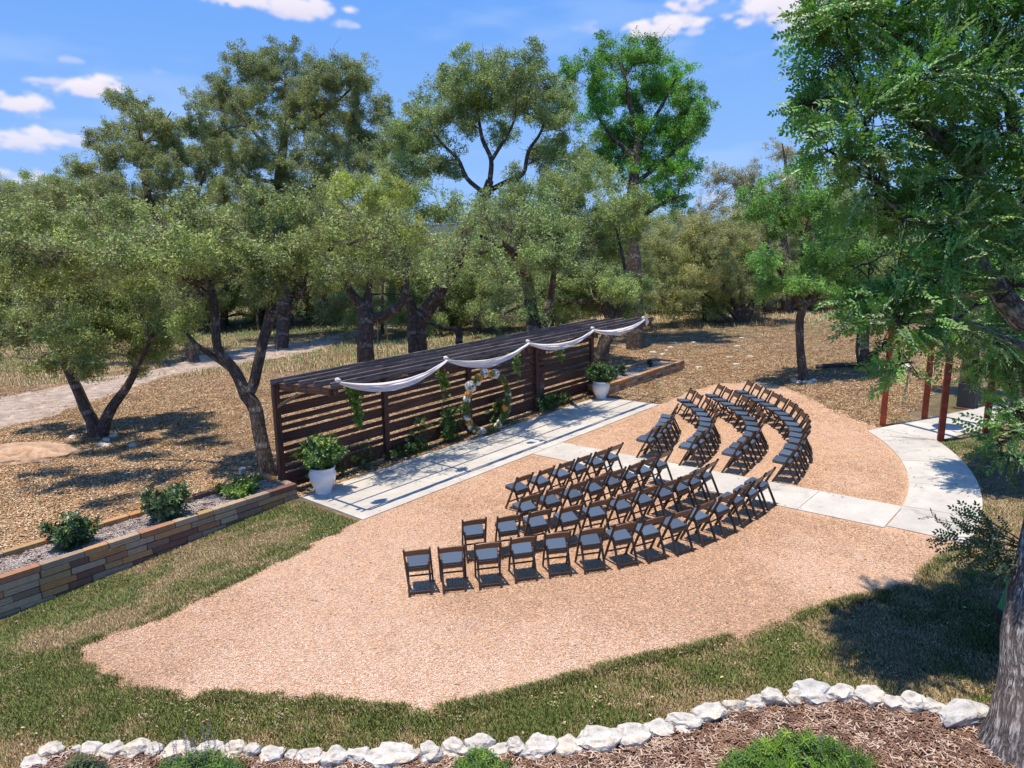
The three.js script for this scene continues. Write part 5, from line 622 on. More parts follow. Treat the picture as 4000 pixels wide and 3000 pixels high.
    B: [[-43.3,0.65,-61.19,1.93,1.32],[-39.41,3.98,-60.41,2.07,1.44],[-48.82,2.56,-61.22,2.14,1.71],[-45.45,4.12,-62.09,1.75,1.23],[-43.13,-0.81,-60.36,2.13,1.58],[-44.47,3.05,-61.68,1.59,1.35],[-46.51,2.29,-60.23,1.86,1.78],[-46.11,0.89,-58.83,1.71,1.23],[-44.23,1.15,-60.41,1.73,1.47],[-43.3,0.84,-60.58,2.34,1.43]] },
  { n: "brush_thicket", l: "low scrubby thicket filling the edge of the far woods", g: "thickets of the far woods", p: 0, d: 0.8, f: "oak", b: 0,
    L: [[-39.72,-2.01,-58.08,0.14,-39.5,1.6,-58.75,0.1,-39.64,4.5,-59.34,0.03]],
    B: [[-35.61,2.24,-57.92,1.81,1.94],[-38.49,1.47,-58.39,2.13,1.43],[-33.43,4.23,-58.72,2.06,2.01],[-43.07,2.36,-57.46,2.12,1.48],[-34.32,2.73,-58.41,1.75,1.65],[-45.27,1.02,-58.28,2.5,1.95],[-44.97,1.2,-58.6,2.02,1.67],[-42.46,3.43,-59.74,1.89,1.79],[-44.34,-0.57,-58.01,1.78,1.99],[-44.36,4.82,-60.88,2.47,1.75]] },
  { n: "brush_thicket", l: "low scrubby thicket filling the edge of the far woods", g: "thickets of the far woods", p: 0, d: 0.8, f: "oak", b: 0,
    L: [[-40.83,-2.06,-63.4,0.14,-40.56,1.4,-64.05,0.1,-40.84,4.18,-64.6,0.03]],
    B: [[-37.33,1.83,-65.1,2.13,1.55],[-41.58,4.43,-65.95,2.28,1.54],[-37.93,2.32,-64.82,1.98,1.91],[-43.13,2.1,-64.71,2.23,1.81],[-38.03,3.71,-64.62,1.76,1.46],[-41.6,2.42,-65.17,2.34,1.78],[-39.41,1.05,-63.56,2.5,1.31],[-42.07,2.68,-64.59,1.95,1.72],[-36.42,2.2,-64.76,2.06,1.58],[-39.95,2.72,-64.38,2.37,1.53]] },
  { n: "brush_thicket", l: "low scrubby thicket filling the edge of the far woods", g: "thickets of the far woods", p: 1, d: 0.8, f: "oak", b: 0,
    L: [[-35.52,-1.83,-59.89,0.14,-35.6,1.64,-60.54,0.1,-35.42,4.41,-61.1,0.03]],
    B: [[-30.88,0.67,-59.68,1.69,1.54],[-30.92,1.67,-59.25,1.97,1.57],[-34.72,1.97,-59.34,2.15,1.57],[-40.19,1.96,-60.16,1.8,1.3],[-34.88,1.12,-60.68,2.5,1.36],[-32.31,2.77,-61.56,2.14,1.39],[-40.37,3.96,-61.66,2.48,1.67],[-39.29,2.77,-60.17,2.49,1.38],[-34.05,1.36,-61.79,2.14,1.73],[-34.9,5.04,-60.53,2.12,1.66]] },
  { n: "brush_thicket", l: "low scrubby thicket filling the edge of the far woods", g: "thickets of the far woods", p: 5, d: 0.8, f: "oak", b: 0,
    L: [[-30.86,-1.63,-57.94,0.14,-30.93,1.78,-58.57,0.1,-30.69,4.49,-59.12,0.03]],
    B: [[-26.8,3.78,-59.64,1.85,1.88],[-33.09,0.19,-56.94,1.88,1.43],[-34.41,2.09,-59.41,2.13,1.54],[-30.99,3.51,-59.44,2.36,1.87],[-28.69,0.34,-59.68,1.74,1.46],[-34.77,4.37,-60.31,2.49,1.88],[-26.48,1.93,-59.18,1.76,1.55],[-36.38,-0.05,-59.24,1.9,1.47],[-26.18,4.02,-59.76,2.43,1.48],[-29.13,4.62,-59.48,2.4,1.53]] },
  { n: "brush_thicket", l: "low scrubby thicket filling the edge of the far woods", g: "thickets of the far woods", p: 0, d: 0.8, f: "oak", b: 0,
    L: [[-31.23,-1.64,-61.74,0.14,-31.33,1.4,-62.29,0.1,-31.27,3.8,-62.78,0.03]],
    B: [[-34.37,3.66,-61.86,1.66,1.43],[-33.89,4.26,-62.92,2.02,1.46],[-36.11,-0.17,-63.19,1.89,1.15],[-31.36,0.92,-61.4,2.15,1.2],[-36.92,0.39,-63.54,1.76,1.63],[-33.45,0.14,-62.18,1.6,1.38],[-31.3,0.93,-61.87,1.97,1.63],[-32.06,1.71,-60.84,1.8,1.1],[-35.15,2.98,-62.28,1.61,1.41],[-29.15,3.61,-61.75,1.96,1.63]] },
  { n: "brush_thicket", l: "low scrubby thicket filling the edge of the far woods", g: "thickets of the far woods", p: 1, d: 0.8, f: "oak", b: 0,
    L: [[-27.8,-1.5,-62.57,0.14,-27.76,1.27,-63.07,0.1,-27.63,3.43,-63.5,0.03]],
    B: [[-23.69,3.74,-64.04,1.57,1.07],[-26.01,1.86,-64.41,1.83,1.43],[-23.84,0.77,-64.22,1.92,1.31],[-31.65,-0.07,-63.15,1.38,1.06],[-24.71,2.74,-63.02,1.73,1.02],[-29.76,0.86,-61.79,1.31,1.24],[-24.12,2.99,-63.99,1.79,1.39],[-26.8,0.48,-63.07,1.77,1.02],[-30.8,1.55,-63.79,1.96,1.13],[-26.82,3.46,-63.13,1.85,1.22]] },
  { n: "brush_thicket", l: "low scrubby thicket filling the edge of the far woods", g: "thickets of the far woods", p: 4, d: 0.8, f: "oak", b: 0,
    L: [[-25.55,-1.4,-63.15,0.14,-25.29,1.73,-63.73,0.1,-25.28,4.21,-64.23,0.03]],
    B: [[-24.63,4.47,-65.46,2.11,1.5],[-26.85,0.73,-62.65,1.66,1.66],[-24.91,3.39,-63.47,1.75,1.58],[-28.51,3.01,-63.27,1.62,1.36],[-27.66,2.5,-64.26,2.24,1.46],[-22.72,-0.12,-64.57,2.01,1.18],[-22.78,2.61,-62.89,1.52,1.5],[-25.39,0.5,-63.89,1.7,1.68],[-25.5,0.9,-64.37,2.11,1.6],[-21.75,-0.34,-62.47,1.55,1.54]] },
  { n: "brush_thicket", l: "low scrubby thicket filling the edge of the far woods", g: "thickets of the far woods", p: 1, d: 0.8, f: "oak", b: 0,
    L: [[-20.52,-1.18,-57.38,0.14,-20.79,1.88,-57.95,0.1,-20.3,4.3,-58.43,0.03]],
    B: [[-23.56,2.21,-56.67,1.85,1.1],[-23.73,3.98,-58.57,2.17,1.39],[-20.17,3.44,-59.27,1.98,1.61],[-19.14,4.94,-59.72,1.82,1.43],[-25.29,0.88,-58.44,1.72,1.31],[-19.17,1.96,-57.71,1.82,1.6],[-20.21,3.22,-57.99,1.51,1.43],[-21.87,2.22,-58.1,1.72,1.13],[-25.55,4.18,-59.65,1.57,1.64],[-19.47,3.77,-57.72,1.97,1.47]] },
  { n: "brush_thicket", l: "low scrubby thicket filling the edge of the far woods", g: "thickets of the far woods", p: 1, d: 0.8, f: "oak", b: 0,
    L: [[-18.26,-1.09,-58.35,0.14,-18.1,1.72,-58.86,0.1,-18.36,3.91,-59.3,0.03]],
    B: [[-17.49,2.92,-58.43,1.83,1.19],[-19.44,2.4,-59.32,1.78,1.24],[-19.0,2.57,-60.46,1.38,1.39],[-15.51,4.16,-58.4,1.91,1.22],[-18.95,4.55,-58.0,1.92,1.4],[-18.66,4.37,-58.22,1.75,1.21],[-20.51,4.19,-59.55,1.62,1.51],[-14.34,3.62,-59.56,1.94,1.21],[-18.67,4.47,-58.45,1.46,1.31],[-13.8,3.44,-58.26,1.93,1.2]] },
  { n: "brush_thicket", l: "low scrubby thicket filling the edge of the far woods", g: "thickets of the far woods", p: 5, d: 0.8, f: "oak", b: 0,
    L: [[-17.57,-1.06,-62.96,0.14,-17.75,2.13,-63.55,0.1,-17.34,4.65,-64.06,0.03]],
    B: [[-16.07,2.71,-63.96,1.69,1.52],[-17.94,0.13,-63.6,2.22,1.53],[-13.85,0.5,-63.8,1.67,1.68],[-14.28,-0.09,-63.8,2.13,1.42],[-20.13,1.96,-62.17,1.65,1.59],[-16.77,0.9,-63.26,1.8,1.35],[-13.59,1.68,-64.48,1.85,1.53],[-18.59,1.81,-64.88,1.97,1.37],[-12.51,0.58,-62.68,2.09,1.33],[-21.03,1.38,-64.47,2.19,1.59]] },
  { n: "brush_thicket", l: "low scrubby thicket filling the edge of the far woods", g: "thickets of the far woods", p: 0, d: 0.8, f: "oak", b: 0,
    L: [[-14.69,-0.93,-62.89,0.14,-14.56,2.0,-63.42,0.1,-14.57,4.3,-63.89,0.03]],
    B: [[-17.17,0.5,-63.56,1.49,1.48],[-14.85,0.12,-64.35,1.44,1.58],[-15.29,0.85,-62.36,2.03,1.5],[-14.37,0.27,-63.68,1.63,1.28],[-12.55,4.25,-64.92,2.06,1.18],[-10.04,1.12,-63.17,1.86,1.21],[-16.78,1.73,-62.15,1.77,1.47],[-14.61,4.03,-62.89,1.62,1.58],[-12.84,0.73,-62.12,1.76,1.28],[-17.9,3.12,-62.4,1.65,1.21]] },
  { n: "brush_thicket", l: "low scrubby thicket filling the edge of the far woods", g: "thickets of the far woods", p: 1, d: 0.8, f: "oak", b: 0,
    L: [[-8.97,-0.69,-48.83,0.14,-8.95,1.9,-49.3,0.1,-8.83,3.9,-49.7,0.03]],
    B: [[-9.25,1.44,-48.14,1.35,0.95],[-11.18,2.16,-49.71,1.39,1.24],[-10.74,1.69,-48.05,1.73,1.31],[-12.8,4.16,-50.55,1.59,1.02],[-8.04,1.6,-49.96,1.3,1.12],[-8.81,4.07,-50.7,1.48,1.19],[-13.05,4.04,-50.66,1.44,1.13],[-5.74,1.03,-49.78,1.3,0.99],[-12.8,1.3,-50.48,1.66,1.36],[-11.83,3.65,-51.05,1.68,0.99]] },
  { n: "brush_thicket", l: "low scrubby thicket filling the edge of the far woods", g: "thickets of the far woods", p: 0, d: 0.8, f: "oak", b: 0,
    L: [[-7.74,-0.63,-53.89,0.14,-7.89,2.15,-54.4,0.1,-7.74,4.32,-54.83,0.03]],
    B: [[-4.29,4.62,-55.28,1.9,1.34],[-4.97,3.19,-56.03,1.4,1.13],[-6.42,4.84,-53.72,1.36,1.38],[-4.28,1.03,-52.96,1.83,1.27],[-4.29,1.77,-52.99,1.64,1.2],[-11.71,4.6,-53.99,1.46,1.23],[-11.02,0.5,-53.68,1.68,1.38],[-4.21,3.86,-54.61,1.9,1.5],[-9.85,4.37,-55.4,1.86,1.48],[-5.13,2.97,-55.31,1.74,1.09]] },
  { n: "brush_thicket", l: "low scrubby thicket filling the edge of the far woods", g: "thickets of the far woods", p: 4, d: 0.8, f: "oak", b: 0,
    L: [[-4.79,-0.51,-47.55,0.14,-4.76,2.12,-48.02,0.1,-4.97,4.15,-48.43,0.03]],
    B: [[-2.11,3.99,-47.12,1.39,1.2],[-1.36,3.26,-47.95,1.78,1.16],[-8.31,0.8,-47.89,1.73,1.12],[-4.1,4.64,-48.15,1.44,0.96],[-7.22,4.28,-47.28,1.72,1.24],[-3.78,2.65,-48.42,1.24,1.4],[-5.39,0.87,-47.38,1.25,1.1],[-1.92,3.13,-48.79,1.65,0.99],[-2.41,3.4,-48.26,1.69,1.13],[-5.82,4.33,-49.88,1.64,1.21]] },
  { n: "brush_thicket", l: "low scrubby thicket filling the edge of the far woods", g: "thickets of the far woods", p: 1, d: 0.8, f: "oak", b: 0,
    L: [[-1.83,-0.38,-53.6,0.14,-1.67,1.86,-54.0,0.1,-1.56,3.56,-54.34,0.03]],
    B: [[-1.67,1.19,-55.23,1.42,0.89],[-1.64,2.03,-52.73,1.24,1.03],[1.04,1.05,-54.63,1.47,0.86],[-0.4,1.7,-54.65,1.53,0.8],[-4.05,0.58,-53.12,1.21,1.06],[-1.14,2.67,-52.99,1.23,0.99],[1.56,2.08,-53.98,1.44,0.91],[-0.34,1.87,-53.56,1.4,1.13],[-4.8,0.49,-54.45,1.36,0.91],[-2.08,3.65,-55.64,1.18,1.15]] },
  { n: "brush_thicket", l: "low scrubby thicket filling the edge of the far woods", g: "thickets of the far woods", p: 4, d: 0.8, f: "oak", b: 0,
    L: [[0.46,-0.28,-53.29,0.14,0.62,2.06,-53.7,0.1,0.75,3.84,-54.06,0.03]],
    B: [[-1.6,2.72,-53.48,1.08,1.19],[3.95,1.77,-53.0,1.22,0.88],[3.31,1.56,-53.6,1.1,1.0],[-0.34,1.24,-54.14,1.56,1.02],[-3.11,1.43,-54.46,1.31,1.21],[0.14,3.41,-54.21,1.54,1.12],[1.54,3.93,-53.46,1.37,1.2],[3.42,0.86,-52.96,1.47,0.97],[-3.02,2.94,-54.95,1.13,1.21],[-1.11,3.11,-53.97,1.08,0.99]] },
  { n: "brush_thicket", l: "low scrubby thicket filling the edge of the far woods", g: "thickets of the far woods", p: 4, d: 0.8, f: "oak", b: 0,
    L: [[2.61,-0.19,-46.84,0.14,2.89,2.4,-47.3,0.1,2.64,4.4,-47.71,0.03]],
    B: [[1.15,3.04,-46.06,1.46,1.09],[1.65,4.91,-47.57,1.48,1.38],[3.05,2.17,-46.46,1.34,1.12],[2.69,4.67,-48.27,1.76,1.06],[-1.26,2.16,-45.95,1.36,1.27],[-1.03,4.07,-46.94,1.24,0.97],[3.79,2.05,-46.0,1.41,1.29],[5.33,4.21,-47.6,1.79,1.1],[3.19,0.96,-48.5,1.82,1.05],[-0.77,1.41,-47.23,1.43,0.98]] },
  { n: "brush_thicket", l: "low scrubby thicket filling the edge of the far woods", g: "thickets of the far woods", p: 1, d: 0.8, f: "oak", b: 0,
    L: [[4.87,-0.09,-52.61,0.14,4.94,2.29,-53.03,0.1,4.8,4.11,-53.4,0.03]],
    B: [[4.13,3.9,-53.01,1.54,1.22],[5.52,3.58,-54.62,1.64,0.96],[2.4,2.3,-51.79,1.52,1.06],[1.97,0.88,-52.31,1.18,0.99],[8.66,1.42,-53.81,1.55,0.9],[7.3,3.12,-51.69,1.08,1.15],[8.24,4.38,-54.27,1.37,1.25],[3.64,3.48,-52.85,1.52,1.03],[8.34,1.38,-51.37,1.53,1.12],[2.59,2.03,-52.22,1.4,1.04]] },
  { n: "brush_thicket", l: "low scrubby thicket filling the edge of the far woods", g: "thickets of the far woods", p: 0, d: 0.8, f: "oak", b: 0,
    L: [[8.04,0.05,-57.67,0.14,8.25,2.13,-58.03,0.1,8.38,3.69,-58.35,0.03]],
    B: [[7.91,3.75,-58.23,1.18,0.79],[9.07,3.97,-58.04,0.97,0.94],[4.91,3.38,-58.34,1.12,0.82],[8.5,1.96,-56.63,1.38,0.82],[10.99,2.17,-57.18,1.17,0.97],[10.72,2.61,-59.58,1.31,1.04],[6.33,0.89,-57.61,1.0,0.93],[9.83,1.3,-57.78,1.19,0.9],[6.39,3.14,-56.97,1.02,0.85],[9.47,1.16,-57.16,0.99,0.87]] },
  { n: "brush_thicket", l: "low scrubby thicket filling the edge of the far woods", g: "thickets of the far woods", p: 0, d: 0.8, f: "oak", b: 0,
    L: [[10.27,0.14,-56.37,0.14,10.46,2.42,-56.77,0.1,10.21,4.15,-57.12,0.03]],
    B: [[8.9,2.26,-58.13,1.45,0.85],[8.54,3.24,-57.51,1.33,0.93],[11.42,3.68,-57.05,1.52,0.95],[8.14,4.41,-55.81,1.09,0.87],[12.92,3.09,-56.58,1.27,1.19],[13.78,1.71,-57.48,1.19,0.95],[10.3,3.7,-56.83,1.23,0.89],[8.5,1.86,-56.95,1.37,0.99],[10.3,2.29,-57.98,1.44,0.83],[12.82,2.88,-57.31,1.24,1.2]] },
  { n: "brush_thicket", l: "low scrubby thicket filling the edge of the far woods", g: "thickets of the far woods", p: 4, d: 0.8, f: "oak", b: 0,
    L: [[11.52,0.2,-52.8,0.14,11.71,2.54,-53.22,0.1,11.42,4.34,-53.58,0.03]],
    B: [[12.35,4.72,-54.07,1.4,0.9],[14.43,4.49,-52.19,1.29,0.93],[11.16,2.96,-51.85,1.21,0.96],[10.08,3.98,-54.33,1.65,0.99],[14.24,3.01,-53.05,1.38,0.86],[8.17,2.69,-54.39,1.44,0.97],[12.37,2.01,-54.11,1.49,1.01],[10.83,2.04,-54.39,1.44,1.21],[10.93,4.48,-53.24,1.4,0.89],[10.49,4.58,-55.16,1.68,1.08]] },
  { n: "brush_thicket", l: "low scrubby thicket filling the edge of the far woods", g: "thickets of the far woods", p: 0, d: 0.8, f: "oak", b: 0,
    L: [[12.93,0.26,-46.92,0.14,12.73,2.75,-47.37,0.1,12.71,4.67,-47.75,0.03]],
    B: [[12.8,3.88,-48.38,1.56,1.28],[12.77,4.74,-48.96,1.54,0.97],[15.17,4.5,-46.64,1.21,1.14],[15.0,2.74,-48.22,1.3,1.0],[12.57,1.79,-46.93,1.71,1.11],[16.61,2.32,-48.72,1.39,1.06],[14.46,1.85,-48.7,1.41,1.19],[13.8,2.19,-46.39,1.35,1.04],[11.22,1.52,-46.88,1.68,1.21],[12.16,3.77,-46.87,1.65,1.08]] },
  { n: "brush_thicket", l: "low scrubby thicket filling the edge of the far woods", g: "thickets of the far woods", p: 0, d: 0.8, f: "oak", b: 0,
    L: [[17.26,0.44,-55.16,0.14,17.29,2.48,-55.52,0.1,17.28,4.0,-55.83,0.03]],
    B: [[16.93,3.48,-55.63,1.13,0.72],[15.58,1.81,-54.73,0.96,0.73],[19.62,3.16,-56.17,1.17,0.92],[18.26,3.43,-54.56,1.25,0.69],[19.09,3.44,-54.7,1.19,0.8],[18.79,3.2,-55.53,1.19,0.82],[18.89,1.98,-54.12,0.99,0.95],[19.91,3.64,-55.39,1.0,1.03],[20.6,3.93,-57.03,1.3,1.06],[16.14,1.82,-56.57,1.08,1.01]] },
  { n: "brush_thicket", l: "low scrubby thicket filling the edge of the far woods", g: "thickets of the far woods", p: 1, d: 0.8, f: "oak", b: 0,
    L: [[18.3,0.49,-51.13,0.14,18.21,2.6,-51.5,0.1,18.4,4.19,-51.82,0.03]],
    B: [[16.32,3.06,-50.67,1.37,0.75],[16.17,3.46,-50.2,0.95,0.88],[20.83,1.31,-52.25,1.31,1.02],[15.84,4.25,-53.24,1.24,0.94],[19.28,3.49,-51.98,1.26,0.79],[18.6,2.57,-50.38,1.11,1.06],[19.19,2.78,-50.73,1.36,0.99],[21.21,1.53,-52.57,1.22,0.97],[17.97,2.75,-52.87,1.21,0.79],[20.77,3.62,-50.27,1.09,1.03]] },
  { n: "brush_thicket", l: "low scrubby thicket filling the edge of the far woods", g: "thickets of the far woods", p: 0, d: 0.8, f: "oak", b: 0,
    L: [[20.0,0.56,-50.02,0.14,19.73,2.77,-50.41,0.1,20.18,4.44,-50.74,0.03]],
    B: [[21.16,3.32,-49.55,1.07,0.9],[20.41,3.59,-50.35,1.31,1.1],[20.68,2.09,-49.56,1.15,1.1],[23.38,2.94,-51.22,1.04,0.82],[21.6,1.82,-49.83,1.37,0.97],[20.65,4.47,-51.59,1.34,1.19],[17.64,2.82,-49.35,1.41,1.01],[19.04,4.07,-50.73,1.38,1.14],[23.25,3.38,-51.98,1.43,1.13],[19.4,2.18,-50.91,1.22,0.87]] },
  { n: "brush_thicket", l: "low scrubby thicket filling the edge of the far woods", g: "thickets of the far woods", p: 4, d: 0.8, f: "oak", b: 0,
    L: [[23.21,0.7,-50.76,0.14,23.46,2.92,-51.16,0.1,23.1,4.6,-51.5,0.03]],
    B: [[22.84,3.47,-50.01,1.13,0.89],[21.78,3.62,-50.11,1.48,1.02],[26.24,2.87,-51.59,1.52,0.94],[21.41,2.44,-50.68,1.21,1.05],[25.87,4.99,-51.17,1.23,0.99],[20.49,4.7,-51.45,1.45,0.98],[21.67,2.95,-51.41,1.44,1.01],[21.04,3.32,-52.66,1.47,1.0],[24.54,1.64,-50.11,1.26,1.01],[24.82,3.28,-51.44,1.47,0.8]] },
  { n: "brush_thicket", l: "low scrubby thicket filling the edge of the far woods", g: "thickets of the far woods", p: 0, d: 0.8, f: "oak", b: 0,
    L: [[26.49,0.84,-53.98,0.14,26.45,2.78,-54.32,0.1,26.84,4.22,-54.61,0.03]],
    B: [[26.62,3.69,-53.78,0.98,0.79],[24.81,4.13,-54.73,0.87,0.81],[28.7,1.99,-54.87,1.15,0.81],[27.7,3.96,-53.44,1.19,0.79],[23.79,3.86,-54.48,1.17,0.75],[27.95,2.7,-54.93,0.9,0.79],[26.2,1.97,-52.65,0.88,0.85],[28.38,3.93,-55.38,1.31,0.98],[24.08,1.91,-53.9,0.98,0.92],[28.55,4.48,-54.68,0.97,0.87]] },
  { n: "brush_thicket", l: "low scrubby thicket filling the edge of the far woods", g: "thickets of the far woods", p: 1, d: 0.8, f: "oak", b: 0,
    L: [[27.15,0.87,-51.29,0.14,27.17,3.05,-51.68,0.1,27.17,4.7,-52.01,0.03]],
    B: [[27.19,4.66,-52.34,1.48,0.91],[29.89,3.55,-52.67,1.18,1.11],[24.99,3.44,-50.4,1.29,1.12],[28.56,4.98,-52.07,1.23,1.14],[28.76,3.9,-50.44,1.04,0.85],[28.72,4.53,-51.62,1.44,0.87],[28.18,2.74,-51.14,1.11,0.96],[27.26,4.26,-50.46,1.23,0.98],[29.9,4.16,-51.28,1.07,0.95],[27.74,3.45,-51.61,1.45,0.84]] },
  { n: "brush_thicket", l: "low scrubby thicket filling the edge of the far woods", g: "thickets of the far woods", p: 1, d: 0.8, f: "oak", b: 0,
    L: [[27.7,0.89,-47.84,0.14,27.48,2.53,-48.12,0.1,27.54,3.69,-48.35,0.03]],
    B: [[27.02,3.15,-48.72,0.89,0.69],[29.58,3.66,-49.65,0.81,0.76],[27.57,3.53,-47.92,1.01,0.7],[29.8,3.46,-48.4,0.79,0.71],[26.54,1.87,-48.64,0.78,0.57],[27.4,1.51,-49.25,0.89,0.82],[30.89,3.46,-49.68,0.99,0.82],[29.13,2.5,-49.61,0.85,0.8],[27.95,3.11,-47.63,0.71,0.72],[24.92,2.45,-47.08,0.83,0.75]] },
  { n: "brush_thicket", l: "low scrubby thicket filling the edge of the far woods", g: "thickets of the far woods", p: 4, d: 0.8, f: "oak", b: 0,
    L: [[31.02,1.03,-50.04,0.14,30.88,2.79,-50.34,0.1,30.93,4.06,-50.59,0.03]],
    B: [[29.73,3.14,-51.73,1.02,0.73],[31.54,2.2,-48.93,0.86,0.8],[32.27,2.8,-50.18,1.0,0.76],[32.74,2.48,-51.0,0.89,0.8],[32.2,3.15,-50.5,1.12,0.69],[31.1,2.89,-50.02,1.0,0.64],[32.74,4.05,-51.89,1.0,0.75],[31.66,2.12,-49.59,1.14,0.65],[33.28,3.11,-50.56,0.97,0.61],[33.57,3.74,-51.54,0.9,0.7]] },
  { n: "brush_thicket", l: "low scrubby thicket filling the edge of the far woods", g: "thickets of the far woods", p: 4, d: 0.8, f: "oak", b: 0,
    L: [[38.09,1.34,-56.2,0.14,37.9,2.98,-56.48,0.1,37.87,4.16,-56.71,0.03]],
    B: [[37.51,2.31,-55.24,0.84,0.68],[36.95,3.94,-56.21,0.86,0.72],[37.42,2.73,-56.41,0.77,0.56],[37.28,3.85,-56.85,1.04,0.68],[39.39,4.21,-55.83,1.05,0.6],[38.63,3.64,-56.47,1.01,0.74],[37.87,3.76,-55.29,0.97,0.59],[35.03,3.59,-55.34,0.71,0.76],[39.38,3.72,-56.14,0.83,0.75],[39.48,3.25,-55.44,0.94,0.6]] },
  { n: "brush_thicket", l: "low scrubby thicket filling the edge of the far woods", g: "thickets of the far woods", p: 5, d: 0.8, f: "oak", b: 0,
    L: [[38.15,1.34,-53.4,0.14,38.46,2.9,-53.66,0.1,38.37,4.0,-53.88,0.03]],
    B: [[38.56,2.66,-55.04,0.84,0.7],[37.13,3.5,-53.05,0.96,0.52],[37.54,2.33,-52.86,0.95,0.61],[39.61,3.88,-54.72,0.99,0.71],[39.61,2.97,-54.41,1.02,0.54],[38.81,2.01,-52.75,0.76,0.54],[40.07,3.54,-54.79,0.74,0.68],[37.45,2.82,-54.03,0.94,0.77],[35.99,3.96,-53.53,0.93,0.73],[39.41,2.33,-53.94,0.77,0.53]] }
];

// ---------------------------------------------------------------- leaves and plants
const leafMat = new THREE.MeshPhysicalMaterial({ roughness: 0.78, side: THREE.DoubleSide, transmission: 0.48, thickness: 0 });
const glossLeafMat = new THREE.MeshPhysicalMaterial({ roughness: 0.42, side: THREE.DoubleSide, transmission: 0.2, thickness: 0 });
const stemMat = mat({ color: new THREE.Color().setRGB(0.16, 0.11, 0.06) });
const barkMat = mat({ map: barkT, color: new THREE.Color().setRGB(0.95, 0.9, 0.88), bumpMap: barkB, bumpScale: 0.03, roughness: 0.95 });
const twigMat = mat({ map: barkT, color: new THREE.Color().setRGB(1.25, 1.2, 1.14), roughness: 0.95 });
const nearBarkMat = mat({ map: scaled(nearBarkT, 1.25, 0.9), bumpMap: scaled(nearBarkB, 1.25, 0.9), bumpScale: 0.035, roughness: 0.95 });
const oakSprig = (() => { const l = []; for (let i = 0; i < 30; i++) { const p = rdir().multiplyScalar(0.18 * Math.cbrt(rand())); l.push([p, rdir(), rdir(), rr(0.06, 0.10), rr(0.032, 0.05)]); } return leafSet(l); })();
const bigSprig = (() => { const l = []; for (let i = 0; i < 34; i++) { const p = rdir().multiplyScalar(0.36 * Math.cbrt(rand())); l.push([p, rdir(), rdir(), rr(0.09, 0.14), rr(0.04, 0.06)]); } return leafSet(l); })();
function feather(n, len, ll, lw, wob) {                    // a twig with leaves in two ranks
  const l = [], X = new THREE.Vector3(1, 0, 0);
  for (let i = 0; i < n; i++) { const t = (i + 0.5) / n, s = i % 2 ? 1 : -1, p = new THREE.Vector3(len * t, -0.10 * len * t * t + rr(-wob, wob), rr(-wob, wob)); l.push([p, new THREE.Vector3(0.55, rr(-0.35, 0.25), s).normalize(), new THREE.Vector3(rr(-0.3, 0.3), 1, rr(-0.3, 0.3)).normalize(), ll * rr(0.75, 1.15), lw * rr(0.85, 1.1)]); }
  l.push([new THREE.Vector3(len, -0.10 * len, 0), X, new THREE.Vector3(0, 1, 0), ll, lw]); return leafSet(l);
}
const elmSprig = feather(15, 0.32, 0.068, 0.040, 0.008);
const shrubSprig = (() => { const l = []; for (let i = 0; i < 14; i++) { const a = i * 2.4, e = rr(-0.2, 0.9), d = new THREE.Vector3(Math.cos(a), e, Math.sin(a)).normalize(); l.push([d.clone().multiplyScalar(0.012).add(new THREE.Vector3(0, i * 0.006, 0)), d, new THREE.Vector3(0, 1, 0).addScaledVector(d, -d.y).normalize(), rr(0.05, 0.075), rr(0.024, 0.034)]); } return leafSet(l); })();

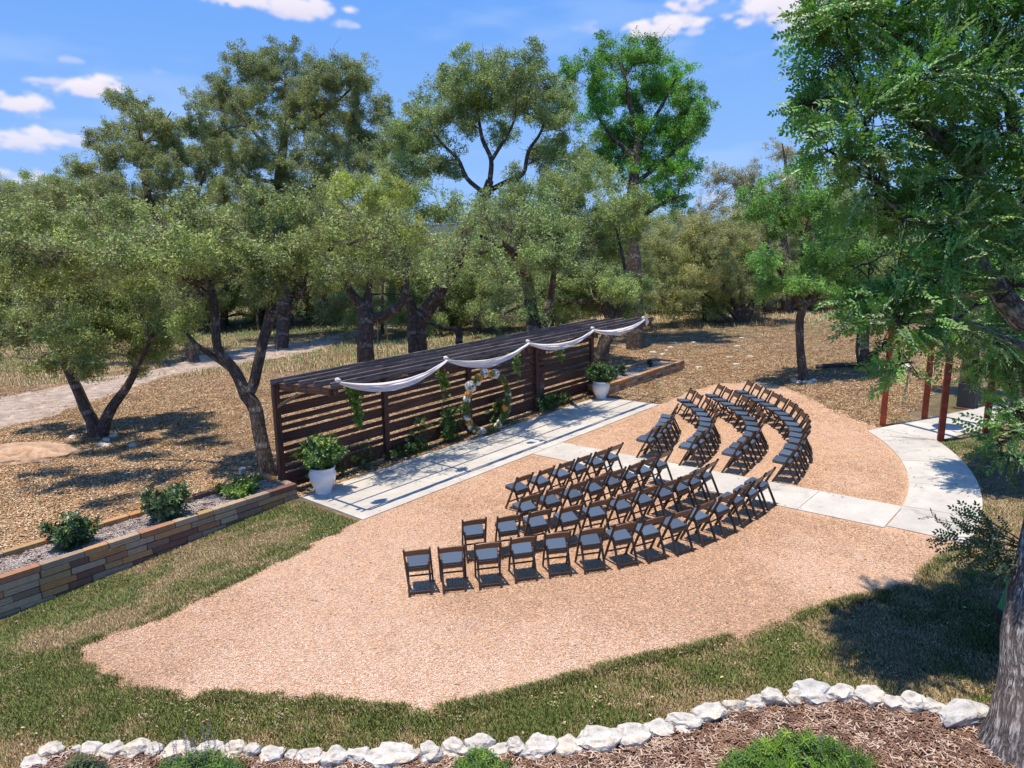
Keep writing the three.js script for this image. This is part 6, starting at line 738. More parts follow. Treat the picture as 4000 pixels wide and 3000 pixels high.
const PALETTE = [[0.32, 0.42, 0.12], [0.28, 0.37, 0.12], [0.44, 0.55, 0.10], [0.15, 0.42, 0.025], [0.29, 0.42, 0.13], [0.38, 0.43, 0.15], [0.19, 0.43, 0.065], [0.40, 0.42, 0.24], [0.145, 0.37, 0.055]];
function buildTree(T) {
  const main = [], samples = [];
  for (const f of T.L) {
    const pts = []; for (let i = 0; i < f.length; i += 4) pts.push([new THREE.Vector3(f[i], f[i + 1], f[i + 2]), f[i + 3]]);
    const near = T.b === 1;
    for (let i = 1; i < pts.length - 1; i++) if (!near || i > 6) { const r = pts[i][1]; pts[i][0].x += gauss() * r * 0.35; pts[i][0].z += gauss() * r * 0.8; }
    main.push(tube(pts, near ? 18 : pts[0][1] > 0.2 ? 11 : 8, near ? 7 : 4, near ? 0.16 : 0.14));
    for (let i = 0; i + 1 < pts.length; i++) for (let k = 0; k < 3; k++) { const t = k / 3; samples.push([pts[i][0].clone().lerp(pts[i + 1][0], t), mix(pts[i][1], pts[i + 1][1], t), i + t > 1]); }
  }
  const foot = new THREE.Vector3(T.L[0][0], 0, T.L[0][2]); foot.y = gy(foot.x, foot.z);
  const t = thing(T.n, T.l, 'tree', foot, T.g);
  const far = T.g.endsWith('far woods'), twigs = [], leaves = [], pal = PALETTE[T.p];
  for (const [bx, by, bz, rx, ry, bd2 = 1] of T.B) {
    const rz = (rx + ry) / 2, C = new THREE.Vector3(bx, by, bz); let best = null, bd = 1e9;
    for (const s of samples) { const d = s[0].distanceTo(C) + (s[0].y > by + 0.2 ? 1.5 : 0) + (s[2] ? 0 : 2); if (d < bd) { bd = d; best = s; } }
    const A = best[0], d = A.distanceTo(C), r0 = Math.min(best[1] * 0.55, 0.02 + d * 0.022);
    const m1 = A.clone().lerp(C, 0.35).add(new THREE.Vector3(gauss() * d * 0.09, d * 0.08 + gauss() * d * 0.06, gauss() * d * 0.09)), m2 = A.clone().lerp(C, 0.72).add(new THREE.Vector3(gauss() * d * 0.09, gauss() * d * 0.08, gauss() * d * 0.09));
    const br = [[A, r0], [m1, r0 * 0.75], [m2, r0 * 0.5], [C, r0 * 0.34]]; if (d > 0.3) twigs.push(tube(br, 6, 2));
    const ends = [], inE = (k) => { const v = rdir(); return new THREE.Vector3(C.x + v.x * rx * k, C.y + v.y * ry * k + 0.1 * ry, C.z + v.z * rz * k); };
    const nt = far ? 6 : 13;
    for (let i = 0; i < nt; i++) {
      const s0 = rand() < 0.6 ? C : m2, e = inE(rr(0.55, 1.0) * (rand() < 0.3 ? 1.4 : 1.05)), mid = s0.clone().lerp(e, 0.5).add(new THREE.Vector3(gauss() * 0.12 * rx, gauss() * 0.12 * ry, gauss() * 0.12 * rx)); const r1 = Math.max(0.008, r0 * 0.26);
      twigs.push(tube([[s0, r1], [mid, r1 * 0.7], [e, 0.005]], 4, 2)); ends.push(e, mid);
      if (!far) for (let k = 0; k < 2; k++) { const e2 = mid.clone().lerp(e, rr(0.2, 0.8)), e3 = e2.clone().add(rdir().multiplyScalar(0.35 * rx)); twigs.push(tube([[e2, r1 * 0.45], [e3, 0.004]], 3, 1)); ends.push(e3); }
    }
    if (!far && T.f !== 'elm') for (let i = 0; i < 3; i++) { const e = inE(rr(0.9, 1.5)), s0 = C.clone().lerp(e, 0.35), md = s0.clone().lerp(e, 0.55).add(rdir().multiplyScalar(0.12 * rx)); twigs.push(tube([[s0, 0.012], [md, 0.009], [e, 0.003]], 4, 2)); for (let k = 0; k < 2; k++) { const b0 = md.clone().lerp(e, rr(0.1, 0.7)); twigs.push(tube([[b0, 0.006], [b0.clone().add(rdir().multiplyScalar(0.3 * rx)), 0.003]], 3, 1)); } }
    const elm = T.f === 'elm', area = rx * ry, n = Math.round((far ? 110 : elm ? 1150 : 290) * area * T.d * bd2), tone = rr(0.84, 1.2), yel = rr(-0.05, 0.28);
    for (let i = 0; i < n; i++) {
      let p;
      if (rand() < 0.86) { p = ends[Math.floor(rand() * ends.length)].clone(); p.x += gauss() * rx * 0.19; p.y += gauss() * ry * 0.17; p.z += gauss() * rz * 0.19; }
      else { const v = rdir(), k = Math.pow(rand(), 0.5) * rr(0.8, 1.25); p = new THREE.Vector3(C.x + v.x * rx * k, C.y + v.y * ry * k, C.z + v.z * rz * k); }
      const gap = vnoise3(p.x * (elm ? 1.9 : 1.05) + 9, p.y * (elm ? 1.9 : 1.25), p.z * (elm ? 1.9 : 1.05)); if (gap < (T.d < 0.85 && !far && !elm ? 0.39 : 0.34)) continue;
      const j = tone * rr(0.55, 1.45), y = clamp(yel + 0.25 * gauss()); let c = [pal[0] * j * (1 + 0.55 * y), pal[1] * j * (1 + 0.18 * y), pal[2] * j];
      if (T.p === 8 && rand() < 0.16) c = [0.24 * j, 0.42 * j, 0.06 * j];
      if (T.p === 1 && rand() < 0.06) c = [0.30 * j, 0.27 * j, 0.09 * j];
      let q; if (elm) { const out = p.clone().sub(C).add(new THREE.Vector3(gauss(), -0.25 + gauss() * 0.6, gauss()).multiplyScalar(rx * 0.7)).normalize(); q = new THREE.Quaternion().setFromUnitVectors(new THREE.Vector3(1, 0, 0), out).multiply(new THREE.Quaternion().setFromAxisAngle(new THREE.Vector3(1, 0, 0), gauss() * 0.8)); } else q = quat();
      leaves.push({ p: p.sub(foot), s: rr(0.8, 1.25), q, c });
    }
  }
  const trunk = part('trunk', mergeGeometries(main), T.b ? nearBarkMat : barkMat, t);
  const tw = part('branches', mergeGeometries(twigs), T.f === 'elm' ? barkMat : twigMat, t); tw.userData.kind = 'stuff';
  scatter('crown', T.f === 'elm' ? elmSprig : far ? bigSprig : oakSprig, leafMat, leaves, t);
  return leaves.length;
}
{ let n = 0; for (const T of TREES) n += buildTree(T); console.log('sprigs', n); }

function bush(name, label, category, pos, shape, n, sprig, colour, o = {}) {   // shape(): a point in the bush, relative to its foot
  const t = thing(name, label, category, pos, o.group), list = [], stems = [];
  for (let i = 0; i < n; i++) { const p = shape(), j = rr(0.65, 1.35), y = rand() < (o.fresh ?? 0.15) ? 1 : 0; const out = p.clone().setY(p.y * 0.3 + rr(0.1, 0.6)).normalize(); list.push({ p, s: rr(0.7, 1.2) * (o.scale ?? 1), q: o.droop ? quat() : new THREE.Quaternion().setFromUnitVectors(new THREE.Vector3(0, 1, 0), out.add(rdir().multiplyScalar(0.6)).normalize()), c: y ? [colour[0] * 1.9 * j, colour[1] * 1.5 * j, colour[2] * j] : colour.map((c) => c * j) }); }
  for (let i = 0; i < (o.stems ?? 9); i++) { const p = shape(); stems.push(tube([[new THREE.Vector3(gauss() * 0.03, -0.03, gauss() * 0.03), 0.012], [p.clone().multiplyScalar(0.5).add(rdir().multiplyScalar(0.04)), 0.008], [p, 0.003]], 5, 3)); }
  if (stems.length) { const g = mergeGeometries(stems); const m = new THREE.Mesh(g, stemMat); m.name = 'stems'; t.add(m); }
  scatter('foliage', sprig, o.mat ?? glossLeafMat, list, t); return t;
}
const ellips = (rx, ry, y0, rz = rx, rough = 0.3) => () => { const v = rdir(), k = Math.pow(rand(), 0.35) * (1 + rough * (vnoise3(v.x * 2.5 + rx * 40, v.y * 2.5, v.z * 2.5) - 0.5) * 2); return new THREE.Vector3(v.x * rx * k, y0 + v.y * ry * k, v.z * rz * k); };

// ---------------------------------------------------------------- white pots with shrubs
{
  const potMat = new THREE.MeshPhysicalMaterial({ color: new THREE.Color().setRGB(0.80, 0.79, 0.80), roughness: 0.32, clearcoat: 0.6, clearcoatRoughness: 0.2, bumpMap: scaled(stoneT, 3), bumpScale: 0.002 });
  const prof = [[0, 0], [0.19, 0], [0.205, 0.012], [0.205, 0.04], [0.195, 0.055], [0.235, 0.14], [0.30, 0.30], [0.335, 0.45], [0.338, 0.52], [0.315, 0.585], [0.296, 0.61], [0.292, 0.632], [0.325, 0.655], [0.335, 0.675], [0.325, 0.695], [0.295, 0.69], [0.285, 0.62], [0.30, 0.5], [0.27, 0.5], [0, 0.5]].map((p) => new THREE.Vector2(p[0], p[1]));
  const geo = new THREE.LatheGeometry(prof, 48), soilGeo = new THREE.CircleGeometry(0.292, 24).rotateX(-Math.PI / 2).translate(0, 0.59, 0);
  for (const [u, v, label, pl, s] of [[0.50, -2.35, 'white glazed pot standing at the brick planter end of the platform', 'leafy shrub in the white pot near the forked oak', 1], [12.62, -2.38, 'white glazed pot standing at the far end of the platform', 'dense dark shrub in the white pot at the far platform end', 0.98]]) {
    const p = at(u, v, 0.035), t = thing('plant_pot', label, 'pot', p, 'white glazed pots'); t.scale.setScalar(s);
    const a = new THREE.Mesh(geo, potMat); a.name = 'pot_body'; const b = new THREE.Mesh(soilGeo, soilMat); b.name = 'soil'; t.add(a, b);
    const top = p.clone(); top.y += 0.60;
    const near = u < 5;
    bush('potted_shrub', pl, 'shrub', top, ellips(near ? 0.52 : 0.56, near ? 0.36 : 0.34, near ? 0.42 : 0.36, near ? 0.5 : 0.54), near ? 900 : 1100, shrubSprig, near ? [0.10, 0.20, 0.04] : [0.055, 0.13, 0.03], { stems: 16, scale: near ? 1.1 : 1, fresh: near ? 0.3 : 0.12, group: 'shrubs in the white pots' });
  }
}
// ---------------------------------------------------------------- shrubs in the planters
for (const [u, v, rx, h, n, label, fresh] of [[-6.65, -3.5, 0.26, 0.9, 130, 'dark leafy shrub at the cut off end of the long brick planter', 0.1], [-4.75, -3.45, 0.40, 0.95, 190, 'tall two stemmed dark shrub in the middle of the long brick planter', 0.2], [-2.85, -3.4, 0.48, 0.85, 260, 'widest dark shrub in the long brick planter', 0.12], [-1.15, -3.42, 0.42, 0.36, 140, 'low light green bush in the long brick planter near the slat wall', 0.8]])
{
  const shoots = Array.from({ length: 9 }, (_, k) => { const a = k * 2.4 + u, r = rx * rr(0.35, 1.35), l = h * rr(0.4, 1.15) * (1 - 0.25 * r / rx); return [new THREE.Vector3(Math.cos(a) * r * 0.3, 0, Math.sin(a) * r * 0.3), new THREE.Vector3(Math.cos(a) * r, l, Math.sin(a) * r)]; });
  bush('planter_shrub', label, 'shrub', at(u, v, 0.26), () => { const [a, b] = shoots[Math.floor(rand() * shoots.length)], k = Math.pow(rand(), 0.75); return a.clone().lerp(b, k).add(rdir().multiplyScalar(rx * 0.42 * (1.05 - 0.6 * k))); }, n, shrubSprig, fresh > 0.5 ? [0.10, 0.21, 0.04] : [0.06, 0.125, 0.04], { scale: 1.5, fresh, stems: 10 });
}
for (const [u, v, s, label] of [[14.0, -3.3, 0.3, 'thin seedling in the low brick planter nearest the white pot'], [15.5, -3.35, 0.24, 'bushy seedling in the middle of the low brick planter'], [17.6, -3.3, 0.15, 'tiny seedling at the far end of the low brick planter']])
  bush('seedling', label, 'plant', at(u, v, 0.31), ellips(s * 0.6, s, s, s * 0.6), Math.round(260 * s), shrubSprig, [0.045, 0.09, 0.03], { scale: 1.1, stems: 5 });

// ---------------------------------------------------------------- climbers and hanging vines on the wall
{
  const vineSprig = leafSet(Array.from({ length: 9 }, (_, i) => [rdir().multiplyScalar(0.05), rdir().setY(rr(-0.9, 0.1)).normalize(), new THREE.Vector3(gauss() * 0.5, 0.6, 1).applyAxisAngle(new THREE.Vector3(0, 1, 0), 0.83).normalize(), rr(0.06, 0.09), rr(0.04, 0.06)]));
  for (const [u, v, h, w, d, n, label] of [[0.55, FV - 0.12, 2.9, 0.19, 1.0, 95, 'long leafy vine hanging from the first drape knot'], [3.35, FV - 0.2, 2.72, 0.2, 0.42, 40, 'short leafy vine hanging from the second drape knot'], [6.3, FV - 0.3, 2.68, 0.1, 0.7, 20, 'slim leafy vine hanging from the third drape knot'], [9.15, FV - 0.9, 2.5, 0.2, 0.5, 30, 'dark leafy vine hanging below the third swag']])
    bush('hanging_vine', label, 'vine', at(u, v, h), () => { const k = Math.pow(rand(), 1.4), wd = w * (1 - 0.75 * k) * gauss() * 1.1; return new THREE.Vector3(DIR[0] * (wd + 0.1 * k), 0.05 - d * k, DIR[1] * (wd + 0.1 * k) ).add(rdir().multiplyScalar(0.07)); }, n, vineSprig, [0.09, 0.21, 0.025], { droop: true, stems: 6, fresh: 0.3, group: 'vines hanging from the pergola' });
  for (const [u, h, w, n, label] of [[1.55, 0.7, 0.35, 30, 'thin climber on the slat wall behind the left pot'], [2.35, 0.75, 0.3, 34, 'small climber on the slat wall by the second post'], [4.35, 0.95, 0.4, 52, 'straggling climber on the slat wall past the second post'], [5.55, 1.0, 0.42, 190, 'thick green climber on the slat wall left of the flower hoop'], [5.35, 1.75, 0.2, 20, 'thin climber high on the slat wall left of the flower hoop'], [7.75, 0.8, 0.5, 110, 'feathery green climber on the slat wall right of the flower hoop'], [10.35, 0.45, 0.5, 120, 'low leafy climber at the wall foot beyond the fourth post'], [11.3, 0.35, 0.4, 50, 'low straggling climber at the wall foot by the far pot'], [0.9, 0.35, 0.4, 60, 'low climber at the wall foot behind the left pot'], [3.9, 0.28, 0.7, 90, 'low trailing climber at the wall foot past the second post']])
    bush('wall_climber', label, 'plant', at(u, WV + 0.14, 0.03), () => { const k = Math.pow(rand(), 0.9), wd = w * gauss() * (0.5 + 0.6 * Math.sin(k * 3)); return new THREE.Vector3(DIR[0] * wd, k * h, DIR[1] * wd).add(new THREE.Vector3(NOR[0], 0, NOR[1]).multiplyScalar(rr(-0.02, 0.16))); }, n, shrubSprig, [0.10, 0.19, 0.04], { scale: 1.15, stems: 7, fresh: 0.25, group: 'climbers on the slat wall' });
}

// ---------------------------------------------------------------- hoop of flowers
{
  const cu = 6.85, cv = -2.72, R = 0.95, ch = 0.035 + R + 0.02, t = thing('flower_hoop', 'round hoop wreathed with white and orange roses standing on the platform', 'wreath', at(cu, cv, 0.035));
  const ringAt = (a, out = 0, fwd = 0) => at(cu + Math.cos(a) * (R + out), cv + fwd, ch + Math.sin(a) * (R + out));
  const goldMat = mat({ color: new THREE.Color().setRGB(0.55, 0.38, 0.16), roughness: 0.4, metalness: 0.6 });
  const pts = Array.from({ length: 41 }, (_, i) => [ringAt(i / 40 * Math.PI * 2), 0.013]); part('hoop', tube(pts, 7, 2), goldMat, t);
  part('base', beam(at(cu - 0.34, cv + 0.1, 0.048), at(cu + 0.34, cv + 0.1, 0.048), 0.32, 0.024), mat({ color: new THREE.Color().setRGB(0.52, 0.33, 0.08), map: scaled(woodT, 0.8, 2) }), t);
  const rose = (s, seed) => { const r = rng(seed), g = []; for (let k = 0; k < 4; k++) for (let i = 0; i < 4 + k; i++) { const p = new THREE.SphereGeometry(s * (0.42 + 0.2 * k), 7, 5, 0, 1.5, 0.5 + 0.05 * k, 1.1); p.scale(1, 0.9 - 0.12 * k, 1); p.rotateY(i / (4 + k) * 6.28 + k * 0.7 + r() * 0.4); p.rotateX((r() - 0.5) * 0.35); p.translate(0, -s * 0.16 * k, 0); g.push(p); } return mergeGeometries(g); };
  const petal = { w: new THREE.MeshPhysicalMaterial({ color: new THREE.Color().setRGB(0.84, 0.83, 0.82), roughness: 0.8, side: THREE.DoubleSide, transmission: 0.2, thickness: 0 }), o: new THREE.MeshPhysicalMaterial({ color: new THREE.Color().setRGB(0.86, 0.36, 0.06), roughness: 0.8, side: THREE.DoubleSide, transmission: 0.2, thickness: 0 }), p: new THREE.MeshPhysicalMaterial({ color: new THREE.Color().setRGB(0.86, 0.58, 0.34), roughness: 0.8, side: THREE.DoubleSide, transmission: 0.2, thickness: 0 }) };
  // degrees round the hoop from the wall's far direction, offset outwards, kind, size
  const F = [[112, 0.02, 'o', .1], [119, -.06, 'w', .085], [97, 0.04, 'w', .11], [84, 0.03, 'o', .095], [66, 0.03, 'w', .115], [72, -.05, 'w', .08], [137, 0.05, 'w', .135], [134, -.09, 'o', .075], [152, 0.01, 'o', .09], [160, 0.02, 'w', .095], [194, 0.0, 'w', .085], [207, 0.0, 'o', .095], [216, 0.02, 'w', .085], [229, 0.03, 'w', .05], [243, -.03, 'p', .1], [253, -.04, 'w', .1], [259, -.01, 'o', .085], [305, 0.0, 'w', .09], [296, -.02, 'w', .08], [36, 0.02, 'o', .085], [41, 0.06, 'p', .07], [8, 0.03, 'w', .085], [338, -.02, 'o', .105], [335, .09, 'w', .07]];
  F.forEach(([a, out, k, s], i) => { const g = rose(s * 1.38, 50 + i); g.rotateX(1.25 + (hash(i, 3) - 0.5) * 0.5); g.rotateY(0.83 + (hash(i, 5) - 0.5) * 0.6); const p = ringAt(a / 57.2958, out, 0.06); g.translate(p.x, p.y, p.z); const o = part('flower', g, petal[k], t); o.userData.label = k === 'w' ? 'white rose' : k === 'o' ? 'orange rose' : 'peach rose'; });
  const sp = []; const green = (a0, a1, n, w) => { for (let i = 0; i < n; i++) { const p = ringAt(rr(a0, a1) / 57.2958, gauss() * w, rr(-0.03, 0.06)).sub(t.position); sp.push({ p, s: rr(0.7, 1.3), q: quat(), c: mix3([0.11, 0.20, 0.03], [0.26, 0.34, 0.06], rand()) }); } };
  green(100, 170, 80, 0.05); green(166, 196, 80, 0.06); green(196, 245, 70, 0.06); green(60, 100, 44, 0.05); green(10, 62, 110, 0.05); green(320, 372, 110, 0.07); green(262, 300, 60, 0.06); green(300, 335, 44, 0.08);
  scatter('greenery', shrubSprig, leafMat, sp, t);
}

// ---------------------------------------------------------------- red steel frame over the walkway, black planter
{
  const rustMat = mat({ map: scaled(rustT, 1.3), color: new THREE.Color().setRGB(1.0, 0.92, 0.86), roughness: 0.7, bumpMap: scaled(stoneT, 3), bumpScale: 0.002 });
  const P = [[11.04, -20.45], [12.57, -20.96], [13.3, -19.23], [11.69, -18.65]], H = 3.75, t = thing('steel_frame', 'rust red square steel frame of four posts standing over the walkway', 'frame', atg(12.15, -19.82));
  const top = P.map(([x, z]) => new THREE.Vector3(x, SLOPE * 12.15 + H, z)), N2 = new THREE.Vector3(0.34, 0, -0.94);
  P.forEach(([x, z], i) => part('post', beam(atg(x, z, -0.1), new THREE.Vector3(x, top[i].y - 0.085, z), 0.15, 0.15, 0.008, N2), rustMat, t));
  for (let i = 0; i < 4; i++) { const a = top[i].clone(), b = top[(i + 1) % 4].clone(), d = b.clone().sub(a).normalize(), o = i % 2 ? 0.07 : -0.06; part('top_beam', beam(a.addScaledVector(d, o), b.addScaledVector(d, -o), 0.12, 0.16, 0.006), rustMat, t); }
  const m1 = top[0].clone().lerp(top[3], 0.5), m2 = top[1].clone().lerp(top[2], 0.5), dm = m2.clone().sub(m1).normalize(); part('middle_beam', beam(m1.addScaledVector(dm, 0.065), m2.addScaledVector(dm, -0.065), 0.1, 0.12, 0.006), rustMat, t);
  const c = m1.clone().lerp(m2, 0.5), disc = new THREE.LatheGeometry([[0, 0], [0.12, 0.02], [0.36, -0.03], [0.40, -0.06], [0.40, -0.075], [0.34, -0.05], [0, -0.02]].map((p) => new THREE.Vector2(p[0], p[1])), 32); disc.translate(c.x, c.y - 0.5, c.z);
  part('disc', disc, mat({ color: new THREE.Color().setRGB(0.05, 0.045, 0.04), roughness: 0.6 }), t);
  part('rod', tube([[c.clone().setY(c.y - 0.055), 0.012], [c.clone().setY(c.y - 0.49), 0.012]], 8, 1), rustMat, t);
}
{
  const p = atg(14.55, -22.05, 0), q = yaw(0.75), blk = mat({ color: new THREE.Color().setRGB(0.028, 0.030, 0.034), roughness: 0.7, bumpMap: scaled(woodT, 4, 1), bumpScale: 0.003 });
  const t = thing('square_planter', 'tall black square planter standing by the walkway behind the red frame', 'planter', p); t.quaternion.copy(q);
  const add = (n, g, m) => { const o = new THREE.Mesh(g, m); o.name = n; t.add(o); };
  for (let k = 0; k < 4; k++) { const g = chamferBox(k % 2 ? 0.5 : 0.44, 0.78, 0.03, 0.006); const s = g.attributes.position; for (let i = 0; i < s.count; i++) { const f = 0.93 + 0.07 * (s.getY(i) / 0.78 + 0.5); s.setX(i, s.getX(i) * f); } g.translate(0, 0.42, 0.235); g.rotateY(k * Math.PI / 2); add('panel', g, blk); }
  const soil = chamferBox(0.43, 0.08, 0.43, 0.005); soil.translate(0, 0.72, 0); add('soil', soil, soilMat);
  const base = chamferBox(0.62, 0.07, 0.62, 0.01); base.translate(0, 0.0, 0); add('plinth', base, mat({ color: new THREE.Color().setRGB(0.40, 0.24, 0.17), map: stoneT }));
  const blades = []; for (let i = 0; i < 190; i++) { const a = rand() * 6.28, l = rr(0.35, 0.75), lean = rr(0.1, 0.75), d = new THREE.Vector3(Math.cos(a) * lean, 1, Math.sin(a) * lean).normalize(), s = new THREE.Vector3(gauss() * 0.06, 0, gauss() * 0.06), e = s.clone().addScaledVector(d, l); e.y -= l * lean * 0.35; blades.push(tube([[s, 0.006], [s.clone().addScaledVector(d, l * 0.5), 0.006], [e, 0.001]], 3, 2)); }
  const pl = thing('grass_plant', 'spiky green grass plant growing in the tall black planter', 'plant', p.clone().setY(p.y + 0.74)); const m = new THREE.Mesh(mergeGeometries(blades), mat({ color: new THREE.Color().setRGB(0.13, 0.25, 0.03), roughness: 0.6 })); m.name = 'blades'; m.userData.kind = 'stuff'; pl.add(m);
}

// ---------------------------------------------------------------- stones
const rockMats = [mat({ map: scaled(rockT, 1.7), color: new THREE.Color().setRGB(1, 0.985, 0.96), bumpMap: scaled(rockB, 2.6), bumpScale: 0.035 }), mat({ map: scaled(rockT, 2.1), color: new THREE.Color().setRGB(1, 0.95, 0.87), bumpMap: scaled(rockB, 3), bumpScale: 0.03 }), mat({ map: scaled(rockT, 1.3), color: new THREE.Color().setRGB(0.88, 0.90, 0.93), bumpMap: scaled(rockB, 2.2), bumpScale: 0.04 })];
ROCKS.forEach(([x, z, rx, ry], i) => {
  const g = rock(Math.max(0.06, rx) * 1.12, Math.max(0.05, Math.min(0.12, ry * 0.95)), Math.max(0.06, Math.min(0.18, rx * rr(0.7, 0.95))), 100 + i * 7, 3, 0.4); g.rotateY(rr(-0.35, 0.35) + (x > 4 ? 0.25 : 0));
  const p = atg(x, z, -0.02); g.translate(p.x, p.y, p.z);
  single('border_rock', g, rockMats[[0, 0, 1, 0, 2, 0][Math.floor(rand() * 6)]], `rough white limestone rock in the curved border, ${ordinal(ROCKS.length - 1 - i)} from the elm trunk`, 'rock', 'white rocks of the curved border');
});
{
  const g = rock(1.45, 0.27, 0.95, 911, 4, 0.25); const p = atg(-15.85, -22.05, -0.08); g.translate(p.x, p.y, p.z);
  single('boulder', g, mat({ map: scaled(rockT, 0.6), color: new THREE.Color().setRGB(0.78, 0.55, 0.40), bumpMap: scaled(rockB, 0.8), bumpScale: 0.08 }), 'broad flat tan boulder lying in the leaf litter near the V trunked oak', 'boulder');
  const lr = rng(41), loose = (x, z, s, f, label, group, i) => { const q = rock(s * (0.8 + 0.5 * lr()), s * f, s * (0.7 + 0.4 * lr()), 300 + i * 13, 2, 0.4); q.rotateY(lr() * 6); const c = atg(x, z, -0.01); q.translate(c.x, c.y, c.z); single('loose_stone', q, rockMats[i % 3], label, 'stone', group); };
  [[11.15, -27.0], [11.35, -26.85], [11.6, -26.9], [11.75, -27.1], [11.05, -27.25], [11.5, -26.75]].forEach(([x, z], i) => loose(x, z, 0.12, 0.6, 'pale stone set round the foot of the slender straight trunked tree', 'stones round the slender tree', i));
  [[-14.1, -24.2], [-14.0, -23.6], [-13.6, -22.9], [-12.6, -22.7], [-15.6, -24.3], [-13.9, -23.1]].forEach(([x, z], i) => loose(x, z, 0.14, 0.5, 'pale stone lying in the litter beside the V trunked oak', 'stones beside the V trunked oak', i + 20));
  for (let i = 0; i < 22; i++) { const x = 5.5 + 9 * lr(), z = -31 - 9 * lr(); loose(x, z, 0.06 + 0.10 * lr(), 0.3, 'flat pale stone scattered on the dry clearing beyond the low brick planter', 'stones on the dry clearing', i + 40); }
  for (let i = 0; i < 7; i++) loose(14.6 + 1.2 * (lr() - 0.5) + 0.9, -28.3 + 0.8 * (lr() - 0.5), 0.22, 0.8, 'grey stone of the heap behind the red posts', 'stone heap behind the red posts', i + 90);
}

// ---------------------------------------------------------------- flowering plants in the mulch bed
{
  const lance = (() => { const l = []; for (let i = 0; i < 16; i++) { const a = i * 2.4, d = new THREE.Vector3(Math.cos(a), rr(0.1, 0.9), Math.sin(a)).normalize(); l.push([new THREE.Vector3(0, i * 0.007, 0), d, new THREE.Vector3(0, 1, 0).addScaledVector(d, -d.y).normalize(), rr(0.06, 0.09), rr(0.014, 0.02)]); } return leafSet(l); })();
  const spikeGeo = (() => { const g = [tube([[new THREE.Vector3(0, 0, 0), 0.0025], [new THREE.Vector3(0.01, 1, 0.005), 0.0015]], 4, 2)]; for (let i = 0; i < 14; i++) { const b = new THREE.OctahedronGeometry(1, 0); b.scale(0.010, 0.010, 0.010); const a = i * 2.4; b.translate(0.012 * Math.cos(a) + 0.008, 0.72 + 0.02 * i, 0.012 * Math.sin(a)); const q = new THREE.BufferGeometry(); q.setAttribute('position', b.attributes.position); q.setAttribute('normal', b.attributes.normal); q.setAttribute('uv', b.attributes.uv); q.setIndex([...Array(b.attributes.position.count).keys()]); g.push(q); } return mergeGeometries(g); })();
  const spikeMat = mat({ color: new THREE.Color().setRGB(0.11, 0.10, 0.24), roughness: 0.8 });
  for (const [x, z, rx, rz, h, n, sp, col, label] of [[3.15, -6.85, 0.72, 0.36, 0.27, 620, 16, [0.15, 0.32, 0.02], 'bright green mounded flowering plant in the mulch bed near the elm'], [-3.75, -7.2, 0.5, 0.22, 0.2, 260, 34, [0.13, 0.27, 0.03], 'green plant with tall dark purple flower spikes in front of the white rocks'], [-0.4, -7.05, 0.26, 0.2, 0.17, 130, 0, [0.13, 0.28, 0.02], 'small round bright green plant in the mulch bed'], [-5.15, -7.35, 0.2, 0.15, 0.16, 70, 0, [0.08, 0.14, 0.06], 'small grey green plant at the end of the white rock border'], [-6.0, -6.9, 0.2, 0.2, 0.2, 60, 0, [0.09, 0.15, 0.06], 'tiny grey green plant past the end of the white rock border']]) {
    const p = atg(x, z, 0.01), t = bush('flowering_plant', label, 'plant', p, () => { const a = rand() * 6.28, k = Math.sqrt(rand()); const e = 1 + 0.55 * (vnoise(Math.cos(a) * 2.2 + x * 9, Math.sin(a) * 2.2 + 4) - 0.5), b = 0.65 + 0.8 * vnoise(Math.cos(a) * k * 5 + x * 3, Math.sin(a) * k * 5); return new THREE.Vector3(Math.cos(a) * k * rx * e, h * (1 - 0.8 * k * k) * rr(0.35, 1.25) * b, Math.sin(a) * k * rz * e); }, n, lance, col, { stems: 12, fresh: 0.25, scale: 1.05, mat: leafMat });
    if (sp) { const l = []; for (let i = 0; i < sp; i++) { const tall = sp > 20, s = tall ? rr(0.4, 0.72) : rr(0.28, 0.5); l.push({ p: new THREE.Vector3(gauss() * rx * 0.75, 0.02, gauss() * rz * 0.7), s, q: new THREE.Quaternion().setFromUnitVectors(new THREE.Vector3(0, 1, 0), new THREE.Vector3(gauss() * 0.13, 1, gauss() * 0.13).normalize()) }); } scatter('flower_spikes', spikeGeo, spikeMat, l, t); }
  }
}

// ---------------------------------------------------------------- grass, litter, chips, pebbles
const grassMat = new THREE.MeshPhysicalMaterial({ roughness: 0.85, side: THREE.DoubleSide, transmission: 0.2, thickness: 0 });
const plainMat = mat({ roughness: 0.95, side: THREE.DoubleSide });
const tuft = (n, w, h, bw) => { const pos = [], nor = [], uv = [], idx = []; for (let i = 0; i < n; i++) { const a = rand() * 6.28, r = w * Math.sqrt(rand()), x = Math.cos(a) * r, z = Math.sin(a) * r, hh = h * rr(0.5, 1.15), lx = gauss() * hh * 0.55, lz = gauss() * hh * 0.55, b = rand() * 6.28, dx = Math.cos(b) * bw, dz = Math.sin(b) * bw, o = pos.length / 3; pos.push(x - dx, 0, z - dz, x + dx, 0, z + dz, x + lx * 0.35 + dx * 0.7, hh * 0.6, z + lz * 0.35 + dz * 0.7, x + lx * 0.35 - dx * 0.7, hh * 0.6, z + lz * 0.35 - dz * 0.7, x + lx, hh, z + lz); for (let k = 0; k < 5; k++) { nor.push(lx * 3, 0.8, lz * 3); uv.push(0, 0); } idx.push(o, o + 1, o + 2, o, o + 2, o + 3, o + 3, o + 2, o + 4); } const g = new THREE.BufferGeometry(); g.setAttribute('position', new THREE.Float32BufferAttribute(pos, 3)); g.setAttribute('normal', new THREE.Float32BufferAttribute(nor, 3)); g.setAttribute('uv', new THREE.Float32BufferAttribute(uv, 2)); g.setIndex(idx); return g; };
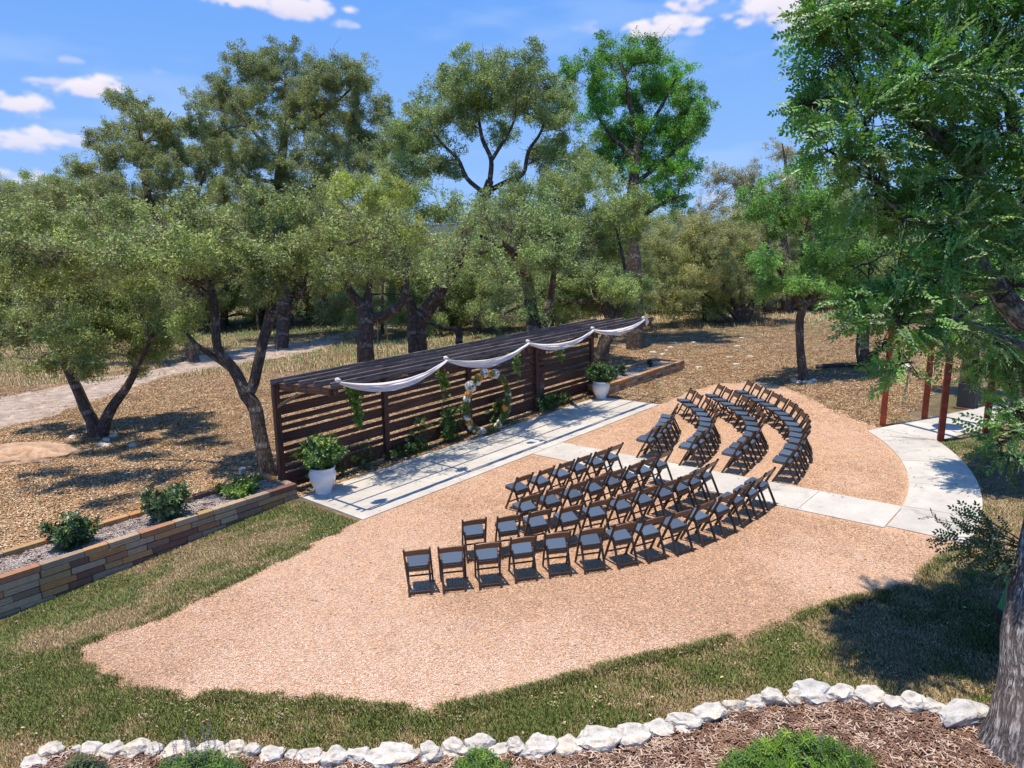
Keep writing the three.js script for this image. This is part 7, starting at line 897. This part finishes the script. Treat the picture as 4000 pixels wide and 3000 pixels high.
{
  const lawn = [], dry = [], lush = [], geoL = tuft(16, 0.075, 0.055, 0.0035), geoD = tuft(14, 0.10, 0.12, 0.004), geoF = tuft(16, 0.16, 0.22, 0.008);
  const greens = [[0.17, 0.245, 0.045], [0.21, 0.26, 0.06], [0.13, 0.205, 0.036], [0.25, 0.275, 0.08]], straws = [[0.58, 0.46, 0.26], [0.48, 0.37, 0.19], [0.66, 0.54, 0.34], [0.38, 0.31, 0.14]];
  const pick = (a) => a[Math.floor(rand() * a.length)];
  const inView = (x, z) => z < -4 && Math.abs(x) < 1.5 + 0.78 * -z;
  let tries = 0;
  while (lawn.length < 62000 && tries++ < 600000) {
    const z = -6.2 - 15 * Math.pow(rand(), 1.1), x = rr(-1, 1) * (1.2 + 0.76 * -z); if (zone(x, z) !== 'lawn') continue;
    const g = lawnGreen(x, z); if (rand() > 0.45 + 0.55 * g) continue;
    const green = rand() < g * 0.92 + 0.03, c = green ? pick(greens) : pick(straws), j = rr(0.75, 1.25);
    lawn.push({ p: atg(x, z, -0.003), s: rr(0.7, 1.25) * (green ? 1 : 0.8), q: yaw(rand() * 6.28), c: c.map((v) => v * j) });
  }
  for (let i = 0; i < 16000; i++) {                           // tufts creeping into the gravel
    const e = gravelEdge[Math.floor(rand() * (gravelEdge.length - 1))], k = gravelEdge[gravelEdge.indexOf(e) + 1], t = rand(), x = mix(e[0], k[0], t) + gauss() * 0.1, z = mix(e[1], k[1], t) + gauss() * 0.1;
    if (fbm(x * 1.7 + 3, z * 1.7, 3) + 0.35 * rand() < 0.72 || zone(x, z) === 'hard') continue; const c = rand() < 0.75 ? pick(greens) : pick(straws), j = rr(0.65, 1.1); lawn.push({ p: atg(x, z, 0.004), s: rr(0.7, 1.5), q: yaw(rand() * 6.28), c: c.map((v) => v * j) });
  }
  const l = scatter('lawn_grass', geoL, grassMat, lawn, scene); tag(l, 'short patchy green and straw coloured turf round the gravel yard', 'grass', null, 'stuff');
  for (let i = 0; i < 90000 && dry.length < 26000; i++) {
    const z = -14 - 34 * Math.pow(rand(), 0.9), x = rr(-1, 1) * (1.5 + 0.76 * -z); if (zone(x, z) !== 'litter' || inside(pathPoly, x, z) && rand() > 0.06) continue;
    const [u, v] = xz2uv(x, z), open = v > -2 ? 1 : 0.2, n = fbm(x * 0.3 + 5, z * 0.3, 4); if (rand() > open * (0.15 + 1.5 * sstep(0.4, 0.62, n)) + 0.06) continue;
    const c = rand() < (v > -2 ? 0.22 : 0.4) ? pick(greens) : pick(straws), j = rr(0.8, 1.3);
    dry.push({ p: atg(x, z, -0.004), s: rr(0.5, 1.0), q: yaw(rand() * 6.28), c: [c[0] * j * 1.05, c[1] * j * 0.95, c[2] * j * 0.85] });
  }
  const d = scatter('dry_grass', geoD, grassMat, dry, scene); tag(d, 'thin golden dry grass on the open clearing', 'grass', null, 'stuff');
  for (let i = 0; i < 60000 && lush.length < 17000; i++) {
    const z = -36 - 46 * rand(), x = rr(-1, 1) * (2 + 0.76 * -z); if (inside(pathPoly, x, z) && rand() > 0.05) continue; if (x > 2 && z > -44) continue;
    const n = fbm(x * 0.14 + 2, z * 0.2, 3), g = sstep(0.40, 0.58, n) * (x < 8 ? 1 : 0.3); const c = rand() < g * 0.75 ? pick(greens) : pick(straws), j = rr(0.8, 1.25); lush.push({ p: atg(x, z, -0.01), s: rr(0.7, 1.6), q: yaw(rand() * 6.28), c: c.map((v) => v * j) });
  }
  const f = scatter('meadow_grass', geoF, grassMat, lush, scene); tag(f, 'green and straw meadow grass beyond the oaks', 'grass', null, 'stuff');

  const leafGeo = leafSet(Array.from({ length: 13 }, () => { const a = rand() * 6.28, b = rand() * 6.28, r = 0.24 * Math.sqrt(rand()); return [new THREE.Vector3(Math.cos(a) * r, rr(0.004, 0.02), Math.sin(a) * r), new THREE.Vector3(Math.cos(b), rr(-0.1, 0.3), Math.sin(b)).normalize(), new THREE.Vector3(gauss() * 0.35, 1, gauss() * 0.35).normalize(), rr(0.05, 0.09), rr(0.02, 0.04)]; }));
  const tones = [[0.46, 0.30, 0.17], [0.58, 0.41, 0.25], [0.30, 0.18, 0.10], [0.72, 0.57, 0.41], [0.50, 0.29, 0.14], [0.22, 0.14, 0.085], [0.40, 0.24, 0.125], [0.62, 0.48, 0.28]], lit = [];
  for (let i = 0; i < 400000 && lit.length < 60000; i++) {
    const z = -13.5 - 40 * Math.pow(rand(), 1.05), x = rr(-1, 1) * (2 + 0.76 * -z), zn = zone(x, z); if (zn !== 'litter') continue; if (inside(pathPoly, x, z) && rand() > 0.05) continue;
    const n = fbm(x * 0.4 + 11, z * 0.4, 4); if (rand() > 0.25 + 1.3 * sstep(0.35, 0.6, n)) continue; const t = pick(tones), j = rr(0.8, 1.25); lit.push({ p: atg(x, z, 0.002), s: rr(0.7, 1.35), q: yaw(rand() * 6.28), c: t.map((v) => v * j) });
  }
  for (let i = 0; i < 500; i++) { const z = rr(-15, -7.5), x = rr(-9, 11); const zn = zone(x, z); if (zn !== 'lawn') continue; const t = pick(tones); lit.push({ p: atg(x, z, 0.03), s: rr(0.4, 0.6), q: yaw(rand() * 6.28), c: t.map((v) => v * 0.7) }); }
  const oneLeaf = leafSet([[new THREE.Vector3(-0.03, 0.004, 0), new THREE.Vector3(1, 0.1, 0).normalize(), new THREE.Vector3(0, 1, 0.2).normalize(), 0.065, 0.03]]), blown = [];
  for (let i = 0; i < 2600; i++) { const z = -7.5 - 20 * rand(), x = rr(-1, 1) * (1 + 0.74 * -z), zn = zone(x, z); if (zn !== 'gravel' && zn !== 'hard' && zn !== 'lawn' || fbm(x * 0.5, z * 0.5 + 3, 3) < 0.42) continue; blown.push({ p: atg(x, z, zn === 'hard' ? 0.037 : zn === 'lawn' ? 0.045 : 0.018), s: rr(0.6, 1.1), q: yaw(rand() * 6.28), c: pick(tones).map((v) => v * rr(0.5, 1)) }); }
  const bl = scatter('fallen_leaves', oneLeaf, plainMat, blown, scene); tag(bl, 'single dry leaves blown over the gravel, concrete and turf', 'leaves', null, 'stuff');
  const ll = scatter('leaf_litter', leafGeo, plainMat, lit, scene); tag(ll, 'fallen tan and rust oak leaves strewn under the trees', 'leaves', null, 'stuff');

  const pebGeo = (() => { const g = []; for (let i = 0; i < 9; i++) { const o = new THREE.TetrahedronGeometry(rr(0.005, 0.012), 1); o.scale(1, 0.6, 1); o.rotateY(rand() * 6); const a = rand() * 6.28, r = 0.13 * Math.sqrt(rand()); o.translate(Math.cos(a) * r, 0.003, Math.sin(a) * r); g.push(o); } return mergeGeometries(g); })(), peb = [];
  for (let i = 0; i < 400000 && peb.length < 60000; i++) { const z = -7.8 - 20 * Math.pow(rand(), 1.5), x = rr(-1, 1) * (1.5 + 0.76 * -z); const j = 0.12 * gauss(); if (!inside(gravelPoly, x + j, z + j)) continue; const zn = zone(x, z); if (zn === 'hard') continue; const t = pick(fbm(x * 0.35 + 7, z * 0.35, 4) + 0.25 * (rand() - 0.5) > 0.5 ? [[0.66, 0.46, 0.32], [0.74, 0.55, 0.40], [0.58, 0.38, 0.25], [0.80, 0.64, 0.52]] : [[0.56, 0.36, 0.23], [0.62, 0.42, 0.28], [0.46, 0.29, 0.18], [0.40, 0.27, 0.18], [0.66, 0.48, 0.34]]); peb.push({ p: atg(x, z, 0.014), s: rr(0.6, 1.3), q: yaw(rand() * 6.28), c: t }); }
  const pb = scatter('gravel_pebbles', pebGeo, plainMat, peb, scene); tag(pb, 'loose pinkish granite pebbles over the gravel yard', 'gravel', null, 'stuff');

  const chips = []; for (let i = 0; i < 60000 && chips.length < 9000; i++) { const z = rr(-8.4, -5.2), x = rr(-8, 8); if (zone(x, z) !== 'mulch' || !inView(x, z)) continue; const t = pick([[0.20, 0.115, 0.075], [0.30, 0.18, 0.12], [0.14, 0.08, 0.055], [0.44, 0.31, 0.22], [0.24, 0.14, 0.09], [0.56, 0.44, 0.34]]); chips.push({ p: atg(x, z, rr(0.008, 0.03)), s: rr(0.7, 1.2), q: yaw(rand() * 6.28).multiply(new THREE.Quaternion().setFromAxisAngle(new THREE.Vector3(1, 0, 0), rr(-0.25, 0.25))), c: t }); }
  const ch = scatter('bark_mulch', chipGeo, chipMat, chips, scene); tag(ch, 'shredded brown bark chips in the stone edged bed', 'mulch', null, 'stuff');
}

// ---------------------------------------------------------------- twigs sprouting low on the near elm
for (const [x, y, z, dx, dy, dz, n, label, col] of [[6.72, 2.0, -8.55, -1.1, 0.32, -0.1, 60, 'leafy low shoot reaching from the near elm towards the walkway end', [0.07, 0.15, 0.04]], [6.70, 1.95, -8.55, -0.75, -0.12, 0.1, 80, 'drooping leafy shoot on the near elm trunk', [0.075, 0.16, 0.04]]]) {
  const t = thing('elm_shoot', label, 'branch', new THREE.Vector3(x, y, z)), l = [], g = [];
  for (let b = 0; b < 5; b++) { const e = new THREE.Vector3(dx * rr(0.6, 1.1), dy * rr(0.2, 1.2) + gauss() * 0.15, dz + gauss() * 0.2); const m = e.clone().multiplyScalar(0.5).add(new THREE.Vector3(0, 0.06, 0)); g.push(tube([[new THREE.Vector3(0.05, -0.02, 0.0), 0.014], [m, 0.008], [e, 0.003]], 5, 3)); for (let i = 0; i < n / 5; i++) { const k = rr(0.35, 1); l.push({ p: e.clone().multiplyScalar(k).add(rdir().multiplyScalar(0.06)), s: rr(0.6, 0.95), q: new THREE.Quaternion().setFromUnitVectors(new THREE.Vector3(1, 0, 0), e.clone().add(rdir().multiplyScalar(0.7)).normalize()), c: col.map((v) => v * rr(0.7, 1.3)) }); } }
  const m = new THREE.Mesh(mergeGeometries(g), stemMat); m.name = 'stems'; t.add(m); scatter('foliage', elmSprig, leafMat, l, t);
}

// ---------------------------------------------------------------- rope swing, dead tree, fallen branch, garden light
{
  const ropeMat = mat({ color: new THREE.Color().setRGB(0.40, 0.33, 0.22) });
  const s = new THREE.Vector3(-5.65, gy(-5.65, -30.6) + 0.55, -30.6), t = thing('rope_swing', 'rope swing with wooden seat hanging from the yellow green oak', 'swing', s);
  for (const k of [-0.22, 0.22]) part('rope', tube([[new THREE.Vector3(s.x + k, s.y, s.z), 0.014], [new THREE.Vector3(s.x + k * 0.9 + 0.06, s.y + 2.4, s.z + 0.05), 0.014]], 6, 2), ropeMat, t);
  part('seat', beam(new THREE.Vector3(s.x - 0.3, s.y, s.z), new THREE.Vector3(s.x + 0.3, s.y, s.z), 0.2, 0.04), tanWood, t);
  const b = atg(-2.75, -37, 0), V = (x, y, z = 0) => new THREE.Vector3(b.x + x, b.y + y, b.z + z);
  const d = thing('dead_tree', 'broken dead tree with one bare limb beyond the slat wall', 'tree', b);
  part('trunk', tube([[V(0.05, -0.1), 0.24], [V(0, 0.8), 0.2], [V(0.0, 1.5), 0.19], [V(-0.02, 1.75), 0.17]], 10, 3, 0.2), barkMat, d); part('limb', tube([[V(0, 1.6), 0.15], [V(-0.9, 1.75, 0.1), 0.12], [V(-1.7, 2.05, 0.15), 0.08], [V(-2.3, 2.1, 0.2), 0.04]], 8, 3, 0.2), barkMat, d);
  single('fallen_branch', tube([[atg(12.9, -29.6, 0.1), 0.1], [atg(13.6, -29.3, 0.16), 0.09], [atg(14.5, -29.4, 0.1), 0.06], [atg(15.2, -29.2, 0.12), 0.02]], 8, 3, 0.2), barkMat, 'dark fallen branch lying on the litter behind the red posts', 'branch');
  const g = atg(...uv2xz(-0.55, -4.45), 0), gl = thing('garden_light', 'small grey garden spotlight behind the end of the long brick planter', 'light', g), grey = mat({ color: new THREE.Color().setRGB(0.55, 0.57, 0.58), roughness: 0.45, metalness: 0.4 });
  part('stake', tube([[g.clone().setY(g.y - 0.1), 0.02], [g.clone().setY(g.y + 0.38), 0.02]], 8, 1), grey, gl); const hd = new THREE.CylinderGeometry(0.085, 0.075, 0.2, 16); hd.translate(g.x, g.y + 0.47, g.z); part('housing', hd, grey, gl); const cp = new THREE.CylinderGeometry(0.1, 0.1, 0.02, 16); cp.translate(g.x, g.y + 0.582, g.z); part('cap', cp, grey, gl);
}

// ---------------------------------------------------------------- the person kneeling behind the near elm
{
  const o = atg(7.02, -9.1, 0), t = thing('person', 'person in green shirt and dark trousers kneeling behind the near elm trunk', 'person', o);
  t.rotation.y = Math.PI;
  const smin = (a, b, k) => { const h = clamp(0.5 + 0.5 * (b - a) / k); return mix(b, a, h) - k * h * (1 - h); };
  const blend = (bones, k) => (x, y, z) => { let d = 9; for (const [a, b, ra, rb] of bones) { const vx = b[0] - a[0], vy = b[1] - a[1], vz = b[2] - a[2], wx = x - a[0], wy = y - a[1], wz = z - a[2], s = clamp((wx * vx + wy * vy + wz * vz) / (vx * vx + vy * vy + vz * vz || 1)); d = smin(d, Math.hypot(wx - vx * s, wy - vy * s, wz - vz * s) - mix(ra, rb, s), k); } return d; };
  const mesh = (fn, c, half, res) => {
    const mc = new MarchingCubes(res, new THREE.MeshStandardMaterial(), false, false, 60000); mc.isolation = 0;
    for (let k = 0; k < res; k++) for (let j = 0; j < res; j++) for (let i = 0; i < res; i++) mc.field[i + j * res + k * res * res] = -fn(c[0] + (i / res * 2 - 1) * half, c[1] + (j / res * 2 - 1) * half, c[2] + (k / res * 2 - 1) * half);
    mc.update(); const n = mc.count, g = new THREE.BufferGeometry(), p = new Float32Array(n * 3), q = new Float32Array(n * 3);
    for (let i = 0; i < n * 3; i++) { p[i] = mc.positionArray[i] * half + c[i % 3]; q[i] = mc.normalArray[i]; }
    g.setAttribute('position', new THREE.BufferAttribute(p, 3)); g.setAttribute('normal', new THREE.BufferAttribute(q, 3)); return g;
  };
  // modelled facing -x and turned about below: pelvis over the kneeling leg, left foot planted, back bent, hands at the raised knee
  const pel = [0.10, 0.50, 0], che = [-0.02, 0.86, 0], nek = [-0.06, 1.02, 0], hed = [-0.13, 1.17, 0];
  const shirt = [[pel, che, 0.135, 0.15], [[-0.02, 0.90, -0.15], [-0.02, 0.90, 0.15], 0.085, 0.085], [[-0.02, 0.92, 0.18], [-0.16, 0.72, 0.22], 0.062, 0.055], [[-0.02, 0.92, -0.18], [-0.15, 0.72, -0.2], 0.062, 0.055]];
  const trou = [[[0.1, 0.48, 0.09], [-0.24, 0.47, 0.13], 0.10, 0.068], [[-0.24, 0.47, 0.13], [-0.20, 0.10, 0.13], 0.066, 0.048], [[0.1, 0.48, -0.09], [-0.10, 0.10, -0.12], 0.10, 0.07], [[-0.10, 0.08, -0.12], [0.16, 0.07, -0.12], 0.066, 0.045], [pel, [0.1, 0.42, 0], 0.14, 0.13]];
  const skin = [[che, nek, 0.09, 0.055], [nek, hed, 0.052, 0.06], [hed, [-0.14, 1.23, 0], 0.085, 0.092], [[-0.16, 1.12, 0], [-0.17, 1.10, 0], 0.05, 0.045], [[-0.225, 1.175, 0], [-0.232, 1.16, 0], 0.016, 0.018], [[-0.13, 1.175, 0.085], [-0.12, 1.19, 0.09], 0.02, 0.02], [[-0.13, 1.175, -0.085], [-0.12, 1.19, -0.09], 0.02, 0.02],
    [[-0.02, 0.92, 0.18], [-0.17, 0.70, 0.22], 0.05, 0.042], [[-0.17, 0.70, 0.22], [-0.36, 0.58, 0.14], 0.040, 0.028], [[-0.02, 0.92, -0.18], [-0.16, 0.70, -0.2], 0.05, 0.042], [[-0.16, 0.70, -0.2], [-0.36, 0.56, -0.06], 0.040, 0.028]];
  for (const s of [1, -1]) { const w = s > 0 ? [-0.37, 0.575, 0.13] : [-0.37, 0.555, -0.05]; skin.push([w, [w[0] - 0.06, w[1] - 0.02, w[2] - 0.01 * s], 0.030, 0.034]); for (let f = 0; f < 4; f++) skin.push([[w[0] - 0.07, w[1] - 0.02, w[2] + (f - 1.5) * 0.021], [w[0] - 0.125 - 0.008 * (f === 1 ? 1 : 0), w[1] - 0.055, w[2] + (f - 1.5) * 0.022], 0.0095, 0.0085]); skin.push([[w[0] - 0.03, w[1], w[2] - 0.03 * s], [w[0] - 0.08, w[1] - 0.02, w[2] - 0.06 * s], 0.012, 0.010]); }
  const add = (n, g, m) => { const e = new THREE.Mesh(g, m); e.name = n; t.add(e); };
  add('body', mesh(blend(skin, 0.015), [-0.15, 0.85, 0], 0.5, 120), mat({ color: new THREE.Color().setRGB(0.48, 0.27, 0.18), roughness: 0.6 }));
  add('shirt', mesh(blend(shirt, 0.05), [0, 0.75, 0], 0.5, 70), mat({ color: new THREE.Color().setRGB(0.03, 0.23, 0.07), roughness: 0.85 }));
  add('trousers', mesh(blend(trou, 0.04), [0, 0.32, 0], 0.55, 70), mat({ color: new THREE.Color().setRGB(0.018, 0.02, 0.028), roughness: 0.85 }));
  add('shoe', mesh(blend([[[-0.18, 0.05, 0.13], [-0.33, 0.04, 0.13], 0.05, 0.04], [[-0.2, 0.09, 0.13], [-0.2, 0.05, 0.13], 0.052, 0.05]], 0.03), [-0.25, 0.1, 0.13], 0.2, 36), mat({ color: new THREE.Color().setRGB(0.03, 0.03, 0.03) }));
  add('shoe', mesh(blend([[[0.16, 0.07, -0.12], [0.22, 0.06, -0.12], 0.05, 0.045], [[0.22, 0.05, -0.12], [0.24, 0.16, -0.12], 0.045, 0.035]], 0.03), [0.2, 0.1, -0.12], 0.2, 36), mat({ color: new THREE.Color().setRGB(0.03, 0.03, 0.03) }));
  add('hair', mesh((x, y, z) => Math.max(blend([[[-0.12, 1.20, 0], [-0.13, 1.24, 0], 0.098, 0.1]], 0.01)(x, y, z), -(x + 0.17) < 0 ? -9 : -(x + 0.17) - 0.0 > 0 && y < 1.235 ? (-(x + 0.17)) : -9), [-0.12, 1.22, 0], 0.16, 44), mat({ color: new THREE.Color().setRGB(0.03, 0.022, 0.018) }));
}

// ---------------------------------------------------------------- shadows on every mesh, then the picture
scene.traverse((o) => { if (o.isMesh) { o.castShadow = true; o.receiveShadow = true; } });
renderer.render(scene, camera);
